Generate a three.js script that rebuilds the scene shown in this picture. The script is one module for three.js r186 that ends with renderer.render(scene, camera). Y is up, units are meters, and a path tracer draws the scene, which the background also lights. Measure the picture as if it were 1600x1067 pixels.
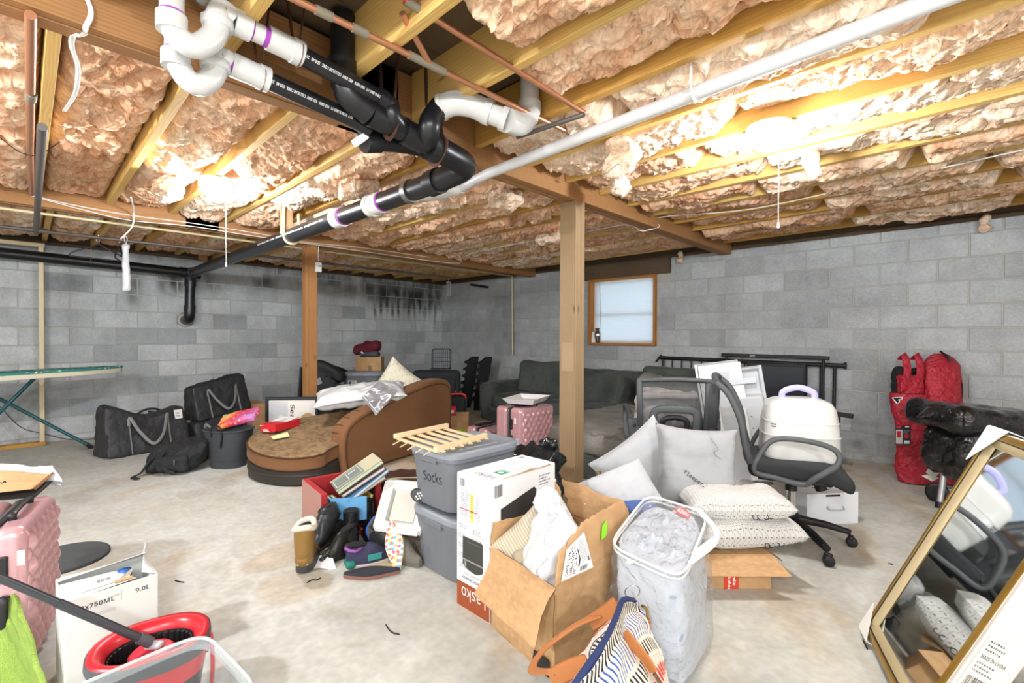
import * as THREE from 'three';
import { RoundedBoxGeometry } from 'three/addons/geometries/RoundedBoxGeometry.js';
import { mergeGeometries, mergeVertices } from 'three/addons/utils/BufferGeometryUtils.js';
import { ImprovedNoise } from 'three/addons/math/ImprovedNoise.js';

const scene = new THREE.Scene();
// camera: 16.6 mm lens, a little over one metre above the slab, looking into the far corner
const camera = new THREE.PerspectiveCamera(2 * Math.atan(533.5 / 737.7) * 180 / Math.PI, 1600 / 1067, 0.02, 60);
camera.position.set(0, 1.19, 0);
camera.rotation.set(-0.0098, -0.8018, 0.0033, 'YXZ');
const renderer = new THREE.WebGLRenderer({ antialias: true });
renderer.toneMapping = THREE.LinearToneMapping;
renderer.toneMappingExposure = 1.14;
renderer.shadowMap.enabled = true;
// overcast daylight outside the one small window
scene.background = new THREE.Color().setRGB(1.5, 1.95, 2.25);
// ceiling lamps, two in view and three unseen, placed to light walls and foreground: [x, y, z], candela
const LAMPS = [[[0.899,2.18,-3.635], 6.4], [[2.566,2.18,-0.718], 5.4], [[-1.3, 2.18, -2.1], 15], [[-1.2, 2.18, 0.5], 13], [[-0.4, 2.18, 2.0], 17]];
const LAMP_RGB = [0.93, 0.98, 1.05];

// ---------- helpers ----------
let seed = 7;
const rnd = () => { seed = (seed + 0x6D2B79F5) | 0; let t = Math.imul(seed ^ (seed >>> 15), 1 | seed); t = (t + Math.imul(t ^ (t >>> 7), 61 | t)) ^ t; return ((t ^ (t >>> 14)) >>> 0) / 4294967296; };
const rr = (a, b) => a + (b - a) * rnd();
const noise = new ImprovedNoise();
const N = (x, y = 0.37, z = 0.61) => noise.noise(x + 31.3, y + 17.7, z + 5.1);
const fbm = (x, y, z = 0, o = 4) => { let s = 0, a = 0.5, f = 1; for (let i = 0; i < o; i++) { s += a * N(x * f, y * f, z * f + i * 3.7); a *= 0.5; f *= 2.03; } return s; };
const clamp = (v, a = 0, b = 1) => Math.min(b, Math.max(a, v));
const sm = (a, b, x) => { const t = clamp((x - a) / (b - a)); return t * t * (3 - 2 * t); };
const lerp = (a, b, t) => a + (b - a) * t;
const mix3 = (a, b, t) => [lerp(a[0], b[0], t), lerp(a[1], b[1], t), lerp(a[2], b[2], t)];
const V = (a) => a.isVector3 ? a.clone() : new THREE.Vector3(a[0], a[1], a[2]);
const add = (a, b) => [a[0] + b[0], a[1] + b[1], a[2] + b[2]];
const PI = Math.PI;

const names = {};
const numbered = (n) => { const c = names[n] = (names[n] ?? -1) + 1; return c ? n + '_' + String(c).padStart(3, '0') : n; };
function thing(name, label, category, pos = [0, 0, 0], yaw = 0, group) {
  const o = new THREE.Group(); o.name = numbered(name); o.position.set(...pos); o.rotation.y = yaw;
  o.userData = { label, category }; if (group) o.userData.group = group; scene.add(o); return o;
}
function structure(name) { const o = new THREE.Group(); o.name = name; o.userData.kind = 'structure'; scene.add(o); return o; }
const unix = (g) => g.index ? g.toNonIndexed() : g;
const prep = (g) => { const h = g.index ? g.toNonIndexed() : g.clone(); for (const k of Object.keys(h.attributes)) if (!['position', 'normal', 'uv'].includes(k)) h.deleteAttribute(k); if (!h.attributes.uv) boxUV(h); h.morphAttributes = {}; return h; };
function boxUV(g, s = 1) {
  const p = g.attributes.position, n = g.attributes.normal, u = new Float32Array(p.count * 2);
  for (let i = 0; i < p.count; i++) {
    const a = Math.abs(n.getX(i)), b = Math.abs(n.getY(i)), c = Math.abs(n.getZ(i));
    const x = p.getX(i), y = p.getY(i), z = p.getZ(i);
    if (b >= a && b >= c) { u[2 * i] = x * s; u[2 * i + 1] = -z * s; } else if (a >= c) { u[2 * i] = z * s; u[2 * i + 1] = y * s; } else { u[2 * i] = x * s; u[2 * i + 1] = y * s; }
  }
  g.setAttribute('uv', new THREE.BufferAttribute(u, 2)); return g;
}
const join = (gs) => Array.isArray(gs) ? (gs.length > 1 ? mergeGeometries(gs.map(prep)) : gs[0]) : gs;
function part(parent, name, geo, material, label) {
  const m = new THREE.Mesh(join(geo), material); m.name = numbered(name); m.castShadow = m.receiveShadow = true;
  if (label) m.userData.label = label; parent.add(m); return m;
}
const each = (parent, name, list, material, label) => list.map((g) => part(parent, name, g, material, label));
const T = (g, p = [0, 0, 0], r = [0, 0, 0], s) => { if (s) g.scale(...s); if (r[0]) g.rotateX(r[0]); if (r[1]) g.rotateY(r[1]); if (r[2]) g.rotateZ(r[2]); return g.translate(...p); };
// boxes with softened edges, texture coordinates in metres
const box = (w, h, d, r = 0.004, seg = 1) => boxUV(r > 0 ? unix(new RoundedBoxGeometry(w, h, d, seg, Math.min(r, w / 2.01, h / 2.01, d / 2.01))) : new THREE.BoxGeometry(w, h, d).toNonIndexed());
const bx = (w, h, d, p, r = 0.004, rot) => T(box(w, h, d, r), p, rot);
// a straight square bar from a to b (w across, h along the up side)
function bar(a, b, w, h, r = 0.002, up = [0, 1, 0]) {
  const A = V(a), B = V(b), g = box(w, h, A.distanceTo(B), r), m = new THREE.Matrix4().lookAt(A, B, V(up)); m.setPosition(A.add(B).multiplyScalar(0.5)); return g.applyMatrix4(m);
}
// curve through points
const cr = (pts, n = 24, closed = false, tension = 0.5) => new THREE.CatmullRomCurve3(pts.map(V), closed, 'catmullrom', tension).getPoints(n);
// sweep a round, oval or flat section along points; radius: number, [rx, ry] or function of t
function sweep(pts, radius, rad = 10, { cap = true, up, power = 1, closed = false } = {}) {
  const P = pts.map(V), n = P.length, pos = [], idx = [], uv = []; let len = 0;
  const tan = (i) => { const a = closed ? P[(i + n - 1) % n] : P[Math.max(0, i - 1)], b = closed ? P[(i + 1) % n] : P[Math.min(n - 1, i + 1)]; return b.clone().sub(a).normalize(); };
  let nor = up ? V(up) : (Math.abs(tan(0).y) > 0.9 ? new THREE.Vector3(1, 0, 0) : new THREE.Vector3(0, 1, 0));
  for (let i = 0; i < n; i++) {
    const t = tan(i); if (up) nor = V(up); nor = nor.clone().sub(t.clone().multiplyScalar(nor.dot(t))).normalize();
    const bi = t.clone().cross(nor), f = n > 1 ? i / (n - 1) : 0, r = typeof radius === 'function' ? radius(f) : radius, [rx, ry] = Array.isArray(r) ? r : [r, r];
    if (i) len += P[i].distanceTo(P[i - 1]);
    for (let k = 0; k <= rad; k++) {
      const a = k / rad * 2 * PI, c = Math.cos(a), s = Math.sin(a), px = Math.sign(c) * Math.abs(c) ** power * rx, py = Math.sign(s) * Math.abs(s) ** power * ry;
      pos.push(P[i].x + bi.x * px + nor.x * py, P[i].y + bi.y * px + nor.y * py, P[i].z + bi.z * px + nor.z * py);
      uv.push(k / rad * (rx + ry) * PI, len);
    }
  }
  const w = rad + 1;
  for (let i = 0; i < n - (closed ? 0 : 1); i++) for (let k = 0; k < rad; k++) { const j = (i + 1) % n, a = i * w + k, b = j * w + k; idx.push(a, a + 1, b, a + 1, b + 1, b); }
  if (cap && !closed) for (const [i, flip] of [[0, 0], [n - 1, 1]]) {
    const c = pos.length / 3; pos.push(P[i].x, P[i].y, P[i].z); uv.push(0, 0); const s = pos.length / 3;
    for (let k = 0; k <= rad; k++) { const q = (i * w + k) * 3; pos.push(pos[q], pos[q + 1], pos[q + 2]); uv.push(0, 0); }
    for (let k = 0; k < rad; k++) flip ? idx.push(c, s + k, s + k + 1) : idx.push(c, s + k + 1, s + k);
  }
  const g = new THREE.BufferGeometry(); g.setAttribute('position', new THREE.Float32BufferAttribute(pos, 3)); g.setAttribute('uv', new THREE.Float32BufferAttribute(uv, 2)); g.setIndex(idx); g.computeVertexNormals();
  return seamNormals(g, n, w);
}
function seamNormals(g, n, w) { const q = g.attributes.normal; for (let i = 0; i < n; i++) { const a = i * w, b = a + w - 1, v = new THREE.Vector3(q.getX(a) + q.getX(b), q.getY(a) + q.getY(b), q.getZ(a) + q.getZ(b)).normalize(); q.setXYZ(a, v.x, v.y, v.z); q.setXYZ(b, v.x, v.y, v.z); } return g; }
const rod = (a, b, r, rad = 12) => sweep([a, b], r, rad);
const lathe = (pts, seg = 28) => new THREE.LatheGeometry(pts.map((p) => new THREE.Vector2(p[0], p[1])), seg);
const shape = (pts, holes = []) => { const s = new THREE.Shape(pts.map((p) => new THREE.Vector2(p[0], p[1]))); for (const h of holes) s.holes.push(new THREE.Path(h.map((p) => new THREE.Vector2(p[0], p[1])))); return s; };
const prism = (pts, depth, bevel = 0.002, holes, seg = 1) => boxUV(new THREE.ExtrudeGeometry(shape(pts, holes), { depth: depth - 2 * bevel, bevelEnabled: bevel > 0, bevelSize: bevel, bevelThickness: bevel, bevelOffset: -bevel, bevelSegments: seg, curveSegments: 8 }).translate(0, 0, bevel));
const rrect = (w, h, r, n = 5, x = 0, y = 0) => { const o = []; for (const [cx, cy, a] of [[w / 2 - r, h / 2 - r, 0], [-w / 2 + r, h / 2 - r, 1], [-w / 2 + r, -h / 2 + r, 2], [w / 2 - r, -h / 2 + r, 3]]) for (let i = 0; i <= n; i++) { const t = (a + i / n) * PI / 2; o.push([x + cx + r * Math.cos(t), y + cy + r * Math.sin(t)]); } return o; };
// parametric sheet with thickness th (0: one surface)
function sheet(fn, nu, nv, th = 0.003, uvScale = 1) {
  const W = nu + 1, pos = [], uv = [], idx = []; const P = [];
  for (let j = 0; j <= nv; j++) for (let i = 0; i <= nu; i++) { const q = fn(i / nu, j / nv); P.push(q); pos.push(...q.slice(0, 3)); uv.push(q.length > 3 ? q[3] : i / nu * uvScale, q.length > 3 ? q[4] : j / nv * uvScale); }
  for (let j = 0; j < nv; j++) for (let i = 0; i < nu; i++) { const a = j * W + i; idx.push(a, a + 1, a + W, a + 1, a + W + 1, a + W); }
  let g = new THREE.BufferGeometry(); g.setAttribute('position', new THREE.Float32BufferAttribute(pos, 3)); g.setAttribute('uv', new THREE.Float32BufferAttribute(uv, 2)); g.setIndex(idx); g.computeVertexNormals();
  if (!th) return g;
  const n = g.attributes.normal, m = P.length, p2 = pos.slice(), u2 = uv.slice(), i2 = idx.slice();
  for (let k = 0; k < m; k++) { p2.push(pos[3 * k] - n.getX(k) * th, pos[3 * k + 1] - n.getY(k) * th, pos[3 * k + 2] - n.getZ(k) * th); u2.push(uv[2 * k], uv[2 * k + 1]); }
  for (let k = 0; k < idx.length; k += 3) i2.push(idx[k] + m, idx[k + 2] + m, idx[k + 1] + m);
  const rim = []; for (let i = 0; i < nu; i++) rim.push([i + 1, i]); for (let j = 0; j < nv; j++) rim.push([j * W, (j + 1) * W]); for (let i = 0; i < nu; i++) rim.push([nv * W + i, nv * W + i + 1]); for (let j = 0; j < nv; j++) rim.push([(j + 1) * W + nu, j * W + nu]);
  for (const [a, b] of rim) i2.push(a, b, a + m, b, b + m, a + m);
  g = new THREE.BufferGeometry(); g.setAttribute('position', new THREE.Float32BufferAttribute(p2, 3)); g.setAttribute('uv', new THREE.Float32BufferAttribute(u2, 2)); g.setIndex(i2); g.computeVertexNormals(); return g;
}
// flat panel through four corners a b c d, with thickness
const panel = (a, b, c, d, th = 0.004, nu = 1, nv = 1, warp) => sheet((u, v) => { const q = mix3(mix3(a, b, u), mix3(d, c, u), v); if (warp) { const w = warp(u, v); q[0] += w[0]; q[1] += w[1]; q[2] += w[2]; } return [...q, u, v]; }, nu, nv, th);
// rounded, lumpy box (cushions, bags); f(p, n) may move each vertex
function soft(w, h, d, r, seg = 0.02, amp = 0, freq = 6, sd = 0, f) {
  const g0 = new THREE.BoxGeometry(w, h, d, Math.max(2, Math.round(w / seg)), Math.max(2, Math.round(h / seg)), Math.max(2, Math.round(d / seg))); g0.deleteAttribute('uv'); g0.deleteAttribute('normal');
  const g = mergeVertices(g0, 1e-5), p = g.attributes.position, q = new THREE.Vector3(), c = new THREE.Vector3();
  for (let i = 0; i < p.count; i++) {
    q.fromBufferAttribute(p, i); c.set(clamp(q.x, -w / 2 + r, w / 2 - r), clamp(q.y, -h / 2 + r, h / 2 - r), clamp(q.z, -d / 2 + r, d / 2 - r));
    const n = q.clone().sub(c); if (n.lengthSq() > 1e-12) n.normalize(); else n.set(0, 1, 0);
    q.copy(c).addScaledVector(n, r);
    if (amp) q.addScaledVector(n, amp * fbm(q.x * freq + sd, q.y * freq, q.z * freq, 3) * 2);
    if (f) f(q, n); p.setXYZ(i, q.x, q.y, q.z);
  }
  g.computeVertexNormals(); return boxUV(g.toNonIndexed());
}
// pillow lying in the xz plane, centred, with pinched corners
function pillow(w, d, t, { pinch = 0.1, amp = 0.012, freq = 7, sd = 0, n = 28, pow = 0.55, f, ripple = 0.5 } = {}) {
  const side = (s) => sheet((a, b) => {
    const u = a * 2 - 1, v = b * 2 - 1, e = Math.max(0, (1 - u ** 4) * (1 - v ** 4));
    let x = w / 2 * u * (1 - pinch * (1 - v * v) * u * u), z = d / 2 * v * (1 - pinch * (1 - u * u) * v * v);
    const edge = Math.exp(-e * 3), wr = ripple * amp * edge * e ** 0.3 * Math.sin((Math.abs(u) > Math.abs(v) ? v : u) * 34 + sd);
    let y = s * (t / 2 * e ** pow + (amp * fbm(x * freq + sd, z * freq, s + sd, 3) * 2 + wr) * Math.min(1, e * 4));
    const q = [x, y, z]; if (f) f(q, u, v, s); return [...q, a * w, b * d];
  }, n, n, 0);
  const b = side(-1); b.index.array.reverse(); b.computeVertexNormals(); return mergeGeometries([prep(side(1)), prep(b)]);
}
// loft through closed rings of equal count
function loft(rings, cap = true) {
  const w = rings[0].length + 1, pos = [], uv = [], idx = []; let len = 0;
  rings.forEach((R, i) => { if (i) len += Math.hypot(...[0, 1, 2].map((k) => R[0][k] - rings[i - 1][0][k])); let c = 0; for (let k = 0; k < w; k++) { const q = R[k % (w - 1)]; if (k) { const o = R[k - 1]; c += Math.hypot(q[0] - o[0], q[1] - o[1], q[2] - o[2]); } pos.push(...q); uv.push(c, len); } });
  for (let i = 0; i < rings.length - 1; i++) for (let k = 0; k < w - 1; k++) { const a = i * w + k, b = a + w; idx.push(a, b, a + 1, a + 1, b, b + 1); }
  const n = rings.length;
  if (cap) for (const [i, flip] of [[0, 0], [n - 1, 1]]) { const R = rings[i], c = pos.length / 3; pos.push(...[0, 1, 2].map((k) => R.reduce((s, q) => s + q[k], 0) / R.length)); uv.push(0, 0); const s = pos.length / 3; R.forEach((q) => { pos.push(...q); uv.push(q[0], q[2]); }); for (let k = 0; k < R.length; k++) flip ? idx.push(c, s + (k + 1) % R.length, s + k) : idx.push(c, s + k, s + (k + 1) % R.length); }
  const g = new THREE.BufferGeometry(); g.setAttribute('position', new THREE.Float32BufferAttribute(pos, 3)); g.setAttribute('uv', new THREE.Float32BufferAttribute(uv, 2)); g.setIndex(idx); g.computeVertexNormals(); return seamNormals(g, n, w);
}
const ring = (cx, y, cz, rx, rz, n = 20, pw = 1, rot = 0) => Array.from({ length: n }, (_, k) => { const a = -k / n * 2 * PI, c = Math.cos(a), s = Math.sin(a), x = Math.sign(c) * Math.abs(c) ** pw * rx, z = Math.sign(s) * Math.abs(s) ** pw * rz; return [cx + x * Math.cos(rot) + z * Math.sin(rot), y, cz - x * Math.sin(rot) + z * Math.cos(rot)]; });

// ---------- textures ----------
function pix(w, h, fn, srgb = true) {
  const d = new Uint8Array(w * h * 4); let k = 0;
  for (let y = 0; y < h; y++) for (let x = 0; x < w; x++) { const c = fn(x / w, y / h, x, y); if (typeof c === 'number') { d[k] = d[k + 1] = d[k + 2] = clamp(c, 0, 255); } else { d[k] = clamp(c[0], 0, 255); d[k + 1] = clamp(c[1], 0, 255); d[k + 2] = clamp(c[2], 0, 255); } d[k + 3] = 255; k += 4; }
  const t = new THREE.DataTexture(d, w, h); t.magFilter = t.minFilter = THREE.LinearFilter; t.wrapS = t.wrapT = THREE.RepeatWrapping; if (srgb) t.colorSpace = THREE.SRGBColorSpace; t.needsUpdate = true; return t;
}
const rep = (t, sx, sy = sx, ox = 0, oy = 0) => { const c = t.clone(); c.repeat.set(sx, sy); c.offset.set(ox, oy); c.needsUpdate = true; return c; };
function paint(w, h, draw) { const c = document.createElement('canvas'); c.width = w; c.height = h; const g = c.getContext('2d'); draw(g, w, h); const t = new THREE.CanvasTexture(c); t.colorSpace = THREE.SRGBColorSpace; t.magFilter = THREE.LinearFilter; return t; }
// fit one print to a face laid out 0..1
const mat = (color, roughness = 0.8, o = {}) => { const { phys, ...p } = o; const m = phys || p.clearcoat || p.transmission || p.sheen ? new THREE.MeshPhysicalMaterial({ color, roughness, ...p }) : new THREE.MeshStandardMaterial({ color, roughness, ...p }); return m; };
// tileable value noise for bump and grain
const tn = (u, v, f, s = 0, o = 4) => { let r = 0, a = 0.5; for (let i = 0; i < o; i++) { const X = u * f, Y = v * f, x0 = Math.floor(X), y0 = Math.floor(Y), h = (i2, j) => { let q = Math.imul(((i2 % f) + f) % f + 1 + s * 131, 374761393) ^ Math.imul(((j % f) + f) % f + 7 + i * 57, 668265263); q = Math.imul(q ^ (q >>> 13), 1274126177); return ((q ^ (q >>> 16)) >>> 0) / 4294967296; }; const fx = X - x0, fy = Y - y0, ux = fx * fx * (3 - 2 * fx), uy = fy * fy * (3 - 2 * fy); r += a * (lerp(lerp(h(x0, y0), h(x0 + 1, y0), ux), lerp(h(x0, y0 + 1), h(x0 + 1, y0 + 1), ux), uy) - 0.5); a *= 0.5; f *= 2; } return r; };
const grain = pix(256, 256, (u, v) => 128 + 255 * tn(u, v, 32, 1, 3), false);
const cloudy = pix(256, 256, (u, v) => 128 + 230 * tn(u, v, 6, 2, 5), false);
const weave = pix(128, 128, (u, v, x, y) => 128 + 60 * Math.sin(u * 2 * PI * 32) * (((y >> 1) & 1) ? 1 : -1) + 40 * Math.sin(v * 2 * PI * 32) + 60 * tn(u, v, 64, 3, 2), false);
const blockGrain = pix(512, 512, (u, v) => { const a = tn(u, v, 128, 4, 2), b = tn(u, v, 24, 5, 3); return 150 + 120 * a + 70 * b - (a < -0.32 ? 90 : 0); }, false);
const woodTex = (a, b, c, s) => pix(512, 512, (u, v) => { const w = tn(u, v, 3, s, 3) * 0.5, g = Math.sin((u * 11 + w * 5 + tn(u, v, 2, s + 3, 2) * 2) * 2 * PI), f = tn(u * 8 % 1, v, 16, s + 1, 3), kx = 0.5 + 0.32 * Math.sin(s * 3), k = Math.exp(-((((u - kx) * 9) ** 2) + (((v - 0.4) * 24) ** 2)) * 4); return mix3(mix3(a, b, clamp(0.5 + 0.42 * g * (0.6 + w) + f * 0.9)), c, clamp(sm(0.1, 0.42, w + f * 0.5) * 0.6 + k)); });
const woodPine = woodTex([222, 186, 112], [198, 156, 84], [150, 108, 54], 11), woodBrown = woodTex([178, 152, 120], [150, 124, 94], [96, 78, 60], 12), woodPale = woodTex([232, 216, 184], [216, 196, 158], [188, 162, 122], 13), woodDark = woodTex([104, 84, 60], [78, 62, 44], [48, 40, 32], 14);
// lumber: uv with v along the grain axis (0 x, 1 y, 2 z), in metres, shifted so that no two boards match
const wood = (t, tint = 0xffffff, o = {}) => { const m = rep(t, 7, 0.8); return mat(tint, 0.75, { map: m, bumpMap: m, bumpScale: 0.0008, ...o }); };
function alongUV(g, axis, ou = rnd() * 3, ov = rnd() * 3) {
  const p = g.attributes.position, n = g.attributes.normal, u = new Float32Array(p.count * 2), o = [0, 1, 2].filter((k) => k !== axis);
  for (let i = 0; i < p.count; i++) { const q = [p.getX(i), p.getY(i), p.getZ(i)], m = [n.getX(i), n.getY(i), n.getZ(i)].map(Math.abs); const k = m[o[0]] > m[o[1]] ? o[1] : o[0]; u[2 * i] = q[k] + ou + (k === o[0] ? 0 : 0.37); u[2 * i + 1] = q[axis] + ov; }
  g.setAttribute('uv', new THREE.BufferAttribute(u, 2)); return g;
}
const board = (w, h, d, p, axis, r = 0.003, rot) => T(alongUV(box(w, h, d, r), axis), p, rot);

// ---------- materials shared by many things ----------
const M = {
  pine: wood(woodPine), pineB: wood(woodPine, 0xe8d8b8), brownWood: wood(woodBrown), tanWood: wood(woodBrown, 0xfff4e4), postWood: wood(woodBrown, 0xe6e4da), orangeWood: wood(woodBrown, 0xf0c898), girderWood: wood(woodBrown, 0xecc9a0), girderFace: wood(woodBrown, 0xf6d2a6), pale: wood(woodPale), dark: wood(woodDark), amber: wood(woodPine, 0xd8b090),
  pvc: mat(0xcccbc7, 0.32), purple: mat(0x9a3fa6, 0.6), blackPipe: mat(0x16171a, 0.34), steel: mat(0x8d8d8a, 0.4, { metalness: 0.9 }), rust: mat(0x5b3a2c, 0.8, { metalness: 0.3 }), galv: mat(0x6b6560, 0.55, { metalness: 0.6 }),
  copper: mat(0xc98f6c, 0.38, { metalness: 0.75 }), solder: mat(0x7a7260, 0.6), cream: mat(0xd8c79a, 0.5), wire: mat(0xe9e6dd, 0.5), blackWire: mat(0x181818, 0.6), white: mat(0xe9e9e6, 0.5), whitePaper: mat(0xeeeeea, 0.85),
  black: mat(0x121214, 0.5), blackMatte: mat(0x161617, 0.85), blackGloss: mat(0x0d0d0f, 0.12), chrome: mat(0xcfcfcf, 0.15, { metalness: 1 }), brass: mat(0xc9a85c, 0.3, { metalness: 1 }),
};
const cardTex = pix(512, 512, (u, v) => { const n = tn(u, v, 8, 21, 5) * 34, f = Math.sin(u * 2 * PI * 90) * 1.5; return [190 + n + f, 152 + n + f, 108 + n * 0.9 + f]; });
M.card = mat(0xffffff, 0.9, { map: rep(cardTex, 2) }); M.cardIn = mat(0xe9dcc8, 0.9, { map: rep(cardTex, 2) });

// ---------- the setting: slab, block walls, window, ceiling ----------
const JOINT = 0.2032, LEN = 0.4064, XR = 5.658, ZL = -7.354, TOP = 2.197, X0 = -2.6, Z1 = 3.0;
{
  const f = structure('floor'), W = 8.6, D = 10.8;
  const tex = pix(1536, 1920, (u, v) => {
    const x = u * W, z = v * D, a = fbm(x * 0.55, z * 0.55, 1, 4), b = fbm(x * 2.2, z * 1.6, 2, 4), c = fbm(x * 9, z * 9, 3, 3), d = fbm(x * 34, z * 30, 4, 2), st = fbm(x * 1.1 + z * 0.8, z * 2.6 - x * 1.6, 6, 4);
    let q = mix3([184, 184, 174], [204, 205, 199], clamp(0.5 + a * 1.3 + b * 0.7));
    q = mix3(q, [184, 164, 134], 0.6 * sm(0.03, 0.34, st) * sm(-0.1, 0.3, a + 0.22)); q = mix3(q, [146, 140, 124], 0.4 * sm(0.12, 0.4, b + c * 0.35)); q = mix3(q, [218, 217, 211], 0.5 * sm(0.1, 0.42, -b - c * 0.3));
    { const tw = sm(1.2, 3.0, x - 2.65) * sm(-4.5, -2.5, z - 7.6); q = mix3(q, [206, 184, 150], tw * clamp(0.42 + st * 1.6 + c * 0.6, 0, 0.75)); }
    for (const [px, pz, pw, ph, k2] of [[3.0, -0.42, 0.26, 0.2, 1], [2.75, -0.1, 0.5, 0.3, 0.5], [1.0, -1.75, 0.3, 0.16, 0.5], [3.9, -0.6, 0.5, 0.22, 0.7], [0.9, -2.1, 0.2, 0.2, 0.4]]) { const dd = Math.hypot((x - 2.65 - px) / pw, (z - 7.6 - pz) / ph) + b * 0.9; q = mix3(q, [198, 164, 120], 0.55 * k2 * sm(1, 0.75, dd)); q = mix3(q, [222, 219, 210], 0.5 * k2 * sm(0.2, 0, Math.abs(dd - 1.05))); }
    const s = 1 + c * 0.12 + d * 0.12; return [q[0] * s, q[1] * s, q[2] * s];
  });
  tex.repeat.set(1 / W, 1 / D);
  const g = new THREE.BoxGeometry(W, 0.16, D).toNonIndexed(); boxUV(g); const p = g.attributes.uv; for (let i = 0; i < p.count; i++) p.setXY(i, p.getX(i) + W / 2, p.getY(i) + D / 2);
  part(f, 'concrete_slab', T(g, [1.65, -0.08, -2.2]), mat(0xffffff, 0.78, { map: tex, bumpMap: rep(cloudy, 1.6), bumpScale: 0.0025 }));
}
// concrete block walls: every block a mesh of its own, proud of a mortar bed
const wallTex = (L, stains) => pix(1536, 512, (u, v) => {
  const x = u * L, y = v * 2.4, a = fbm(x * 0.9, y * 1.4, 11, 4), b = fbm(x * 6, y * 6, 12, 3), c = tn(u * 8 % 1, v * 3 % 1, 96, 6, 2);
  let g = 196 + a * 34 + b * 22 + c * 40; let q = [g * 0.985, g * 1.0, g * 1.005];
  if (stains) { for (const [sx, sy, sw, sh, k] of stains) { const e = Math.exp(-(((x - sx) / sw) ** 2) - (((y - sy) / sh) ** 2)) * k * (0.75 + fbm(x * 7, y * 3, 14, 3) * 1.6); q = k > 0 ? mix3(q, [44, 44, 40], clamp(e)) : mix3(q, [236, 236, 230], clamp(-e)); } }
  return q;
});
const stainL = [[3.2, 2.2, 3.4, 0.2, 0.35], [4.75, 1.93, 0.95, 0.2, 0.75], [3.3, 2.02, 0.5, 0.14, 0.5], [1.35, 1.86, 0.16, 0.16, 0.75], [0.95, 1.78, 0.1, 0.2, 0.55], [1.75, 1.88, 0.22, 0.12, 0.5], [5.5, 2.05, 0.25, 0.2, 0.6], [2.4, 1.97, 0.25, 0.1, 0.4], [3.35, 1.95, 0.22, 0.07, -0.55], [2.75, 1.98, 0.16, 0.06, -0.5], [0.3, 1.8, 0.25, 0.12, 0.25]];
for (let i = 0; i < 12; i++) stainL.push([4.2 + i * 0.115, 1.62 + (i * 37 % 11) * 0.016, 0.028, 0.11 + (i % 3) * 0.03, 0.85]);
const blockGeo = new Map(), bMats = {};
function blockWall(name, L, along, blocks, tex) {
  const w = structure(name); tex.repeat.set(1 / L, 1 / 2.4);
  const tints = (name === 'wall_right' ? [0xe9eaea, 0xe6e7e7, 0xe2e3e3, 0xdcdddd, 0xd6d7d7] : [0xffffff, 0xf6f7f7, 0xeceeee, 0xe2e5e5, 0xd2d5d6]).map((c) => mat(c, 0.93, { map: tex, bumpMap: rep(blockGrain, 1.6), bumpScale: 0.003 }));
  for (const [s, e, y0, y1] of blocks) {
    const bw = e - s - 0.009, bh = y1 - y0 - 0.009, o = rr(-0.0012, 0.0022), g = unix(new RoundedBoxGeometry(bw, bh, 0.05, 1, 0.005)); boxUV(g);
    const cx = (s + e) / 2, cy = (y0 + y1) / 2, p = g.attributes.uv; for (let i = 0; i < p.count; i++) p.setXY(i, p.getX(i) + cx, p.getY(i) + cy);
    const t = rnd(), m = part(w, 'block', g, tints[t < 0.3 ? 0 : t < 0.55 ? 1 : t < 0.78 ? 2 : t < 0.93 ? 3 : 4]);
    along(m, cx, cy, -0.025 + o + 0.004);
  }
  return w;
}
const courses = []; for (let k = -7; k <= 4; k++) courses.push([k, Math.max(0, 1.282 + k * JOINT), Math.min(TOP, 1.282 + (k + 1) * JOINT)]);
const mortar = mat(0xb4b1a8, 0.95, { bumpMap: rep(blockGrain, 2), bumpScale: 0.003 });
{ // left wall runs along x; s measured from x = -2.6
  const list = []; for (const [k, a, b] of courses) for (let j = -8; j < 14; j++) { let s = 0.363 + j * LEN + (k % 2 === 0 ? LEN / 2 : 0), e = s + LEN; s = Math.max(s, -0.9); e = Math.min(e, XR); if (e - s > 0.05) list.push([s, e, a, b]); }
  const w = blockWall('wall_left', 6.6, (m, cx, cy, o) => m.position.set(cx, cy, ZL + o), list, wallTex(6.6, stainL));
  part(w, 'mortar_bed', bx(XR - X0 + 0.2, 2.19, 0.2, [(XR + X0) / 2, 1.095, ZL - 0.102], 0), mortar); part(w, 'sill_plate', board(XR - X0 + 0.2, 0.038, 0.14, [(XR + X0) / 2, 2.212, ZL - 0.085], 0), M.dark); part(w, 'rim_board', board(XR - X0 + 0.2, 0.27, 0.04, [(XR + X0) / 2, 2.366, ZL - 0.1], 0), M.dark);
}
const WIN = { z0: -3.913, z1: -2.886, y0: 1.08, y1: 2.0 };
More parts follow.
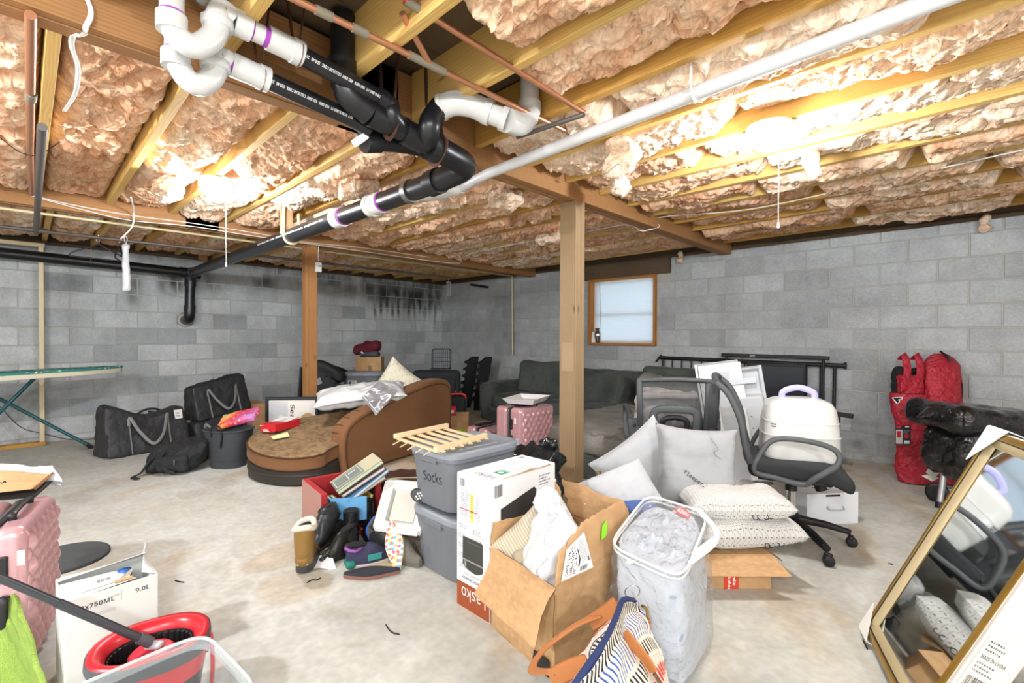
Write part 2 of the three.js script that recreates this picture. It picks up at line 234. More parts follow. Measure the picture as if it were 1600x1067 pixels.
{ // right wall runs along z, with the window opening
  const list = []; for (const [k, a, b] of courses) for (let j = -20; j < 6; j++) {
    let s = -0.613 + j * LEN + (k % 2 === 0 ? 0 : LEN / 2), e = s + LEN; s = Math.max(s, ZL); e = Math.min(e, 1.3);
    const hole = k >= -1 ? [WIN.z0, WIN.z1] : null; let segs = [[s, e]];
    if (k === 3) { segs = cut([s, e], -3.913, -2.886); if (b > 2) segs = segs.flatMap((q) => cut(q, -4.05, -2.7)); } else if (k === 4) segs = cut([s, e], -4.05, -2.7); else if (hole) segs = cut([s, e], ...hole);
    for (const [p, q] of segs) if (q - p > 0.04) list.push([p, q, a, b]);
  }
  function cut([s, e], a, b) { if (e <= a || s >= b) return [[s, e]]; const o = []; if (s < a) o.push([s, a]); if (e > b) o.push([b, e]); return o; }
  const w = blockWall('wall_right', 9, (m, cx, cy, o) => { m.rotation.y = -PI / 2; m.position.set(XR - o, cy, cx); }, list, wallTex(9));
  const z = WIN, bed = [bx(0.2, 2.19, z.z0 + 7.554, [XR + 0.102, 1.095, (z.z0 - 7.554) / 2], 0), bx(0.2, 2.19, Z1 - z.z1 + 0.2, [XR + 0.102, 1.095, (Z1 + 0.2 + z.z1) / 2], 0), bx(0.2, z.y0, z.z1 - z.z0, [XR + 0.102, z.y0 / 2, (z.z0 + z.z1) / 2], 0), bx(0.2, 2.19 - z.y1, z.z1 - z.z0, [XR + 0.102, (2.19 + z.y1) / 2, (z.z0 + z.z1) / 2], 0)];
  each(w, 'mortar_bed', bed, mortar); part(w, 'sill_plate', board(0.14, 0.038, Z1 + 7.55, [XR + 0.085, 2.212, (Z1 - 7.55) / 2], 2), M.dark); part(w, 'rim_board', board(0.04, 0.27, Z1 + 7.55, [XR + 0.1, 2.366, (Z1 - 7.55) / 2], 2), M.dark);
  part(w, 'lintel', board(0.07, 0.2, 1.36, [XR - 0.012, 2.1, -3.375], 2), M.dark);
}
{ const bounceWhite = mat(0xf2f2f0, 0.9), w = structure('wall_near'); part(w, 'bounce_face', bx(XR - X0 + 0.4, 2.47, 0.2, [(XR + X0) / 2, 1.235, Z1 + 0.1], 0), bounceWhite); const v = structure('wall_side'); part(v, 'bounce_face', bx(0.2, 2.47, Z1 - ZL + 0.2, [X0 - 0.1, 1.235, (Z1 + ZL) / 2], 0), bounceWhite); }  // unseen walls, whitened to bounce fill light into the room
{ // window: stained casing, white sash, pane, closed mini blind
  const w = structure('window_1'), { z0, z1, y0, y1 } = WIN, zc = (z0 + z1) / 2, x = XR + 0.03;
  part(w, 'casing', [board(0.16, 0.03, z1 - z0, [x, y0 + 0.015, zc], 2), board(0.16, 0.03, z1 - z0, [x, y1 - 0.015, zc], 2), board(0.16, y1 - y0 - 0.06, 0.04, [x, (y0 + y1) / 2, z0 + 0.02], 1), board(0.16, y1 - y0 - 0.06, 0.03, [x, (y0 + y1) / 2, z1 - 0.015], 1)], M.amber);
  const xs = XR + 0.1; part(w, 'sash', [bx(0.03, 0.04, z1 - z0 - 0.07, [xs, y0 + 0.05, zc]), bx(0.03, 0.04, z1 - z0 - 0.07, [xs, y1 - 0.05, zc]), bx(0.035, 0.04, z1 - z0 - 0.07, [xs, 1.5, zc]), bx(0.03, 0.86, 0.04, [xs, (y0 + y1) / 2, z0 + 0.06]), bx(0.03, 0.86, 0.04, [xs, (y0 + y1) / 2, z1 - 0.05])], M.white);
  part(w, 'pane', bx(0.004, 0.84, z1 - z0 - 0.1, [xs, (y0 + y1) / 2, zc], 0), new THREE.MeshPhysicalMaterial({ color: 0xffffff, roughness: 0.02, transmission: 1, thickness: 0 }));
  const b = thing('mini_blind', 'white mini blind lowered and closed over the small basement window', 'blind', [XR + 0.045, y0 + 0.045, zc]);
  const bm = mat(0xf4f6f8, 0.6, { transmission: 0.45, thickness: 0 }), wd = z1 - z0 - 0.085, slats = [];
  for (let k = 0; k < 40; k++) slats.push(bx(0.0016, 0.025, wd, [0, 0.02 + k * 0.0205, 0], 0, [0, 0, 0.5]));
  part(b, 'slats', slats, bm).userData.kind = 'stuff'; part(b, 'head_rail', bx(0.03, 0.03, wd, [0, 0.85, 0]), M.white); part(b, 'bottom_rail', bx(0.02, 0.014, wd, [0, 0.007, 0]), M.white);
  const vs = thing('vase', 'silver vase standing on the window sill at its left end', 'vase', [XR + 0.005, y0 + 0.031, z0 + 0.13]); part(vs, 'body', lathe([[0, 0], [0.03, 0], [0.034, 0.01], [0.05, 0.09], [0.052, 0.13], [0.036, 0.17], [0.03, 0.18], [0.042, 0.205], [0.04, 0.207], [0.026, 0.182], [0, 0.17]], 24), M.chrome); part(vs, 'neck_ring', T(new THREE.TorusGeometry(0.032, 0.004, 6, 20), [0, 0.176, 0], [PI / 2, 0, 0]), M.steel); const cd = thing('card', 'white card propped beside the silver vase on the window sill', 'card'); part(cd, 'sheet', panel([XR - 0.03, y0 + 0.032, z0 + 0.045], [XR + 0.015, y0 + 0.032, z0 + 0.1], [XR + 0.02, y0 + 0.17, z0 + 0.09], [XR - 0.01, y0 + 0.19, z0 + 0.03], 0.002), M.whitePaper);
  part(b, 'tilt_wand', rod([-0.025, 0.83, -0.37], [-0.03, 0.2, -0.34], 0.004, 6), M.steel);
}
// ---------- ceiling: boards, joists every 16 inches, insulation batts between them ----------
const ceil = structure('ceiling'), JB = 2.236, JX = []; for (let k = -8; k < 12; k++) JX.push(0.935 + 0.4064 * k);
const GA = -2.025, GB = -5.01; // the two girders
part(ceil, 'subfloor', bx(8.6, 0.02, 10.8, [1.65, 2.492, -2.2], 0), M.dark);
for (let k = 0; k < 9; k++) part(ceil, 'subfloor_board', board(2.3, 0.014, 0.185, [0.2, 2.474, -1.83 + k * 0.19], 0, 0.002), M.dark);
for (const [a, b, dx] of [[GA + 0.06, Z1, 0], [GB + 0.06, GA - 0.06, -0.045], [ZL - 0.05, GB - 0.06, 0.04]]) for (const x of JX) if (x > -1.6 && x < XR - 0.03) part(ceil, 'joist', board(0.04, 0.235, b - a, [x + dx, JB + 0.1175, (a + b) / 2], 2), rnd() < 0.75 ? M.pine : M.pineB);
const fluffTex = pix(512, 512, (u, v) => { const w = tn(u, v, 6, 30, 3) * 0.1, a = tn((u + w + 1) % 1, (v + w + 1) % 1, 5, 31, 5), b = tn((u + w * 2 + 1) % 1, (v + 1) % 1, 48, 32, 3), c = tn(u, v, 10, 33, 3); return [230 + a * 60 + b * 50, 200 + a * 96 + b * 64 + c * 24, 172 + a * 112 + b * 70 + c * 30]; });
const fluffBump = pix(512, 512, (u, v) => { const w = tn(u, v, 5, 34, 3); return 128 + 300 * tn((u + w * 0.16 + 1) % 1, (v + w * 0.16 + 1) % 1, 12, 35, 5); }, false);
const fluff = [0xffffff, 0xfff3ea, 0xf4e2d6].map((c) => mat(c, 1, { phys: true, specularIntensity: 0, map: rep(fluffTex, 2.2), bumpMap: rep(fluffBump, 2.6), bumpScale: 0.014 }));
// one batt from z0 to z1 between joists at x0 and x1; sag lowers it, lift sets how high its edges sit
function batt(x0, x1, z0, z1, sag, sd, lift = 0.05) {
  const L = z1 - z0, w = x1 - x0, nu = 30, nv = Math.max(6, Math.round(L / 0.0135));
  const g = sheet((u, v) => {
    const z = z0 + v * L, e = Math.min(1, Math.min(v * L, (1 - v) * L) / 0.06), c = Math.sqrt(Math.max(0, 1 - (2 * u - 1) ** 6)), ends = Math.sqrt(e);
    let x = x0 + u * w; const wx = fbm(x * 5 + sd, z * 4, sd, 3) * 0.3;
    const big = fbm(x * 3.4 + wx, z * 2.2 + sd * 3, sd, 3), rid = Math.abs(fbm(x * 6.5 + wx * 3, z * 4 + wx * 4, sd + 4, 5)), r2 = Math.abs(fbm(x * 15 + wx * 12, z * 9 + wx * 9, sd + 14, 4)), fine = fbm(x * 40, z * 34 + wx * 4, sd + 9, 3);
    let h = lift - sag * c - 0.07 * big * c + 0.13 * (rid - 0.14) * c + 0.04 * (r2 - 0.14) * c - 0.02 * fine * c;
    for (const [lp] of LAMPS) { const q = Math.hypot(x - lp[0], z - lp[2]); if (q < 0.34) h = Math.max(h, lerp(0.055, -0.1, sm(0.16, 0.34, q))); }
    h = Math.max(h, -0.13);
    const y = JB + lerp(0.17, h, ends * (0.3 + 0.7 * c));
    x += 0.03 * (r2 - 0.14) + (u < 0.04 || u > 0.96 ? 0 : 0.03 * big);
    return [x, y, z + 0.05 * (r2 - 0.14), x, z];
  }, nu, nv, 0);
  g.index.array.reverse(); g.computeVertexNormals();
  part(ceil, 'insulation_batt', g, fluff[Math.floor(rnd() * 3)]);
}
{
  const spans = [[GA + 0.07, Z1 - 0.3, 0], [GB + 0.07, GA - 0.075, -0.045], [ZL + 0.03, GB - 0.07, 0.04]];
  spans.forEach(([a, b, dx], s) => { for (let k = 0; k < JX.length - 1; k++) {
    const x0 = JX[k] + dx + 0.02, x1 = JX[k + 1] + dx - 0.02; if (x0 < -1.3 || x0 > XR - 0.1) continue;
    let z = a; if (s === 0 && x1 < 0.95) continue; if (s === 0 && x1 < 1.35) z = -1.22; if (s === 0 && x0 > 1.3 && x1 < 1.76) z = -1.36;
    const end = s === 0 ? Math.min(b, 1.9) : b;
    while (z < end - 0.05) { let L = rr(0.75, 1.5); if (end - z - L < 0.4) L = end - z; batt(x0, Math.min(x1, XR - 0.01), z, Math.min(end, z + L - (rnd() < 0.4 ? 0.03 : 0.004)), s === 1 && x0 > 0.8 ? rr(0.05, 0.085) : s === 0 ? rr(0.035, 0.085) : rr(0.01, 0.06), rnd() * 40, s === 0 ? 0.065 : 0.06); z += L; }
  } });
}
// torn tufts hanging below the joists
for (const [p, w, h, d] of [[[2.175,2.13,-1.318], 0.16, 0.2, 0.13], [[2.959,2.12,-0.613], 0.07, 0.16, 0.06], [[2.635,2.15,-1.611], 0.12, 0.12, 0.1], [[5.6,2.149,0.085], 0.05, 0.13, 0.05], [[3.461,2.12,-2.841], 0.3, 0.09, 0.12], [[2.328,2.14,-2.31], 0.2, 0.12, 0.2], [[1.547,2.16,-2.907], 0.25, 0.1, 0.2], [[0.673,2.16,-3.831], 0.3, 0.12, 0.16], [[5.6,2.173,-2.545], 0.05, 0.12, 0.05]])
  part(ceil, 'loose_tuft', T(soft(w, h, d, Math.min(w, h, d) * 0.48, 0.012, 0.03, 13, w * 99), p, [0, rnd() * 3, rr(-0.3, 0.3)]), fluff[0]);

// girders on posts
function girder(label, z, yb) {
  const t = thing('girder', label, 'beam', [0, 0, 0]);
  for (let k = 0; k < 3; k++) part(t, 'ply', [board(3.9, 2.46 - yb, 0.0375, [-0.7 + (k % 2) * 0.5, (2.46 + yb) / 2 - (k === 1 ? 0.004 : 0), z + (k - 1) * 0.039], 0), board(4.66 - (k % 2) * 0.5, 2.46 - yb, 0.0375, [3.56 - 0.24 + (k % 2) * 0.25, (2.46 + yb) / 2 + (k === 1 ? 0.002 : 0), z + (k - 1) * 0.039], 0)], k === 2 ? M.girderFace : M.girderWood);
}
girder('three-ply wooden girder over the nearer post, carrying the pipes', GA, 2.145);
girder('three-ply wooden girder over the farther post, white cables stapled along it', GB, 2.145);
{
  const a = thing('wooden_post', 'thick weathered wooden post standing in front of the window wall', 'post', [2.705, 0, -2.04]); part(a, 'timber', [board(0.068, 2.145, 0.14, [0, 1.0725, 0], 1), board(0.036, 2.145, 0.14, [0.053, 1.0725, 0], 1)], M.postWood);
  part(a, 'knot_stain', bx(0.002, 0.2, 0.1, [-0.0345, 1.05, 0.0], 0), M.brownWood);
  const b = thing('wooden_post', 'farther, orange-brown wooden post beside the framed picture', 'post', [2.12, 0, -5.01]); part(b, 'timber', [board(0.085, 2.145, 0.089, [0, 1.0725, 0], 1), board(0.036, 2.145, 0.089, [-0.062, 1.0725, 0], 1)], M.orangeWood);
}
{ // bare stud frame by the left wall
  const t = thing('stud_frame', 'open two-by-four stud frame standing against the left block wall', 'frame', [0.13, 0, -7.22]);
  part(t, 'stud', board(0.04, 2.1, 0.089, [0, 1.09, 0], 1), M.pale); part(t, 'stud', board(0.04, 2.1, 0.089, [-0.62, 1.09, 0], 1), M.pale);
  part(t, 'top_plate', board(0.7, 0.04, 0.089, [-0.32, 2.16, 0], 0), M.pale); part(t, 'bottom_plate', board(0.7, 0.04, 0.089, [-0.32, 0.02, 0], 0), M.pineB);
}

// ---------- lamps ----------
LAMPS.forEach(([[x, y, z], cd], i) => {
  const t = thing('ceiling_lamp', ['round white ceiling lamp on the left, near the sloping black drain', 'round white ceiling lamp on the right, in front of the window wall', 'unseen ceiling lamp beyond the left edge, placed to light the left wall', 'unseen ceiling lamp behind the camera on the left, placed to light the right wall', 'unseen ceiling lamp behind the camera, placed to brighten the room'][i], 'lamp', [x, y, z]);
  part(t, 'mounting_plate', lathe([[0, 0.055], [0.105, 0.055], [0.108, 0.045], [0.1, 0.03], [0, 0.03]], 32), M.white);
  const d = part(t, 'dome', lathe([[0.097, 0.032], [0.1, 0.015], [0.094, -0.012], [0.074, -0.034], [0.04, -0.046], [0, -0.05]], 32), mat(0xffffff, 0.4, { emissive: new THREE.Color().setRGB(...LAMP_RGB), emissiveIntensity: 3.5 }));
  d.castShadow = false;
  if (i < 2) { const c = part(t, 'pull_cord', sweep([[0.045, 0.03, 0.03], [0.05, -0.06, 0.03], [0.05, -0.3, 0.03], [0.051, i ? -0.42 : -0.5, 0.03]], 0.0016, 5), M.wire); part(t, 'cord_knob', T(lathe([[0, 0.014], [0.004, 0.012], [0.007, -0.008], [0.005, -0.014], [0, -0.015]], 10), [0.051, i ? -0.43 : -0.51, 0.03]), M.white); }
  const l = new THREE.PointLight(new THREE.Color().setRGB(...LAMP_RGB), cd, 0, 2); l.position.set(x, y - 0.085, z); l.castShadow = true; l.shadow.radius = 3.5; l.shadow.mapSize.set(1024, 1024); l.shadow.bias = -0.001; scene.add(l);
});

// ---------- drains and water pipes under the floor ----------
// white lettering along a pipe: a strip of its surface about angle a0 around the axis
const pipeText = mat(0xffffff, 0.5, { transparent: true, map: paint(1024, 32, (g) => { g.clearRect(0, 0, 1024, 32); g.fillStyle = '#d8d8d6'; g.font = 'bold 24px sans-serif'; g.fillText('2012  ASTM D-2661-11   NSF-DWV   ABS DWV  CELLULAR CORE   SDR 40   2012  ASTM D-2661-11', 6, 25); }) });
function lettering(a, b, r, a0, w = 0.24) { const A = V(a), B = V(b), d = B.clone().sub(A), t = d.clone().normalize(), n = new THREE.Vector3(0, 1, 0).addScaledVector(t, -t.y).normalize(), m = t.clone().cross(n); return sheet((u, v) => { const f = a0 + (v - 0.5) * 2 * w, p = A.clone().addScaledVector(d, u).addScaledVector(n, r * Math.cos(f)).addScaledVector(m, r * Math.sin(f)); return [p.x, p.y, p.z, u, 1 - v]; }, 12, 6, 0); }
const hub = (a, b, r, m) => rod(a, b, r, 18);
function trap(label, pts, rad, out, group) {
  // pts: inlet top, inlet bottom, bend low left, bend bottom, bend low right, up leg top, elbow, outlet start, outlet end
  const t = thing('drain_trap', label, 'pipe'), [a, b, c, d, e, f, g, h, k] = pts, dir = V(k).sub(V(h)).normalize();
  const on = (p, s) => V(p).addScaledVector(dir, s).toArray();
  part(t, 'inlet_pipe', rod(a, b, rad, 18), M.pvc);
  part(t, 'trap_bend', sweep(cr([b, c, d, e, f], 26), rad * 1.1, 18), M.pvc); part(t, 'inlet_hub', rod(add(b, [0, 0.02, 0]), add(b, [0, -0.03, 0]), rad * 1.28, 18), M.pvc);
  part(t, 'slip_nut', T(lathe([[rad * 1.05, -0.014], [rad * 1.5, -0.014], [rad * 1.5, 0.012], [rad * 1.2, 0.016], [rad * 1.05, 0.016]], 8), f), M.pvc);
  part(t, 'outlet_elbow', sweep(cr([f, add(f, [0.004, 0.03, 0]), g, h], 18), rad * 1.16, 18), M.pvc); part(t, 'outlet_hub', rod(h, on(h, 0.05), rad * 1.28, 18), M.pvc);
  part(t, 'outlet_pipe', rod(h, k, rad, 18), M.pvc); each(t, 'coupling', [rod(on(k, -0.045), on(k, 0.035), rad * 1.25, 18), rod(on(k, 0.035), on(k, 0.07), rad * 1.38, 18)], M.pvc);
  each(t, 'primer_ring', [rod(on(k, -0.06), on(k, -0.04), rad * 1.03, 18), rod(add(b, [0, 0.03, 0]), add(b, [0, 0.015, 0]), rad * 1.04, 18), rod(on(h, 0.045), on(h, 0.056), rad * 1.05, 18)], M.purple);
  part(t, 'black_pipe', sweep([k, ...out], rad * 1.02, 18), M.blackPipe, 'black plastic pipe'); part(t, 'pipe_lettering', lettering(out[0], k, rad * 1.035, -PI * 0.62, 0.32), pipeText);
  return t;
}
const P1 = [[0.316,2.25,-1.74],[0.315,2.138,-1.74],[0.332,2.099,-1.74],[0.378,2.092,-1.74],[0.424,2.144,-1.74],[0.437,2.191,-1.74],[0.453,2.236,-1.74],[0.483,2.221,-1.74],[0.632,2.211,-1.74],[1.043,2.16,-1.74],[1.078,2.106,-1.74]];
trap('upper white drain trap with purple glue rings, feeding a black pipe', P1.slice(0, 9), 0.032, [P1[9]]);
const P2 = [[0.348,2.147,-1.86],[0.347,2.09,-1.86],[0.375,2.039,-1.86],[0.414,2.031,-1.86],[0.452,2.075,-1.86],[0.46,2.113,-1.86],[0.479,2.15,-1.86],[0.507,2.139,-1.86],[0.559,2.135,-1.86],[0.949,2.099,-1.86],[1.036,2.076,-1.86]];
trap('lower white drain trap with a purple glue ring, close to the girder', P2.slice(0, 9), 0.032, [P2[9], P2[10]]);
{
  const t = thing('drain_stack', 'black plastic drain with branch fittings, sloping to the left wall', 'pipe'), B = M.blackPipe, r = 0.058;
  const st = [[0.876,2.453,-1.78],[0.875,2.219,-1.78],[0.901,2.149,-1.78],[0.992,2.109,-1.78],[1.193,2.08,-1.78],[1.369,2.056,-1.78]];
  part(t, 'stack_pipe', sweep([st[0], st[1]], 0.046, 20), B); part(t, 'stack_bend', sweep(cr([st[1], st[2], st[3]], 14), 0.052, 20), B); part(t, 'stack_hub', rod(add(st[1], [0, 0.05, 0]), add(st[1], [0, -0.02, 0]), 0.056, 20), B);
  const dirM = V(st[5]).sub(V(st[3])).normalize(), at = (s) => V(st[3]).addScaledVector(dirM, s).toArray();
  part(t, 'collector_pipe', sweep([st[3], st[4], st[5]], 0.046, 20), B); each(t, 'collector_hub', [rod(at(0), at(0.07), 0.054, 20), rod(at(0.16), at(0.27), 0.055, 20), rod(at(0.32), at(0.36), 0.055, 20)], B);
  part(t, 'wye_branch', sweep(cr([P1[9], add(P1[9], [0.03, -0.01, -0.004]), P1[10], at(0.2)], 16), 0.036, 18), B); part(t, 'branch_hub', rod(V(P1[9]).lerp(V(P1[8]), 0.1).toArray(), P1[9], 0.04, 18), B);
  const side = [[1.031,2.039,-1.9],[1.105,2.061,-1.9],[1.273,2.092,-1.9],[1.461,2.108,-1.9]]; part(t, 'side_branch', sweep(cr(side, 14), 0.042, 18), B); part(t, 'side_hub', sweep(cr([side[0], side[1]], 6), 0.05, 18), B); part(t, 'cleanout_cap', sweep([add(side[0], [-0.02, 0.02, 0]), side[0]], 0.046, 18), M.white);
  const e0 = st[5], e2 = [1.557, 2.03, -2.02], e1 = [1.553, 2.05, -1.84];
  part(t, 'main_elbow', sweep(cr([at(0.33), e0, e1, e2, [1.557, 2.027, -2.12]], 22), 0.06, 22), B); each(t, 'elbow_hub', [rod(at(0.3), at(0.35), 0.068, 22), rod([1.557, 2.03, -2.05], [1.557, 2.028, -2.13], 0.07, 22)], B);
  const m0 = [1.557, 2.028, -2.1], m1 = [1.48, 1.985, -7.1], on = (z) => { const k = (z + 2.1) / -5; return [lerp(m0[0], m1[0], k), lerp(m0[1], m1[1], k), z]; };
  part(t, 'main_pipe', rod(m0, m1, r, 22), B); each(t, 'repair_coupling', [rod(on(-2.62), on(-2.72), 0.066, 22), rod(on(-2.72), on(-2.76), 0.071, 22)], M.pvc, 'white coupling'); part(t, 'repair_coupling', rod(on(-3.12), on(-3.22), 0.068, 22), M.pvc, 'white coupling');
  each(t, 'primer_ring', [rod(on(-2.605), on(-2.62), 0.0605, 22), rod(on(-3.1), on(-3.12), 0.0605, 22)], M.purple); part(t, 'hose_clamp', rod(on(-2.3), on(-2.34), 0.066, 22), M.steel);
  part(t, 'pipe_lettering', lettering(on(-3.3), on(-4.6), 0.0586, -PI * 0.5), pipeText);
  { const w = thing('drain_pipe', 'black plastic pipe along the left wall, dropping and turning into the blocks', 'pipe');
  part(w, 'wall_tee', [sweep(cr([add(m1, [0, 0, 0.12]), m1, [1.477, 1.9, -7.14]], 14), 0.064, 20), rod([1.36, 1.99, -7.13], [1.58, 1.98, -7.13], 0.066, 20)], B);
  part(w, 'drop_pipe', rod([1.476, 1.95, -7.14], [1.47, 1.5, -7.14], 0.056, 20), B); each(w, 'drop_hub', [rod([1.477, 1.9, -7.14], [1.476, 1.82, -7.14], 0.064, 20), rod([1.47, 1.58, -7.14], [1.47, 1.5, -7.14], 0.064, 20)], B); part(w, 'wall_elbow', sweep(cr([[1.47, 1.52, -7.14], [1.468, 1.44, -7.15], [1.465, 1.4, -7.2], [1.465, 1.395, -7.335]], 14), 0.061, 20), B);
  part(w, 'mortar_collar', T(lathe([[0.06, 0], [0.1, 0], [0.085, 0.014], [0.06, 0.018]], 20), [1.465, 1.395, -7.352], [PI / 2, 0, 0]), mortar);
  part(w, 'wall_pipe', rod([-0.9, 2.055, -7.14], [1.42, 1.99, -7.13], 0.056, 20), B);
  }
  const wh = [...[[1.231,2.088,-1.7],[1.245,2.139,-1.7],[1.287,2.204,-1.7]], [1.326,2.22,-1.64], [1.388,2.219,-1.6], [1.438,2.203,-1.57], ...[[1.513,2.163,-1.5],[1.606,2.178,-1.5],[1.659,2.24,-1.5],[1.664,2.296,-1.5],[1.66,2.445,-1.5]]];
  part(t, 'riser', sweep(cr([at(0.3), wh[0], wh[1], wh[2], V(wh[2]).lerp(V(wh[3]), 0.3).toArray()], 16), 0.048, 20), B); part(t, 'white_bend', sweep(cr([V(wh[2]).lerp(V(wh[3]), 0.15).toArray(), wh[3], wh[4], wh[5]], 16), 0.052, 20), M.pvc, 'white bend'); each(t, 'white_hub', [rod(wh[5], V(wh[5]).lerp(V(wh[6]), 0.3).toArray(), 0.056, 20), rod(V(wh[2]).lerp(V(wh[3]), 0.3).toArray(), V(wh[2]).lerp(V(wh[3]), 0.05).toArray(), 0.057, 20), rod(V(wh[5]).lerp(V(wh[6]), 0.75).toArray(), wh[6], 0.054, 20)], M.pvc);
  part(t, 'white_pipe', rod(wh[5], wh[6], 0.046, 20), M.pvc, 'white pipe'); part(t, 'white_elbow', sweep(cr([wh[6], wh[7], wh[8], wh[9]], 16), 0.053, 20), M.pvc, 'white elbow'); part(t, 'toilet_riser', rod(wh[9], [wh[9][0], 2.48, wh[9][2]], 0.044, 20), M.pvc, 'white riser pipe');
  part(t, 'glue_ring', [rod(V(wh[2]).lerp(V(wh[3]), 0.0).toArray(), V(wh[2]).lerp(V(wh[3]), 0.09).toArray(), 0.0535, 20)], mat(0xd9cf3a, 0.6));
  // perforated straps holding the pipes to the girder and boards
  const strap = (p, rad, z) => sweep(cr([[p[0] - 0.02, 2.45, p[2] - 0.06], [p[0] - 0.005, p[1] + rad + 0.02, p[2] - rad], [p[0], p[1] - rad * 0.2, p[2] - rad - 0.004], [p[0], p[1] - rad - 0.004, p[2]], [p[0], p[1], p[2] + rad + 0.004], [p[0], p[1] + rad + 0.01, p[2] + rad * 0.5], [p[0] + 0.02, 2.45, p[2] + 0.04]], 40), [0.012, 0.0012], 6, { up: [1, 0, 0] });
  const s1 = V(P1[8]).lerp(V(P1[9]), 0.14).toArray(), s2 = V(P2[8]).lerp(V(P2[9]), 0.12).toArray();
  for (const [p, rd] of [[s1, 0.035], [s2, 0.035], [at(0.1), 0.056], [at(0.345), 0.07]]) part(t, 'strap', strap(p, rd), M.rust, 'rusty perforated strap');
  part(t, 'strap', sweep(cr([[1.47, 2.24, -4.0], [1.47, 2.0, -4.0], [1.53, 1.95, -4.0], [1.59, 2.0, -4.0], [1.585, 2.2, -4.0]], 20), [0.012, 0.0012], 6, { up: [0, 0, 1] }), M.cream);
}
{
  const t = thing('drain_pipe', 'long grey-white plastic drain pipe crossing beneath the joists on the right', 'pipe');
  const q = [[1.712,2.1,-2.558],[1.828,2.1,-2.499],[1.855,2.1,-2.413]]; const far = [[1.712,2.1,-2.558], [1.824,2.1,-2.522], [1.857,2.1,-2.43], [1.907,2.12,-2.286]];
  const a = [1.855,2.125,-1.995], b = [1.86,2.18,-0.077], c = V(b).add(V(b).sub(V(a)).multiplyScalar(0.35)).toArray(); c[1] = 2.19;
  part(t, 'pipe', sweep([far[3], a, b, c], 0.029, 18), mat(0xc9c8c6, 0.35)); part(t, 'bend', sweep(cr([far[0], far[1], far[2], far[3]], 14), 0.033, 16), M.pvc); part(t, 'pipe_end', rod(far[0], add(far[0], [0, 0.0, -0.5]), 0.029, 16), M.pvc);
  const h = V(a).lerp(V(b), 0.47).toArray(); h[1] += 0;
  const hp = [1.839,2.16,-0.784]; part(t, 'hanger', sweep(cr([[hp[0] - 0.03, 2.28, hp[2]], [hp[0] - 0.033, hp[1], hp[2]], [hp[0], hp[1] - 0.036, hp[2]], [hp[0] + 0.033, hp[1], hp[2]]], 16), [0.012, 0.0015], 6, { up: [0, 0, 1] }), M.white);
}
function copper(name, label, pts, rad, fit = []) { const t = thing(name, label, 'pipe'); part(t, 'tube', sweep(pts, rad, 14), M.copper); for (const f of fit) part(t, 'joint', rod(f[0], f[1], rad * 1.3, 14), M.solder, 'dull soldered joint'); return t; }
{
  const y = 2.2, a = [0.576,2.22,-1.491], b = [0.861,2.22,-1.475], c = [1.93,2.22,-1.457], u = (k) => V(a).lerp(V(c), k).toArray(), a0 = V(a).add(V(a).sub(V(c)).multiplyScalar(0.3)).toArray();
  const t = copper('water_pipe', 'nearer copper water pipe with a tee, running below the joists', [a0, c], 0.0115, [[u(0.05), u(0.09)], [u(0.14), u(0.18)], [u(0.3), u(0.42)]]);
  const tee = u(0.37), top = [0.884,2.27,-1.371]; part(t, 'tee_branch', rod(tee, top, 0.0115, 12), M.copper);
  const d = [0.89,2.28,-1.324], e = [1.756,2.2,-1.254], w = (k) => V(d).lerp(V(e), k).toArray();
  const s = copper('water_pipe', 'farther copper water pipe with a red fitting at its upper end', [d, e], 0.0115, [[w(-0.03), w(0.04)]]);
  part(s, 'red_fitting', rod(w(-0.04), add(w(-0.04), [0.05, 0.03, 0.06]), 0.014, 14), mat(0xd8202c, 0.4), 'red plastic fitting'); 
  const g = copper('water_pipe', 'short dull pipe stub across a joist below the copper pipes', [[1.703,2.18,-1.617], [1.736,2.18,-1.239]], 0.011); g.children[0].material = M.galv;
  copper('water_pipe', 'bright copper pipe running back along the far left joist', [[0.018,2.12,-1.965], [0.025,2.12,-3.381], [0.039,2.11,-4.394]], 0.0135, [[[0.023,2.12,-2.594], [0.023,2.12,-2.665]]]);
  const r = thing('clothes_rail', 'grey steel pipe clothes rail hung along the left side', 'rail'); part(r, 'cross_pipe', rod([0.057,2.06,-2.787], [0.073,2.05,-5.614], 0.017, 14), M.galv); part(r, 'rail_pipe', rod([-0.6, 2.05, -5.52], [4.3, 2.03, -5.3], 0.014, 12), M.galv); part(r, 'tee', rod([0.02, 2.05, -5.5], [0.14, 2.05, -5.49], 0.02, 12), M.galv);
  const cp = thing('supply_pipe', 'thin cream plastic pipe along the far girder, turning down the window wall', 'pipe'); part(cp, 'run', sweep([[-0.6, 2.12, -5.11], [5.585, 2.19, -5.41]], 0.011, 10), M.cream); part(cp, 'drop', rod([5.585, 2.19, -5.41], [5.585, 0.89, -5.39], 0.013, 10), M.cream);
  const bp = thing('black_rod', 'black rod sticking out from under the joists in the far corner', 'rod', [0, 0, 0]); part(bp, 'shaft', rod([5.2,2.062,-5.996], [5.6,2.049,-6.002], 0.02, 10), M.black);
}
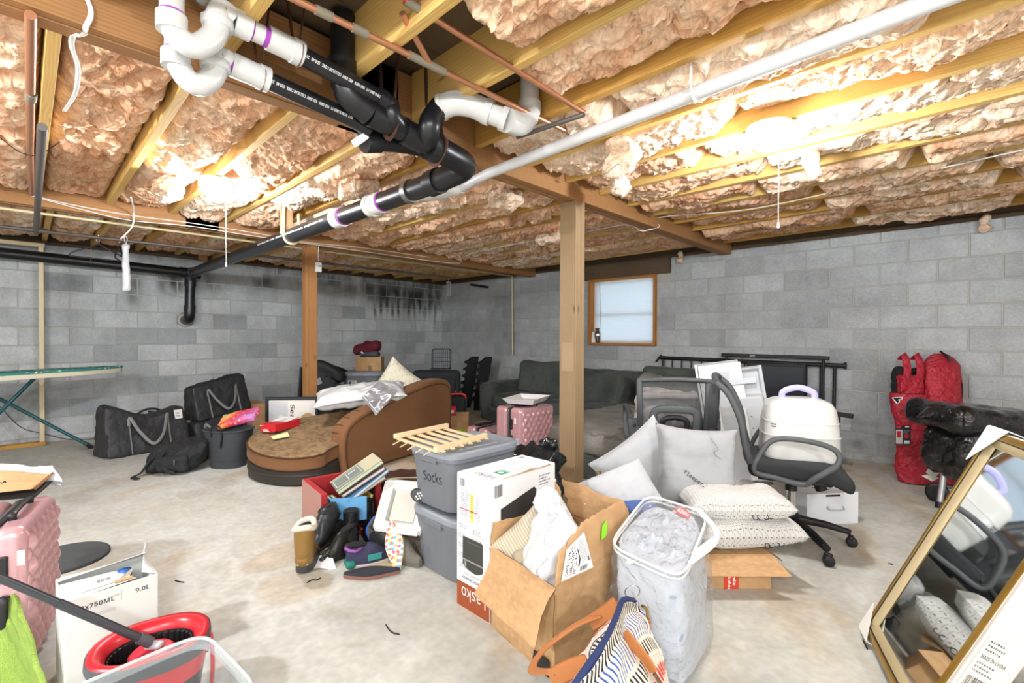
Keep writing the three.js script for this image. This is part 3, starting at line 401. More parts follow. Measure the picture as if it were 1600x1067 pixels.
// ---------- cables ----------
function cable(label, pts, rad = 0.004, m = M.wire, n = 30, flat) { const t = thing('cable', label, 'cable'); part(t, 'sheath', sweep(cr(pts, n, false, 0.5), flat || rad, 6, flat ? { up: [0, 0.3, 1] } : {}), m); return t; }
cable('white flat cable bent over the near girder beside the copper pipe', [[-0.02, 2.4, -1.94], [0.137,2.225,-1.95], [0.135,2.129,-1.955], [0.13,2.135,-2.019], [0.113,2.135,-2.036], [0.115,2.15,-2.155], [0.146,2.2,-2.424], [0.153,2.2,-2.687], [0.132,2.21,-2.965]], 0.005, M.wire, 60, [0.0075, 0.003]);
cable('white cable stapled along the face of the far girder', [[0.037,2.218,-4.94], [0.22,2.193,-4.94], [0.599,2.174,-4.94], [1.042,2.185,-4.94], [1.563,2.18,-4.94], [2.053,2.162,-4.94], [2.6, 2.19, -4.94], [3.6, 2.2, -4.94]], 0.004);
cable('second white cable sagging below the first along the far girder', [[0.043,2.208,-4.93], [0.291,2.166,-4.93], [0.598,2.13,-4.93], [1.039,2.155,-4.93], [1.56,2.147,-4.93], [2.2, 2.15, -4.93], [3.9, 2.16, -4.93], [4.05, 2.22, -4.85], [3.836,2.22,-4.362], [3.786,2.22,-3.238]], 0.004);
cable('white cable hanging in a loose curve by the clothes rail', [[0.547,2.2,-4.405], [0.621,2.188,-4.85], [0.614,2.076,-4.9], [0.556,1.983,-5]], 0.006);
cable('white cable running under the joists and stepping down the near girder', [[3.814,2.225,0.212], [3.976,2.225,-0.588], [4.066,2.225,-1.302], [[3.89,2.244,-1.96]].flat(), [3.869,2.161,-1.955], [3.84,2.14,-2.025], [3.825,2.14,-2.11], [3.757,2.2,-2.231], [3.885,2.23,-2.855]], 0.0045, M.wire, 80);
cable('thin dark wire drooping across the copper pipes at upper left', [[-0.077,2.2,-3.585], [-0.009,2.12,-3.474], [0.053,2.08,-3.309], [0.129,2.15,-3.246]], 0.0025, M.blackWire);
{ const t = thing('thermostat', 'small white control box on the farther post with a wire above', 'thermostat', [2.17, 1.92, -4.955]); part(t, 'case', bx(0.065, 0.1, 0.026, [0, 0, 0], 0.006), M.white); part(t, 'dial', bx(0.03, 0.012, 0.004, [0.006, 0.012, 0.014], 0.001), M.steel); part(t, 'wire', sweep(cr([[0, 0.05, 0], [-0.004, 0.14, 0.004], [0.002, 0.23, 0.006]], 10), 0.003, 6), M.wire); }
function hanger(label, p, yaw, m = M.black) { const t = thing('coat_hanger', label, 'hanger', p, yaw); part(t, 'hook', sweep(cr([[-0.012, -0.03, 0], [-0.016, 0.0, 0], [0, 0.018, 0], [0.016, 0.004, 0], [0.004, -0.03, 0], [0, -0.06, 0]], 18), 0.0022, 6), M.chrome, 'metal hook'); part(t, 'shoulders', sweep(cr([[0, -0.055, 0], [0.06, -0.09, 0], [0.17, -0.15, 0], [0.19, -0.175, 0], [0.17, -0.185, 0], [0, -0.185, 0], [-0.17, -0.185, 0], [-0.19, -0.175, 0], [-0.17, -0.15, 0], [-0.06, -0.09, 0], [0, -0.055, 0]], 60), 0.006, 6), m); return t; }
hanger('black coat hanger hanging flat on the clothes rail', [0.46, 2.048, -5.5], 0.1); hanger('black coat hanger turned edge-on beside the white plastic sleeve', [0.6, 2.048, -5.49], 1.3);
{ const t = thing('plastic_sleeve', 'narrow white plastic sleeve hanging from the clothes rail', 'bag', [0.64, 2.05, -5.45]); part(t, 'film', soft(0.055, 0.42, 0.03, 0.014, 0.02, 0.012, 12, 3).translate(0, -0.25, 0), mat(0xd9d9da, 0.35, { transmission: 0.35, thickness: 0 })); part(t, 'loop', sweep(cr([[0, -0.05, 0], [-0.012, 0.02, 0], [0.008, 0.022, 0], [0.004, -0.05, 0]], 12), 0.003, 6), M.wire); }
{ const t = thing('wind_chime', 'white tubular wind chime hanging in the far corner', 'chime', [5.125,2.152,-6.5]); part(t, 'cord', rod([0, -0.02, 0], [0, 2.25 - [5.125,2.152,-6.5][1], 0], 0.002, 5), M.wire); for (let i = 0; i < 4; i++) part(t, 'tube', rod([(i - 1.5) * 0.02, -0.02, (i % 2) * 0.02], [(i - 1.5) * 0.02, -0.26, (i % 2) * 0.02], 0.008, 8), M.pvc); part(t, 'top_disc', T(lathe([[0, 0.008], [0.04, 0.008], [0.04, -0.006], [0, -0.006]], 16), [0, -0.02, 0]), M.white); }

{ // odd bits of wood and metal overhead
  const a = thing('wood_block', 'short upright wood block holding the strap of the sloping drain', 'block', [1.47, 2.02, -4.03]); part(a, 'block', board(0.09, 0.22, 0.038, [0.03, 0.11, 0], 1), M.tanWood); part(a, 'nail', rod([0.03, 0.06, 0.018], [0.03, 0.06, 0.024], 0.005, 6), M.steel);
  const b = thing('wood_block', 'small orange wood block on the left wall near the pipe elbow', 'block', [1.639,2.224,-7.25]); part(b, 'block', board(0.1, 0.09, 0.06, [0, 0, 0], 0), M.orangeWood); part(b, 'nail', rod([0.02, 0.01, 0.03], [0.02, 0.01, 0.034], 0.004, 6), M.steel);
  const c = thing('pipe_hanger', 'brass-coloured strap hanging from the ceiling around the left wall pipe', 'hanger', [0.523,2.109,-7.06]); part(c, 'strap', sweep([[0, 0.2, 0], [0, 0.02, 0.0], [0, -0.09, 0.0]], [0.016, 0.003], 6, { up: [1, 0, 0] }), M.brass); part(c, 'screw', rod([0, -0.06, 0.002], [0, -0.06, 0.008], 0.006, 8), M.steel);
  const d = thing('flexible_pipe', 'silver bent vent pipe peeking out at the top beside the upper trap', 'pipe'); part(d, 'tube', sweep(cr([[0.407,2.367,-1.9], [0.433,2.341,-1.9], [0.475,2.358,-1.9], [0.499,2.411,-1.9]], 20), 0.024, 14), M.steel); part(d, 'collar', rod([0.493,2.394,-1.9], [0.499,2.415,-1.9], 0.028, 14), M.steel);
}

// ---------- things along the left wall and at the back ----------
const CY = -0.8018; // a thing turned by CY faces the photographer
const fabric = (c, o = {}) => mat(c, 0.95, { bumpMap: rep(weave, 12), bumpScale: 0.0008, ...o });
const suede = (c, o = {}) => mat(c, 0.95, { bumpMap: rep(cloudy, 5), bumpScale: 0.003, sheen: 0.5, sheenRoughness: 0.5, sheenColor: new THREE.Color(0xffe8cc), ...o });
const print = (w, h, draw, rough = 0.8) => mat(0xffffff, rough, { map: paint(w, h, draw) });
// a printed face: a thin quad from corner a (lower left), b (lower right), c (upper right), d (upper left)
const face = (a, b, c, d, th = 0.0008) => { const g = panel(a, b, c, d, th); const u = g.attributes.uv; return g; };
const scribble = (g, x, y, w, lines, lh, col = '#444') => { g.fillStyle = col; for (let i = 0; i < lines; i++) for (let k = x; k < x + w * (0.6 + 0.4 * rnd());) { const l = rr(0.02, 0.09) * w + 2; g.fillRect(k, y + i * lh, l, lh * 0.42); k += l + lh * 0.3; } };
const bars = (g, x, y, w, h) => { g.fillStyle = '#1a1a1a'; for (let k = x; k < x + w;) { const l = 1 + Math.floor(rnd() * 4); g.fillRect(k, y, l, h); k += l + 1 + Math.floor(rnd() * 3); } };
const teal = mat(0x245a60, 0.4, { metalness: 0.3 });
{
  const t = thing('ironing_board', 'teal ironing board standing on crossed legs at the left edge', 'ironing board');
  const tip = [0.77, 0.835, -6.78], yaw = Math.atan2(-0.62, -0.9); // board runs from the tip toward the left edge
  const out = []; for (let i = 0; i <= 20; i++) { const k = i / 20, w = 0.19 * Math.sqrt(Math.min(1, k * 2.6 + 0.0)) * (k > 0.9 ? Math.sqrt(Math.max(0.15, 1 - ((k - 0.9) / 0.1) ** 2)) : 1); out.push([k * 1.35, w]); } const pts = [...out, ...out.slice(1).reverse().map(([a, b]) => [a, -b])];
  const dx = -0.86, dz = 0.5, place = (g) => { const m = new THREE.Matrix4().makeBasis(V([dx, 0, dz]).normalize(), V([0, 1, 0]), V([-dz, 0, dx]).normalize().multiplyScalar(1)); m.setPosition(...tip); return g.applyMatrix4(m); };
  const cover = paint(256, 128, (g, w, h) => { g.fillStyle = '#3d8f86'; g.fillRect(0, 0, w, h); g.fillStyle = '#e9e6d2'; for (let i = 0; i < 46; i++) { g.beginPath(); g.ellipse(rnd() * w, rnd() * h, rr(3, 11), rr(2, 5), rnd() * 3, 0, 7); g.fill(); } }); cover.wrapS = cover.wrapT = THREE.RepeatWrapping;
  const up = (g) => g.rotateX(-PI / 2);
  part(t, 'cover', place(up(prism(pts, 0.022, 0.008, undefined, 2))), mat(0xffffff, 0.9, { map: rep(cover, 1.6) })); part(t, 'skirt', place(up(prism(pts.map(([a, b]) => [a * 0.985 + 0.012, b * 0.95]), 0.045, 0.004)).translate(0, -0.045, 0)), mat(0xe3dcc4, 0.95));
  part(t, 'leg', rod([0.08,0.788,-6.55], [-0.348,0.212,-6.601], 0.016), teal); part(t, 'leg', rod([-0.261,0.623,-7.02], [0.474,0.02,-6.729], 0.016), teal); part(t, 'foot', rod([0.466,0.02,-6.823], [0.482,0.016,-6.621], 0.021), M.black);
}
cable('black cable lying along the foot of the left wall', [[-0.18,0.454,-7.2], [-0.031,0.215,-7.24], [0.137,0.121,-7.24], [0.356,0.006,-7.348], [0.561,0.006,-7.177], [0.647,-0.011,-7.2]], 0.004, M.blackWire, 40);
{
  const t = thing('floor_fan', 'round black fan standing behind the nearer black storage bag', 'fan', [0.98, 0, -6.6], 0.1), c = [0, 0.21, 0];
  const tor = (r, q) => new THREE.TorusGeometry(r, q, 8, 36); part(t, 'cage', [T(tor(0.16, 0.012), c), T(tor(0.11, 0.004), c), T(tor(0.07, 0.004), add(c, [0, 0, 0.02])), ...[...Array(12)].map((_, i) => rod(add(c, [0.03 * Math.cos(i * PI / 6), 0.03 * Math.sin(i * PI / 6), 0.025]), add(c, [0.16 * Math.cos(i * PI / 6), 0.16 * Math.sin(i * PI / 6), 0]), 0.003, 5))], M.black).userData.kind = 'stuff';
  part(t, 'hub', T(lathe([[0, 0.02], [0.035, 0.015], [0.04, -0.02], [0, -0.02]], 16), add(c, [0, 0, 0.01]), [PI / 2, 0, 0]), M.black); for (let i = 0; i < 4; i++) part(t, 'blade', T(prism([[0.03, -0.012], [0.13, -0.045], [0.14, 0.02], [0.03, 0.016]], 0.004, 0.001), add(c, [0, 0, -0.02]), [0.25, 0, i * PI / 2]), M.steel);
  part(t, 'stand', sweep(cr([[-0.12, 0.01, 0.08], [-0.13, 0.02, 0], [-0.16, 0.2, -0.01], [-0.13, 0.02, -0.04], [0.13, 0.02, -0.04], [0.16, 0.2, -0.01], [0.13, 0.02, 0], [0.12, 0.01, 0.08]], 50), 0.008, 8), M.black);
}
const bagTop = mat(0x2c2d2f, 0.55, { bumpMap: rep(cloudy, 4), bumpScale: 0.008 }), strapGrey = fabric(0x8a8a88), blackCloth = mat(0x1b1c1e, 0.8, { bumpMap: rep(cloudy, 5), bumpScale: 0.008 });
const patchPrint = print(128, 96, (g) => { g.fillStyle = '#e8e8e6'; g.fillRect(0, 0, 128, 96); g.fillStyle = '#2a2a2a'; g.font = 'bold 26px sans-serif'; g.fillText('PACK', 22, 46); g.fillText('YOUR', 22, 76); });
function storageBag(label, pos, yaw, w, h, d, sag, lean, patch) {
  const t = thing('storage_bag', label, 'bag', pos, yaw, 'black woven storage bags');
  const f = (q) => { const k = clamp(q.y / h + 0.5); q.z *= 1 - 0.5 * k; q.z -= lean * k; q.y -= sag * Math.max(0, k - 0.35) * Math.cos(clamp(q.x / w, -0.5, 0.5) * PI) ** 2; q.x *= 1 - 0.05 * k; q.y += 0.04 * k * Math.sin(q.x * 5 + sag * 20); };
  part(t, 'body', soft(w, h, d, 0.035, 0.022, 0.016, 8, w * 50, f).translate(0, h / 2, 0), bagTop);
  const zf = (k) => d / 2 * (1 - 0.5 * k) - lean * k + 0.012, P = (x, y) => [x, y, zf(y / h) + 0.004];
  for (const s of [1]) { for (const x of [-0.17, 0.17]) part(t, 'webbing', sweep([P(x, 0.02), P(x, h * 0.35), P(x, h * 0.66)], [0.018, 0.0015], 6, { up: [1, 0, 0] }), strapGrey); part(t, 'handle', sweep(cr([P(-0.17, h * 0.64), add(P(-0.16, h * 0.8), [0, 0, 0.02]), add(P(-0.1, h * 0.5), [0, 0, 0.04]), add(P(0, h * 0.22), [0, 0, 0.05]), add(P(0.1, h * 0.4), [0, 0, 0.04]), add(P(0.16, h * 0.8), [0, 0, 0.02]), P(0.17, h * 0.64)], 40), [0.018, 0.002], 6, { up: [0.3, 0, 1] }), strapGrey); }
  part(t, 'zipper', sweep(cr([...Array(9)].map((_, i) => { const x = (i / 8 - 0.5) * w * 0.9; return [x, h - sag * 0.65 * Math.cos(x / w * PI) ** 2 + 0.045 * Math.sin(x * 5 + sag * 20), -lean + 0.02]; }), 30), [0.012, 0.004], 6), M.black);
  if (patch) part(t, 'patch', face(P(0.24, h * 0.66), P(0.31, h * 0.66), P(0.315, h * 0.86), P(0.235, h * 0.86)), patchPrint);
  return t;
}
storageBag('sagging black storage bag with grey handles, nearest the ironing board', [0.86, 0, -6.12], 0.24, 0.74, 0.46, 0.34, 0.15, 0.04, true);
storageBag('squashed black storage bag at the bottom, under the upright black bag', [1.55, 0, -6.34], 0.22, 0.56, 0.24, 0.36, 0.02, 0);
{ const b = storageBag('bulging black storage bag leaning on top of another by the left wall', [1.62, 0.245, -6.44], 0.3, 0.66, 0.42, 0.3, 0.03, 0.02); b.rotation.z = 0.08; }
{ // slumped backpack
  const t = thing('backpack', 'slumped black backpack lying on the floor beside the black tub', 'backpack', [0.98, 0, -5.0], CY + 0.2);
  part(t, 'body', soft(0.42, 0.27, 0.3, 0.09, 0.02, 0.04, 7, 9, (q) => { q.x += q.y * 0.5; }).translate(-0.02, 0.135, 0), blackCloth); part(t, 'pocket', soft(0.24, 0.14, 0.1, 0.04, 0.016, 0.02, 9, 4).translate(-0.02, 0.1, 0.16), blackCloth);
  part(t, 'strap', sweep(cr([[-0.1, 0.2, 0.08], [-0.2, 0.12, 0.14], [-0.24, 0.04, 0.18], [-0.28, 0.014, 0.22], [-0.22, 0.01, 0.27]], 24), [0.02, 0.004], 8, { up: [0, 1, 0] }), blackCloth); part(t, 'strap', sweep(cr([[-0.06, 0.24, 0.06], [-0.1, 0.16, 0.18], [-0.05, 0.06, 0.21], [0.02, 0.03, 0.22]], 20), [0.014, 0.003], 8), blackCloth); part(t, 'zipper_pull', bx(0.008, 0.04, 0.004, [0.02, 0.12, 0.215], 0.001), M.steel);
}
{ // flexible tub
  const t = thing('rubber_tub', 'charcoal flexible tub with rope handles in front of the brown chaise', 'tub', [1.3, 0, -4.86], CY - 0.1), R = [], H = 0.34;
  for (let i = 0; i <= 12; i++) { const k = i / 12; R.push(ring(0, 0.0 + k * H, 0, 0.135 + 0.065 * k, 0.115 + 0.045 * k, 28, 0.75)); } const I = R.slice().reverse().map((r) => r.map(([x, y, z]) => [x * 0.96, y * 0.985 + 0.006, z * 0.955]));
  const m = mat(0x3a3d40, 0.75, { bumpMap: rep(grain, 3), bumpScale: 0.001, side: THREE.DoubleSide }); part(t, 'wall', loft([...R, ...I], false), m); part(t, 'bottom', loft([ring(0, 0.0, 0, 0.134, 0.114, 28, 0.75), ring(0, 0.008, 0, 0.134, 0.114, 28, 0.75)]), m);
  part(t, 'rim', sweep(R[12].map(([x, y, z]) => [x, y, z]), 0.008, 8, { closed: true }), m); for (let i = 1; i < 4; i++) part(t, 'rib', sweep(R[0].map(([x, y, z]) => [x * (1 + 0.17 * i / 4 * 1.2 + 0.06), 0.03 + i * 0.045, z * (1 + 0.13 * i / 4 * 1.2 + 0.06)]), 0.003, 6, { closed: true }), m);
  for (const s of [-1, 1]) part(t, 'handle', sweep(cr([[-0.05, 0.3, s * 0.157], [-0.045, 0.37, s * 0.165], [0, 0.4, s * 0.16], [0.045, 0.37, s * 0.165], [0.05, 0.3, s * 0.157], [0.03, 0.2, s * 0.15]], 24), 0.008, 8), M.black);
}
{ const t = thing('gift_bag', 'shiny bag printed in red, orange and blue resting on the tub', 'bag', [1.42, 0.37, -4.98], CY + 0.15);
  const p = print(128, 128, (g) => { const r = g.createLinearGradient(0, 0, 128, 90); for (const [k, c] of [[0, '#7fb2dc'], [0.3, '#f1b45a'], [0.5, '#e8434a'], [0.75, '#d65f9a'], [1, '#b9a4dc']]) r.addColorStop(k, c); g.fillStyle = r; g.fillRect(0, 0, 128, 128); g.fillStyle = '#fff'; for (let i = 0; i < 7; i++) { g.beginPath(); g.arc(20 + i * 15, 50 + (i * 31 % 40), 3, 0, 7); g.fill(); } }, 0.35); p.map.wrapS = p.map.wrapT = THREE.RepeatWrapping;
  part(t, 'body', T(soft(0.34, 0.06, 0.22, 0.02, 0.02, 0.02, 9, 2), [0, 0.04, 0], [0.35, 0, 0.25]), mat(0xffffff, 0.35, { map: rep(p.map, 3, 3, 0.5, 0.5) })); part(t, 'handle', sweep(cr([[-0.1, 0.03, -0.1], [-0.12, 0.09, -0.14], [-0.02, 0.1, -0.13], [0, 0.07, -0.1]], 16), 0.004, 6), M.black); }
{ const t = thing('cardboard_box', 'plain brown cardboard box on the floor by the left wall, left of the framed picture', 'box', [1.95, 0, -6.72], 0.1); part(t, 'carton', bx(0.5, 0.32, 0.4, [0, 0.16, 0], 0.004), M.card); part(t, 'tape', bx(0.05, 0.003, 0.405, [0, 0.32, 0], 0), mat(0xb89a68, 0.3)); }
{ // framed print with blackletter lettering, lying on its side
  const a = [1.715,0.298,-5.146], b = [2.106,0.329,-4.801]; const W = Math.hypot(b[0] - a[0], b[2] - a[2]), yaw = Math.atan2(-(b[2] - a[2]), b[0] - a[0]), H = 0.57;
  const t = thing('framed_picture', 'black-framed print with blackletter lettering standing on its side', 'picture', [(a[0] + b[0]) / 2, 0.0, (a[2] + b[2]) / 2], yaw); const f = mat(0x23262c, 0.4);
  part(t, 'frame', prism([[-W / 2, 0], [W / 2, 0], [W / 2, H], [-W / 2, H]], 0.03, 0.004, [[[-W / 2 + 0.03, 0.03], [-W / 2 + 0.03, H - 0.03], [W / 2 - 0.03, H - 0.03], [W / 2 - 0.03, 0.03]]]), f);
  part(t, 'print', face([-W / 2 + 0.02, 0.02, 0.012], [W / 2 - 0.02, 0.02, 0.012], [W / 2 - 0.02, H - 0.02, 0.012], [-W / 2 + 0.02, H - 0.02, 0.012]), print(512, 384, (g) => { g.fillStyle = '#e6e2da'; g.fillRect(0, 0, 512, 384); g.strokeStyle = '#34405a'; g.lineWidth = 6; g.strokeRect(8, 8, 496, 368); g.fillStyle = '#cfd0d2'; g.fillRect(20, 20, 190, 344); g.fillStyle = '#e9e9e8'; g.beginPath(); g.ellipse(130, 190, 50, 70, 0.3, 0, 7); g.fill(); g.fillStyle = '#b9a59a'; g.beginPath(); g.ellipse(140, 190, 22, 40, 0.2, 0, 7); g.fill(); g.strokeStyle = '#c29a6a'; g.lineWidth = 26; g.beginPath(); g.arc(420, 210, 90, PI, 2 * PI); g.stroke(); g.fillStyle = '#b6bab4'; g.beginPath(); g.ellipse(410, 260, 80, 60, 0, 0, 7); g.fill(); g.save(); g.translate(236, 42); g.rotate(PI / 2); g.fillStyle = '#15151a'; g.font = 'bold 62px serif'; g.fillText('Seag', 0, 0); g.restore(); }, 0.25));
  part(t, 'glazing', bx(W - 0.06, H - 0.06, 0.002, [0, H / 2, 0.018], 0), new THREE.MeshPhysicalMaterial({ color: 0xffffff, roughness: 0.03, transmission: 1, thickness: 0 }));
  const d = thing('dark_plank', 'dark plank leaning against the farther wooden post', 'plank', [2.06, 0, -5.14], 0.2); part(d, 'board', T(alongUV(box(0.07, 0.86, 0.03, 0.003), 1), [0, 0.43, 0.0], [0, 0, -0.07]), M.black);
}
// ---------- brown chaise and what lies on it ----------
{
  const t = thing('chaise_longue', 'brown suede chaise longue with a curved side and paisley cushion', 'chaise'), brown = suede(0x7a5434), brownTop = mat(0xffffff, 0.95, { map: rep(pix(512, 512, (u, v) => { const n = tn(u, v, 8, 41, 4), k = Math.sin((tn(u, v, 4, 42, 2) * 26 + n * 7)), q = k > 0.55 ? 1 : k > 0.2 ? 0.35 : 0; return mix3([124 + n * 50, 100 + n * 44, 70 + n * 30], [156, 132, 98], q * 0.6); }), 2.4), bumpMap: rep(cloudy, 8), bumpScale: 0.002 });
  const top = [[1.844, 0, -3.81], [1.662, 0, -3.723], [1.505, 0, -3.774], [1.395, 0, -3.89], [1.32, 0, -4.05], [1.29, 0, -4.22], [1.305, 0, -4.38], [1.38, 0, -4.53], [1.52, 0, -4.66], [1.7, 0, -4.71], [1.932, 0, -4.69], [2.166, 0, -4.63], [2.406, 0, -4.55]], far = [[3.05, 0, -4.45], [2.75, 0, -4.05]], o = [...top, ...far].map((p) => [p[0], -p[2]]), c = [2.0, 4.3], grow = (k) => o.map(([x, z]) => [c[0] + (x - c[0]) * k, c[1] + (z - c[1]) * k]);
  const rise = (x, z) => 0.165 * Math.max(0, 0.718 * x - 0.695 * z - 3.7), up = (g) => { g.rotateX(-PI / 2); return g; }, lift = (g) => { const q = g.attributes.position; for (let i = 0; i < q.count; i++) q.setY(i, q.getY(i) + rise(q.getX(i), q.getZ(i)) * sm(0, 0.1, q.getY(i))); g.computeVertexNormals(); return g; }, smooth = (p) => cr(p.map(([a, b]) => [a, b, 0]), 90, true, 0.5).map((v) => [v.x, v.y]);
  part(t, 'base', lift(up(prism(smooth(grow(0.99)), 0.115, 0.012)).translate(0, 0.005, 0)), mat(0x2c2620, 0.5, { bumpMap: rep(cloudy, 6), bumpScale: 0.002 })); part(t, 'seam', sweep(smooth(grow(0.992)).map(([a, b]) => [a, 0.085, -b]), 0.006, 6, { closed: true }), mat(0x3a332c, 0.5));
  part(t, 'seat_cushion', lift(up(prism(smooth(grow(1.0)), 0.115, 0.02, undefined, 3)).translate(0, 0.12, 0)), brown); part(t, 'cushion_top', lift(up(prism(smooth(grow(0.985)), 0.02, 0.009, undefined, 2)).translate(0, 0.222, 0)), brownTop); part(t, 'piping', sweep(smooth(grow(1.0)).map(([a, b]) => [a, 0.228 + rise(a, -b), -b]), 0.007, 6, { closed: true }), mat(0x4a3018, 0.95));
  // curved side: profile in its own plane from A (low end) to B
  const A = [1.86, 0, -3.76], L = 1.43, yaw = 0.222, prof = cr([[0.02, 0.02, 0], [-0.01, 0.2, 0], [0.0, 0.36, 0], [0.06, 0.45, 0], [0.2, 0.52, 0], [0.45, 0.585, 0], [0.75, 0.665, 0], [1.05, 0.725, 0], [1.25, 0.74, 0], [1.38, 0.71, 0], [1.44, 0.63, 0], [1.45, 0.4, 0], [1.44, 0.02, 0]], 70).map((v) => [v.x, v.y]);
  const s = (g) => T(g, A, [0, yaw, 0]); part(t, 'curved_side', s(prism(prof, 0.17, 0.03, undefined, 4).translate(0, 0, -0.17)), brown); part(t, 'piping', s(sweep(prof.map(([x, y]) => [0.72 + (x - 0.72) * 0.955, 0.02 + (y - 0.02) * 0.93, 0.001]), 0.006, 6)), mat(0x4d3018, 0.95));
  for (let i = 0; i < 5; i++) { const k = 12 + i * 4; const [x, y] = prof[k]; part(t, 'pleat', s(sweep([[x, y, -0.15], [x, y + 0.002, -0.08], [x + 0.01, y - 0.008, -0.02]], 0.005, 6)), mat(0x5a3a1c, 0.95)); }
  const b = thing('game_box', 'red and white game box lying on the chaise cushion', 'box'); const p0 = [1.55,0.328,-4.383], p1 = [1.802,0.369,-4.497], p2 = [1.443,0.33,-4.522], e = V(p1).sub(V(p0)), w = V(p2).sub(V(p0)), th = 0.062, none = 0; const P = (i, j, k) => V(p0).addScaledVector(e, i).addScaledVector(w, j).add(new THREE.Vector3(0, th * k, 0)).toArray();
  const yaw2 = Math.atan2(-e.z, e.x), el = e.length(), wl = w.length(); part(b, 'lid', T(box(el, th, wl, 0.003), P(0.5, 0.5, 0.5), [0, yaw2, 0]), mat(0xc61f28, 0.45)); part(b, 'top_print', face(P(0.01, 0.02, 1.015), P(0.99, 0.02, 1.015), P(0.99, 0.98, 1.015), P(0.01, 0.98, 1.015)), print(256, 192, (g) => { g.fillStyle = '#f3efe8'; g.fillRect(0, 0, 256, 192); g.fillStyle = '#8fa79a'; g.fillRect(40, 40, 90, 90); g.fillStyle = '#c9d2c4'; g.fillRect(140, 60, 70, 60); g.fillStyle = '#c61f28'; g.fillRect(0, 176, 256, 16); }, 0.4)); part(b, 'side_print', face(P(0.05, -0.01, 0.15), P(0.95, -0.01, 0.15), P(0.95, -0.01, 0.85), P(0.05, -0.01, 0.85)), print(256, 48, (g) => { g.fillStyle = '#c61f28'; g.fillRect(0, 0, 256, 48); g.fillStyle = '#f4dcdc'; for (let i = 0; i < 6; i++) { g.beginPath(); g.arc(30 + i * 38, 24, 9, 0, 7); g.fill(); } }, 0.4)); part(b, 'end_print', face(P(-0.008, 0.85, 0.15), P(-0.008, 0.15, 0.15), P(-0.008, 0.15, 0.85), P(-0.008, 0.85, 0.85)), print(128, 48, (g) => { g.fillStyle = '#c61f28'; g.fillRect(0, 0, 128, 48); g.fillStyle = '#f2f2f0'; g.fillRect(20, 20, 60, 20); bars(g, 26, 24, 46, 12); }, 0.4));
  const n = thing('sticky_note', 'pale yellow paper note on the front of the chaise cushion', 'paper'); part(n, 'paper', panel([1.478,0.325,-4.328], [1.467,0.312,-4.238], [1.597,0.322,-4.219], [1.621,0.34,-4.339], 0.001), mat(0xe9e4a8, 0.9));
  const cm = print(256, 256, (g) => { g.fillStyle = '#e2ddc6'; g.fillRect(0, 0, 256, 256); for (let i = 0; i < 70; i++) { g.fillStyle = ['#b9b49c', '#c9a9a0', '#9aa78c'][i % 3]; g.beginPath(); g.ellipse((i * 37) % 256, (i * 61) % 256, 5, 3, i, 0, 7); g.fill(); } }, 0.95); cm.map.wrapS = cm.map.wrapT = THREE.RepeatWrapping;
  const p = thing('pillow', 'cream patterned pillow standing behind the curved chaise side', 'pillow', [2.858,0.548,-4.515]); part(p, 'cushion', T(pillow(0.62, 0.6, 0.18, { sd: 2, amp: 0.014 }), [0, 0, 0], [PI / 2 - 0.2, 0, 0]).rotateZ(0.95).rotateY(CY + 0.15), mat(0xffffff, 0.95, { map: rep(cm.map, 3.4) }));
  const q = thing('pillow', 'white pillow in a zipped plastic cover lying over the chaise', 'pillow', [2.232,0.635,-4.157]); part(q, 'cover', T(pillow(0.84, 0.34, 0.17, { sd: 5, amp: 0.02, pinch: 0.06 }), [0, 0, 0], [0.28, 0, 0.1]).rotateY(CY + 0.28), mat(0xd5d8d8, 0.3, { bumpMap: rep(cloudy, 5), bumpScale: 0.01, clearcoat: 0.6 })); part(q, 'zip', T(sweep(cr([[-0.38, 0.0, 0.162], [-0.2, 0.01, 0.165], [0.1, 0.01, 0.165], [0.38, 0, 0.162]], 20), 0.006, 6), [0, 0, 0], [0.28, 0, 0.1]).rotateY(CY + 0.28), M.steel);
  const z = thing('zip_bag', 'silvery empty plastic bag hanging over the chaise side', 'bag'); const c0 = [2.233,0.784,-3.842], c1 = [2.375,0.691,-3.751], c2 = [2.136,0.496,-3.722], c3 = [2.033,0.662,-3.787]; part(z, 'film', panel(c0, c1, c2, c3, 0.004, 14, 14, (u, v) => { const k = fbm(u * 3, v * 3, 2, 3) * 0.05; return [-0.7 * k, 0.1 * k, 0.7 * k]; }), mat(0xb9bac0, 0.22, { metalness: 0.5 })); part(z, 'zip', sweep([V(c3).lerp(V(c0), 0.1).toArray(), V(c2).lerp(V(c1), 0.1).toArray()], 0.004, 6), M.white);
  const k = thing('trash_bag', 'crumpled dark bag lying between the chaise seat and the framed picture', 'bag', [2.42, 0.37, -4.72], CY); part(k, 'film', soft(0.42, 0.3, 0.3, 0.12, 0.025, 0.07, 6, 8).translate(0, 0.15, 0), mat(0x24282a, 0.35));
}
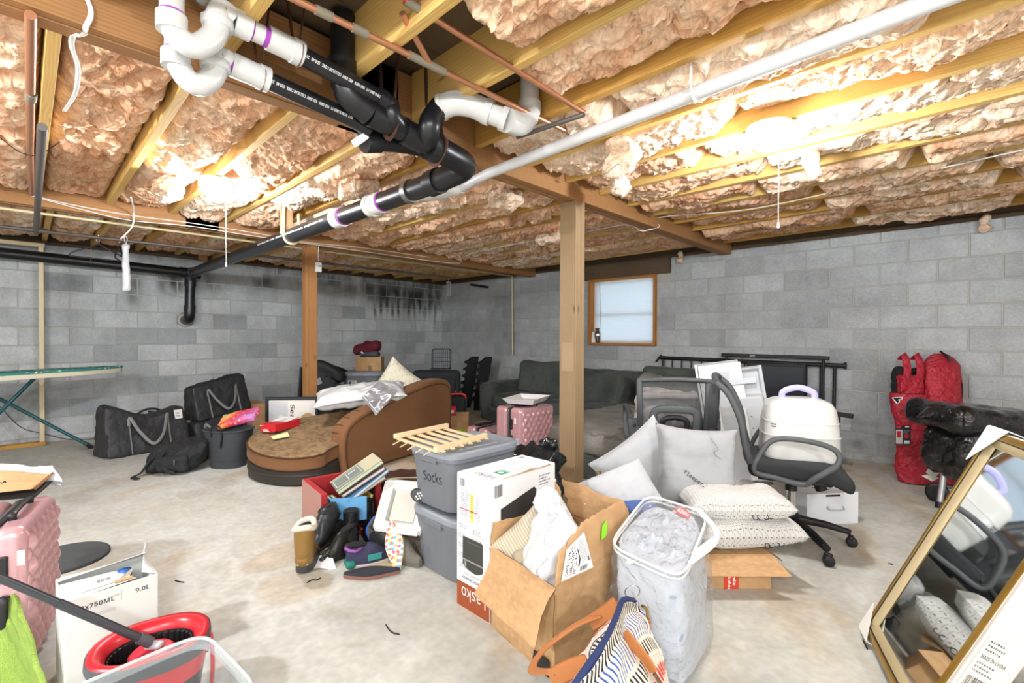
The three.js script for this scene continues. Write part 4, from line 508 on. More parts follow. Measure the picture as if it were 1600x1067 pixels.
{ // far left corner pile
  const t = thing('storage_tub', 'tall grey lidded tub behind the chaise, a cardboard box on it', 'tub', [3.3, 0, -6.03], CY + 0.2); const g = mat(0x6d737a, 0.45), R = [];
  for (let i = 0; i <= 6; i++) { const k = i / 6; R.push(ring(0, k * 0.66, 0, 0.23 + 0.05 * k, 0.18 + 0.05 * k, 32, 0.5)); } part(t, 'body', loft(R), g); part(t, 'lid', loft([ring(0, 0.655, 0, 0.3, 0.25, 32, 0.5), ring(0, 0.69, 0, 0.305, 0.255, 32, 0.5), ring(0, 0.715, 0, 0.275, 0.23, 32, 0.5)]), mat(0x828890, 0.4)); part(t, 'label', face([-0.2, 0.5, 0.222], [-0.09, 0.5, 0.228], [-0.09, 0.6, 0.232], [-0.2, 0.6, 0.228]), print(128, 96, (g) => { g.fillStyle = '#ddd'; g.fillRect(0, 0, 128, 96); g.fillStyle = '#556'; g.fillRect(10, 10, 40, 50); scribble(g, 60, 12, 56, 5, 14); }));
  const b = thing('cardboard_box', 'small brown cardboard box on the tall grey tub', 'box', [3.37, 0.716, -6.02], CY + 0.1); part(b, 'carton', bx(0.34, 0.19, 0.26, [0, 0.095, 0], 0.003), M.card); part(b, 'tape', bx(0.05, 0.07, 0.002, [0.02, 0.035, 0.1305], 0), mat(0x8a6a44, 0.5));
  const c = thing('duffel', 'dark red bag with grey lining on top of the small cardboard box', 'bag', [3.35, 0.907, -6.03], CY + 0.05); part(c, 'body', soft(0.38, 0.16, 0.2, 0.07, 0.018, 0.03, 7, 5, (q) => { q.y += q.x * 0.2; }).translate(-0.02, 0.12, 0), mat(0x5c1220, 0.85)); part(c, 'lining', soft(0.26, 0.07, 0.2, 0.03, 0.018, 0.01, 7, 2).translate(0.02, 0.035, 0.01), mat(0x4a4d52, 0.8)); part(c, 'tag', bx(0.04, 0.016, 0.002, [-0.06, 0.06, 0.112], 0, [0, 0, -0.6]), M.whitePaper);
  const d = thing('garment_bag', 'limp black bag slouching left of the tall grey tub', 'bag', [2.76, 0, -6.16], CY + 0.1); part(d, 'body', soft(0.34, 0.86, 0.3, 0.06, 0.03, 0.05, 5, 7, (q) => { const k = clamp(q.y / 0.86 + 0.5); q.x += 0.12 * Math.max(0, k - 0.5) * (q.x > 0 ? 2.4 : 0.2); q.y -= k > 0.8 ? Math.max(0, q.x) * 0.5 : 0; }).translate(0, 0.43, 0), mat(0x26282a, 0.7)); part(d, 'window', bx(0.1, 0.08, 0.004, [-0.02, 0.6, 0.17], 0.001, [0, 0, 0.4]), mat(0x8d8f90, 0.3));
  const s = thing('suitcase', 'large black fabric suitcase standing behind the chaise, a wire basket on it', 'suitcase', [4.1, 0, -5.46], CY + 0.1); const sm2 = mat(0x24292c, 0.85, { bumpMap: rep(weave, 10), bumpScale: 0.001 }); part(s, 'shell', soft(0.66, 0.7, 0.28, 0.06, 0.03, 0.006, 4, 2).translate(0, 0.36, 0), sm2); part(s, 'front_pocket', soft(0.54, 0.5, 0.06, 0.025, 0.03, 0.006, 4, 3).translate(0, 0.36, 0.14), sm2); part(s, 'zipper', sweep(rrect(0.664, 0.704, 0.06, 5, 0, 0.36).map(([x, y]) => [x, y, 0.06]), 0.005, 6, { closed: true }), M.black); for (const x of [-0.24, 0.24]) part(s, 'wheel', T(lathe([[0, 0.012], [0.025, 0.012], [0.025, -0.012], [0, -0.012]], 14), [x, 0.024, 0.1], [0, 0, PI / 2]), M.black); part(s, 'handle', sweep(cr([[-0.09, 0.7, 0], [-0.08, 0.735, 0.01], [0.08, 0.735, 0.01], [0.09, 0.7, 0]], 14), [0.012, 0.006], 8), M.black); part(s, 'badge', bx(0.06, 0.02, 0.004, [0.25, 0.42, 0.145], 0.002), M.steel);
  const w = thing('wire_basket', 'small black wire basket tipped up on the black suitcase', 'basket', [4.14, 0.728, -5.4], CY + 0.1); const fr = []; part(w, 'rim', sweep(rrect(0.26, 0.27, 0.03, 4, 0, 0.15).map(([x, y]) => [x, y, 0.06 - (y - 0.15) * 0.25]), 0.009, 6, { closed: true }), M.black); for (let i = 0; i < 9; i++) fr.push(rod([-0.11 + i * 0.0275, 0.03, 0.05], [-0.11 + i * 0.0275, 0.27, 0.0], 0.003, 5)); for (let i = 0; i < 4; i++) fr.push(rod([-0.12, 0.05 + i * 0.06, 0.05 - i * 0.012], [0.12, 0.05 + i * 0.06, 0.05 - i * 0.012], 0.003, 5)); part(w, 'wires', fr, M.black).userData.kind = 'stuff'; part(w, 'foot_bar', rod([-0.14, 0.012, 0.08], [0.14, 0.012, 0.08], 0.01, 8), M.black);
}
{ // two dumbbell rack uprights
  const prof = []; const n = 6, H = 0.86; prof.push([-0.16, 0], [0.0, -0.0]); const right = [[0.02, 0], [0.16, H]], left = [];
  for (let i = 0; i <= n; i++) { const y = H - 0.06 - i * 0.115, x = 0.0 - 0.02 - (H - y) * 0.17; left.push([x - 0.0, y], [x - 0.055, y - 0.02], [x - 0.06, y - 0.055], [x - 0.02, y - 0.06], [x - 0.012, y - 0.085]); }
  const out = [[-0.14, 0], [0.02, 0], [0.16, H], [0.04, H], ...left.filter(([, y]) => y > 0.12)];
  const mk = (label, p, k) => { const t = thing('dumbbell_rack', label, 'rack', p, CY + 0.15, 'dumbbell rack uprights'); part(t, 'upright', T(prism(out, 0.03, 0.003), [0, 0, 0]), M.blackMatte); part(t, 'foot', T(bx(0.16, 0.02, 0.1, [-0.06, 0.01, 0.015], 0.003), [0, 0, 0]), M.blackMatte); };
  mk('left one of two notched black rack uprights by the window wall', [5.22, 0, -6.05], 0); mk('right one of two notched black rack uprights by the window wall', [5.2, 0, -5.7], 1);
}
{ // things between chaise and sofa
  const b = thing('cardboard_box', 'open brown cardboard box behind the chaise, red things inside', 'box', [3.84, 0, -4.72], CY + 0.05), w = 0.34, h = 0.2, d = 0.3; part(b, 'side', [bx(w, h, 0.005, [0, h / 2, d / 2], 0.001), bx(w, h, 0.005, [0, h / 2, -d / 2], 0.001), bx(0.005, h, d, [-w / 2, h / 2, 0], 0.001), bx(0.005, h, d, [w / 2, h / 2, 0], 0.001), bx(w, 0.005, d, [0, 0.0025, 0], 0.001)], M.card);
  const r = thing('red_carton', 'small red and white carton sticking out of the open cardboard box', 'carton', [3.8, 0.06, -4.72], CY + 0.15); part(r, 'carton', bx(0.16, 0.24, 0.08, [-0.04, 0.12, 0], 0.003), mat(0xc8203a, 0.5)); part(r, 'label', bx(0.1, 0.04, 0.002, [-0.04, 0.18, 0.041], 0), M.whitePaper);
  const k = thing('caddy', 'black caddy with a red handle behind the open cardboard box', 'caddy', [4.08, 0, -5.02], CY + 0.1); part(k, 'bin', [bx(0.32, 0.36, 0.006, [0, 0.18, -0.1], 0.001), bx(0.02, 0.36, 0.2, [-0.15, 0.18, 0], 0.002), bx(0.02, 0.36, 0.2, [0.15, 0.18, 0], 0.002), bx(0.32, 0.1, 0.006, [0, 0.05, 0.1], 0.001)], M.black); part(k, 'handle', sweep(cr([[-0.15, 0.34, 0], [-0.13, 0.4, 0.02], [0.1, 0.41, 0.02], [0.15, 0.34, 0]], 16), 0.014, 8), mat(0xd8402c, 0.5)); part(k, 'bow', soft(0.09, 0.1, 0.05, 0.02, 0.012, 0.03, 14, 3).translate(-0.12, 0.36, 0.1), mat(0xd83a24, 0.6));
  const g = thing('ball', 'lime green ball on the floor beside the small pink case', 'ball', [3.412,0,-4.087]); part(g, 'shell', T(new THREE.SphereGeometry(0.075, 24, 16), [0, 0.0752, 0]), mat(0xa5cf2e, 0.5)); part(g, 'panel', T(new THREE.TorusGeometry(0.0745, 0.003, 6, 30), [0, 0.0752, 0], [0.4, 0.3, 0]), M.black);
}

// ---------- luggage, totes, boxes, books and shoes in the middle ----------
const pinkShell = mat(0xd0a0a4, 0.26, { metalness: 0.3, clearcoat: 0.5 });
function quilted(w, h, amp, cell = 0.058) { return sheet((u, v) => { const x = (u - 0.5) * w, y = v * h, e = Math.min(1, Math.min(u, 1 - u, v, 1 - v) * 12), a = Math.abs(Math.sin((x + y * 0.75) / cell * PI / 2 * 1.3) * Math.sin((x - y * 0.75) / cell * PI / 2 * 1.3)); return [x, y, amp * Math.sqrt(a) * Math.sqrt(e) - (1 - Math.sqrt(e)) * 0.02, x, y]; }, 72, 96, 0); }
function suitcase(label, pos, yaw, w, h, d, lying) {
  const t = thing('hard_suitcase', label, 'suitcase', pos, yaw, 'pink quilted hard suitcases'), hd = d / 2 - 0.014, b = 0.03;
  for (const s of [-1, 1]) { part(t, 'shell', T(box(w, h, hd, 0.035, 4), [0, h / 2 + b, s * (hd / 2 + 0.014)]), pinkShell); const q = quilted(w - 0.03, h - 0.03, 0.017, 0.042); if (s < 0) q.rotateY(PI); part(t, 'quilted_panel', T(q, [0, b + 0.015, s * (d / 2 + 0.002)]), pinkShell); }
  part(t, 'zipper_band', T(box(w - 0.008, h - 0.008, 0.03, 0.03, 3), [0, h / 2 + b, 0]), mat(0x2a2c2f, 0.7)); part(t, 'zipper', sweep(rrect(w - 0.004, h - 0.004, 0.035, 5, 0, h / 2 + b).map(([x, y]) => [x, y, 0.004]), 0.004, 6, { closed: true }), M.steel);
  part(t, 'side_handle', sweep(cr([[-w / 2 - 0.002, h * 0.62, 0.05], [-w / 2 - 0.022, h * 0.6, 0.05], [-w / 2 - 0.022, h * 0.42, 0.05], [-w / 2 - 0.002, h * 0.4, 0.05]], 14), [0.014, 0.007], 8), M.black); part(t, 'lock', bx(0.012, 0.09, 0.03, [-w / 2 - 0.004, h * 0.8, 0.045], 0.005), M.black); part(t, 'sticker', bx(0.001, 0.05, 0.018, [-w / 2 - 0.0012, h * 0.86, 0.09], 0), M.whitePaper);
  part(t, 'top_handle', sweep(cr([[-0.1, h + b, 0.045], [-0.09, h + b + 0.022, 0.045], [0.09, h + b + 0.022, 0.045], [0.1, h + b, 0.045]], 14), [0.013, 0.007], 8), M.black); part(t, 'trolley_cap', bx(0.2, 0.02, 0.05, [0, h + b + 0.004, -0.06], 0.006), M.black);
  for (const x of [-1, 1]) for (const z of [-1, 1]) { const wl = part(t, 'wheel', T(lathe([[0, 0.011], [0.017, 0.011], [0.02, 0.006], [0.02, -0.006], [0.017, -0.011], [0, -0.011]], 18), [x * (w / 2 - 0.06), 0.02, z * (d / 2 - 0.05)], [0, 0, PI / 2]), M.black); part(wl, 'wheel_housing', bx(0.05, 0.03, 0.05, [x * (w / 2 - 0.06), 0.032, z * (d / 2 - 0.05)], 0.006), M.black); }
  return t;
}
suitcase('large pink quilted suitcase standing behind the near wooden post', [3.13, 0, -2.86], -0.02, 0.44, 0.55, 0.32);
suitcase('pink quilted suitcase in the left foreground, cardboard lying on top', [-0.055, 0, -2.52], 1.36, 0.42, 0.51, 0.21);
{ const t = suitcase('small pink cabin case lying low behind the grey totes', [3.28, 0.0, -3.52], 0.12, 0.34, 0.26, 0.28); }
{ const t = thing('tray', 'flat white tray resting on the large pink suitcase', 'tray', [3.13, 0.603, -2.84], 0.35), w = 0.34, d = 0.24; part(t, 'dish', [bx(w, 0.006, d, [0, 0.01, 0], 0.002), panel([-w / 2, 0.012, d / 2], [w / 2, 0.012, d / 2], [w / 2 + 0.03, 0.05, d / 2 + 0.03], [-w / 2 - 0.03, 0.05, d / 2 + 0.03]), panel([w / 2, 0.012, -d / 2], [-w / 2, 0.012, -d / 2], [-w / 2 - 0.03, 0.05, -d / 2 - 0.03], [w / 2 + 0.03, 0.05, -d / 2 - 0.03]), panel([w / 2, 0.012, d / 2], [w / 2, 0.012, -d / 2], [w / 2 + 0.03, 0.05, -d / 2 - 0.03], [w / 2 + 0.03, 0.05, d / 2 + 0.03]), panel([-w / 2, 0.012, -d / 2], [-w / 2, 0.012, d / 2], [-w / 2 - 0.03, 0.05, d / 2 + 0.03], [-w / 2 - 0.03, 0.05, -d / 2 - 0.03])], mat(0xdedcda, 0.5)); part(t, 'foot_ring', bx(w * 0.8, 0.008, d * 0.8, [0, 0.004, 0], 0.002), M.white); }
{ const t = thing('plastic_lid', 'pale blue plastic lid leaning between the totes and the small pink case', 'lid'); part(t, 'plate', panel([2.53,0.002,-2.584], [2.666,0.002,-2.529], [2.635,0.411,-2.472], [2.48,0.402,-2.531], 0.012), mat(0xb4c0cc, 0.4)); part(t, 'rib', bar([2.484,0.402,-2.528], [2.632,0.406,-2.475], 0.012, 0.012), mat(0xc8d2dc, 0.4)); }
// grey lidded totes, one on the other
const toteGrey = mat(0x70747a, 0.42, { bumpMap: rep(grain, 4), bumpScale: 0.0004 }), lidGrey = mat(0x8a9097, 0.38);
function tote(label, x0, x1, z0, z1, y, h, text) {
  const t = thing('storage_tote', label, 'tote', [(x0 + x1) / 2, y, (z0 + z1) / 2], 0, 'grey lidded totes stacked in the middle'), w = x1 - x0, d = z1 - z0, R = [], B = h - 0.03;
  for (let i = 0; i <= 8; i++) { const k = i / 8, s = 0.86 + 0.1 * k; R.push(ring(0, 0.002 + k * B, 0, w / 2 * s, d / 2 * s, 44, 0.34)); } part(t, 'body', loft(R), toteGrey);
  part(t, 'rim', loft([ring(0, B - 0.03, 0, w / 2 * 0.985, d / 2 * 0.985, 44, 0.34), ring(0, B - 0.004, 0, w / 2 * 0.985, d / 2 * 0.985, 44, 0.34)]), toteGrey);
  const L = [[B - 0.012, 1], [B + 0.008, 1.005], [B + 0.02, 0.985], [B + 0.022, 0.9], [B + 0.012, 0.87], [B + 0.012, 0.4]]; part(t, 'lid', loft(L.map(([yy, s]) => ring(0, yy, 0, w / 2 * s, d / 2 * s, 44, 0.36))), lidGrey);
  for (const s of [-1, 1]) part(t, 'lid_rib', [bx(w * 0.5, 0.006, 0.02, [0, B + 0.014, s * d * 0.28], 0.002), bx(w * 0.34, 0.005, 0.012, [0, B + 0.014, s * d * 0.2], 0.002)][s > 0 ? 0 : 1], mat(0x9aa0a6, 0.38)); for (const s of [-1, 1]) part(t, 'handle', T(box(0.012, 0.03, 0.14, 0.005, 2), [s * w / 2 * 0.985, B - 0.03, 0]), toteGrey);
  return t;
}
tote('lower grey lidded tote on the floor, under the tote lettered Socks', 1.4, 1.93, -2.12, -1.685, 0, 0.325);
{ const t = tote('upper grey tote lettered Socks, a wooden rack on its lid', 1.4, 1.9, -2.14, -1.75, 0.327, 0.31), x = -0.228; const c = paint(256, 128, (g) => { g.clearRect(0, 0, 256, 128); g.strokeStyle = '#2c2c30'; g.lineWidth = 5; g.lineCap = 'round'; g.font = '84px sans-serif'; g.fillStyle = '#2c2c30'; g.fillText('Socks', 10, 92); }); part(t, 'lettering', face([-0.2255, 0.105, -0.07], [-0.2225, 0.105, 0.12], [-0.2335, 0.205, 0.125], [-0.2365, 0.205, -0.065], 0.0002), new THREE.MeshStandardMaterial({ map: c, transparent: true, roughness: 0.6 }), 'handwritten word Socks'); }
{ // slatted rack lying on the lid
  const t = thing('wooden_rack', 'pale wooden slatted rack with pegs lying on the upper grey tote', 'rack'), A = [1.352,0.665,-2.163], B = [1.742,0.665,-2.216], C = [1.728,0.66,-1.867], D = [1.34,0.66,-1.797], at = (u, v, dy = 0) => { const q = mix3(mix3(A, B, u), mix3(D, C, u), v); q[1] += dy; return q; };
  const wd = wood(woodPale, 0xfff8ee), rail = (p, q, w, h) => alongUV(bar(p, q, w, h, 0.002), 0); for (const v of [0, 1]) part(t, 'rail', rail(at(0, v), at(1, v), 0.024, 0.024), wd); for (let i = 0; i < 6; i++) part(t, 'slat', rail(at(0.06 + i * 0.176, 0, -0.016), at(0.06 + i * 0.176, 1, -0.016), 0.022, 0.01), wd);
  for (let i = 0; i < 6; i++) { const p = at(0.08 + i * 0.17, 1.02, -0.012); part(t, 'peg', rod(p, add(p, [-0.012, 0.008, 0.05]), 0.0035, 8), wd); const c = at(0.08 + i * 0.17, 1.04, -0.008); part(t, 'dowel', rod(c, add(c, [0, 0, 0.016]), 0.009, 10), wd); } for (let i = 0; i < 5; i++) { const p = at(0.0, 0.15 + i * 0.19, -0.012); part(t, 'peg', rod(p, add(p, [-0.05, -0.012, 0.01]), 0.003, 8), wd); }
}
{ const t = thing('flashlight', 'dark grey flashlight lying on the lower tote rim', 'flashlight', [1.425, 0.365, -2.07], CY + 0.1); const g = mat(0x53565a, 0.4, { metalness: 0.4 }); part(t, 'head', T(lathe([[0, 0.03], [0.032, 0.03], [0.034, 0.024], [0.03, -0.01], [0.02, -0.03], [0, -0.03]], 24), [0, 0, 0], [PI / 2, 0.5, 0]), g); part(t, 'barrel', rod([0.012, 0, -0.022], [0.09, 0, -0.07], 0.019, 18), g); part(t, 'lens', T(lathe([[0, 0.032], [0.027, 0.031]], 24), [0, 0, 0], [PI / 2, 0.5, 0]), M.chrome); for (let i = 0; i < 7; i++) { const a = i * PI / 3; part(t, 'led', T(new THREE.SphereGeometry(0.005, 8, 6), i < 6 ? [0.015 * Math.cos(a), 0.015 * Math.sin(a), 0.033] : [0, 0, 0.033]).rotateY(0.5), mat(0xf2efe0, 0.3)); } }
// ---------- the tall heater carton ----------
{
  const t = thing('heater_carton', 'tall white and rust-coloured heater carton standing beside the grey totes', 'carton', [1.548, 0, -1.522], 0), w = 0.425, h = 0.59, d = 0.215; part(t, 'carton', bx(w, h, d, [0, h / 2, 0], 0.003), mat(0xe2e1e0, 0.75));
  const front = print(384, 1024, (g) => { g.fillStyle = '#e0e0e2'; g.fillRect(0, 0, 384, 1024); g.fillStyle = '#9a4a26'; g.fillRect(0, 830, 384, 194); bars(g, 30, 30, 60, 60); g.fillStyle = '#888'; g.fillRect(30, 110, 120, 4); g.strokeStyle = '#777'; g.lineWidth = 2; g.strokeRect(40, 130, 250, 210); scribble(g, 50, 140, 100, 12, 15); scribble(g, 220, 140, 60, 12, 15); g.fillStyle = '#e2d25a'; g.fillRect(160, 132, 44, 206); scribble(g, 166, 140, 34, 11, 16); g.fillStyle = '#b33a30'; g.fillRect(40, 258, 200, 9); for (let i = 0; i < 5; i++) { scribble(g, 22, 380 + i * 76, 100, 3, 13); g.strokeStyle = '#777'; g.beginPath(); g.arc(150, 395 + i * 76, 13, 0, 7); g.stroke(); scribble(g, 190, 395 + i * 66, 120, 3, 13); g.beginPath(); g.arc(345, 405 + i * 66, 12, 0, 7); g.stroke(); } g.fillStyle = '#3c3a36'; g.beginPath(); g.moveTo(90, 470); g.lineTo(290, 470); g.quadraticCurveTo(312, 470, 312, 490); g.lineTo(312, 690); g.quadraticCurveTo(240, 735, 180, 722); g.quadraticCurveTo(90, 714, 70, 680); g.lineTo(70, 490); g.quadraticCurveTo(70, 470, 90, 470); g.fill(); g.fillStyle = '#8d8d88'; g.fillRect(74, 640, 236, 12); g.fillRect(92, 655, 22, 44); g.fillStyle = '#6a6862'; g.fillRect(120, 500, 160, 5); g.save(); g.translate(192, 785); g.rotate(PI); g.fillStyle = '#333642'; g.font = 'bold 36px sans-serif'; g.fillText('Ceramic Heater', -140, 8); g.font = '22px sans-serif'; g.fillText('with Adjustable Comfort', -130, 40); g.restore(); g.save(); g.translate(192, 905); g.rotate(PI); g.fillStyle = '#f4f2ee'; g.font = '118px sans-serif'; g.fillText('Lasko', -160, 40); g.restore(); });
  part(t, 'front_print', face([-w / 2 - 0.0012, 0.004, -d / 2 + 0.003], [-w / 2 - 0.0012, 0.004, d / 2 - 0.003], [-w / 2 - 0.0012, h - 0.004, d / 2 - 0.003], [-w / 2 - 0.0012, h - 0.004, -d / 2 + 0.003]), front);
  part(t, 'top_print', face([-w / 2 + 0.002, h + 0.0012, d / 2 - 0.002], [w / 2 - 0.002, h + 0.0012, d / 2 - 0.002], [w / 2 - 0.002, h + 0.0012, -d / 2 + 0.002], [-w / 2 + 0.002, h + 0.0012, -d / 2 + 0.002]), print(512, 256, (g) => { g.fillStyle = '#e6e6e6'; g.fillRect(0, 0, 512, 256); g.save(); g.translate(40, 120); g.rotate(-PI / 2); g.fillStyle = '#3a4660'; g.font = '58px sans-serif'; g.fillText('Lasko', -110, 30); g.restore(); g.fillStyle = '#2f9a72'; g.fillRect(120, 150, 60, 64); g.fillStyle = '#fff'; g.beginPath(); g.arc(150, 180, 16, 0, 7); g.fill(); g.fillStyle = '#2f9a72'; g.fillRect(188, 150, 8, 60); g.strokeStyle = '#b8b8b8'; g.lineWidth = 4; g.beginPath(); g.arc(330, 80, 34, 0, 7); g.stroke(); g.beginPath(); g.arc(330, 80, 18, 0, 7); g.stroke(); bars(g, 440, 30, 40, 26); scribble(g, 230, 190, 160, 2, 18, '#b0b0b0'); }));
  part(t, 'side_print', face([-w / 2 + 0.003, 0.004, d / 2 + 0.0012], [w / 2 - 0.003, 0.004, d / 2 + 0.0012], [w / 2 - 0.003, h - 0.004, d / 2 + 0.0012], [-w / 2 + 0.003, h - 0.004, d / 2 + 0.0012]), print(512, 700, (g) => { g.fillStyle = '#e2e2e2'; g.fillRect(0, 0, 512, 700); g.fillStyle = '#9a4a26'; g.fillRect(0, 570, 512, 130); bars(g, 24, 24, 56, 60); g.fillStyle = '#2c2b2a'; g.beginPath(); g.moveTo(70, 150); g.lineTo(330, 90); g.lineTo(350, 110); g.lineTo(350, 500); g.lineTo(70, 500); g.fill(); scribble(g, 370, 40, 110, 4, 16, '#4a5470'); }));
  part(t, 'torn_edge', prism([[0, 0], [0.34, 0], [0.33, 0.006], [0.25, 0.003], [0.2, 0.011], [0.12, 0.004]], 0.0012, 0).translate(-0.16, h - 0.003, d / 2 + 0.002), M.card);
}
// ---------- open red crate with books ----------
{
  const t = thing('book_crate', 'open red painted crate holding books, behind the pile of shoes', 'crate', [1.37, 0, -2.8], -0.12), red = mat(0xa8262a, 0.55), w = 0.36, d = 0.38, h = 0.29; part(t, 'side_board', bx(0.035, h, d, [-w / 2 + 0.018, h / 2, 0], 0.003), red); part(t, 'side_board', bx(0.035, h, d, [w / 2 - 0.018, h / 2, 0], 0.003), red); part(t, 'back_board', bx(w - 0.07, h, 0.02, [0, h / 2, -d / 2 + 0.01], 0.003), red); part(t, 'bottom_board', bx(w - 0.07, 0.015, d, [0, 0.008, 0], 0.003), red); part(t, 'outer_face', bx(0.002, h - 0.004, d - 0.004, [-w / 2 - 0.0005, h / 2, 0], 0), mat(0xb08478, 0.8)); part(t, 'lining', bx(0.002, h - 0.02, d - 0.03, [w / 2 - 0.0365, h / 2, 0], 0), mat(0x3a1418, 0.8));
}
function book(label, w, h, th, cover, pages, m4, group) { // lying book: w across (spine at -x), h deep, th thick
  const t = thing('book', label, 'book', [0, 0, 0], 0, group), c = mat(cover, 0.55); part(t, 'cover', [bx(w, 0.003, h, [0, 0.0015, 0], 0.0008), bx(w, 0.003, h, [0, th - 0.0015, 0], 0.0008), bx(0.003, th, h, [-w / 2 + 0.0015, th / 2, 0], 0.0008)], c); part(t, 'pages', bx(w - 0.008, th - 0.007, h - 0.01, [0, th / 2, 0], 0), mat(pages, 0.95)); t.applyMatrix4(m4); return t;
}
const M4 = (p, r) => new THREE.Matrix4().compose(V(p), new THREE.Quaternion().setFromEuler(new THREE.Euler(r[1], r[0], r[2], 'YXZ')), new THREE.Vector3(1, 1, 1));
{
  const rz = 0.52, y = -0.25; let b;
  b = book('wide grey-green photo book lying open-face up on the slanted pile', 0.3, 0.21, 0.024, 0x4d7a58, 0xd8d2bc, M4([1.405, 0.352, -2.66], [y, 0, rz])); part(b, 'cover_print', face([-0.148, 0.0245, 0.103], [0.148, 0.0245, 0.103], [0.148, 0.0245, -0.103], [-0.148, 0.0245, -0.103]), print(256, 180, (g) => { g.fillStyle = '#b7b294'; g.fillRect(0, 0, 256, 180); g.fillStyle = '#6f7a72'; g.fillRect(0, 16, 160, 150); g.strokeStyle = '#d4d8d2'; g.lineWidth = 3; g.strokeRect(10, 30, 70, 110); g.strokeRect(80, 30, 70, 110); g.fillStyle = '#c9493e'; g.fillRect(60, 100, 12, 10); g.fillRect(120, 50, 10, 8); g.fillStyle = '#f2f2ee'; g.fillRect(90, 60, 40, 8); }));
  book('pink and grey book second in the slanted pile', 0.28, 0.2, 0.02, 0x8a6a72, 0xddd8cc, M4([1.425, 0.322, -2.65], [y - 0.06, 0, rz - 0.02])); book('blue book third in the slanted pile', 0.28, 0.2, 0.02, 0x5f8fb8, 0xe2ded2, M4([1.44, 0.297, -2.64], [y + 0.06, 0, rz + 0.03])); book('tan book lowest in the slanted pile', 0.26, 0.2, 0.022, 0x9a7a58, 0xd8d0b8, M4([1.44, 0.267, -2.66], [y, 0, rz - 0.04]));
  b = book('light blue book standing in front of the red crate', 0.2, 0.13, 0.014, 0x5b9bc8, 0xe6e6e2, M4([1.305, 0.19, -2.575], [CY + 0.3, PI / 2 - 0.12, 0.06])); 
  book('thin yellow and red book upright inside the red crate', 0.2, 0.17, 0.018, 0xd8b62c, 0xe6e0cc, M4([1.47, 0.13, -2.68], [-0.12, 0, PI / 2 - 0.12])); book('green spined book upright inside the red crate', 0.2, 0.17, 0.022, 0x6a9a58, 0xe6e0cc, M4([1.305, 0.12, -2.72], [-0.12, 0, PI / 2 + 0.02])); book('teal spined book upright beside the green one in the crate', 0.2, 0.17, 0.02, 0x4a86a0, 0xe6e0cc, M4([1.278, 0.12, -2.72], [-0.12, 0, PI / 2])); book('dark brown book at the right inside the red crate', 0.21, 0.17, 0.03, 0x4a2a22, 0xd8cdb0, M4([1.44, 0.125, -2.72], [-0.12, 0, PI / 2]));
}
{ // white moulded tray leaning on its edge among the shoes
  const t = thing('moulded_tray', 'white moulded foam tray tilted up between the red crate and grey tote', 'tray'), a = [1.313,0.163,-2.295], b = [1.399,0.189,-2.02], c = [1.619,0.341,-2.227], d = [1.527,0.317,-2.523], m = mat(0xd9d9d4, 0.7), at = (u, v, w = 0) => { const q = mix3(mix3(a, b, u), mix3(d, c, u), v); return [q[0] - 0.5 * w, q[1] + 0.7 * w, q[2] + 0.5 * w]; };
  part(t, 'slab', sheet((u, v) => { const e = Math.min(u - 0.2, 0.86 - u, v - 0.14, 0.86 - v), k = sm(0, 0.03, e); return [...at(u, v, -0.03 * k), u, v]; }, 40, 40, 0.03), m); part(t, 'edge', [bar(at(0, 0, -0.015), at(1, 0, -0.015), 0.03, 0.03, 0.008), bar(at(0, 0, -0.015), at(0, 1, -0.015), 0.03, 0.03, 0.008), bar(at(0, 1, -0.015), at(1, 1, -0.015), 0.03, 0.03, 0.008), bar(at(1, 0, -0.015), at(1, 1, -0.015), 0.03, 0.03, 0.008)], m); part(t, 'insert', panel(at(0.25, 0.2, -0.024), at(0.82, 0.2, -0.024), at(0.82, 0.82, -0.024), at(0.25, 0.82, -0.024), 0.002), mat(0xcfccc0, 0.9));
}
{ const t = thing('handbag', 'slumped dark brown leather handbag behind the white tray', 'bag', [1.72, 0, -2.72], CY + 0.2); const lb = mat(0x4a2e24, 0.5, { bumpMap: rep(cloudy, 6), bumpScale: 0.004 }); part(t, 'body', soft(0.3, 0.24, 0.24, 0.08, 0.016, 0.03, 9, 3).translate(0, 0.12, 0), lb); part(t, 'flap', soft(0.3, 0.05, 0.2, 0.02, 0.016, 0.015, 9, 6).translate(0.02, 0.26, 0.02), lb); part(t, 'stitching', sweep(cr([[-0.14, 0.275, 0.12], [0, 0.285, 0.125], [0.15, 0.28, 0.12]], 14), 0.004, 6), M.cream); part(t, 'strap', sweep(cr([[-0.12, 0.24, 0.1], [-0.06, 0.17, 0.15], [0.06, 0.16, 0.15], [0.13, 0.22, 0.12]], 20), [0.014, 0.004], 8), lb); }
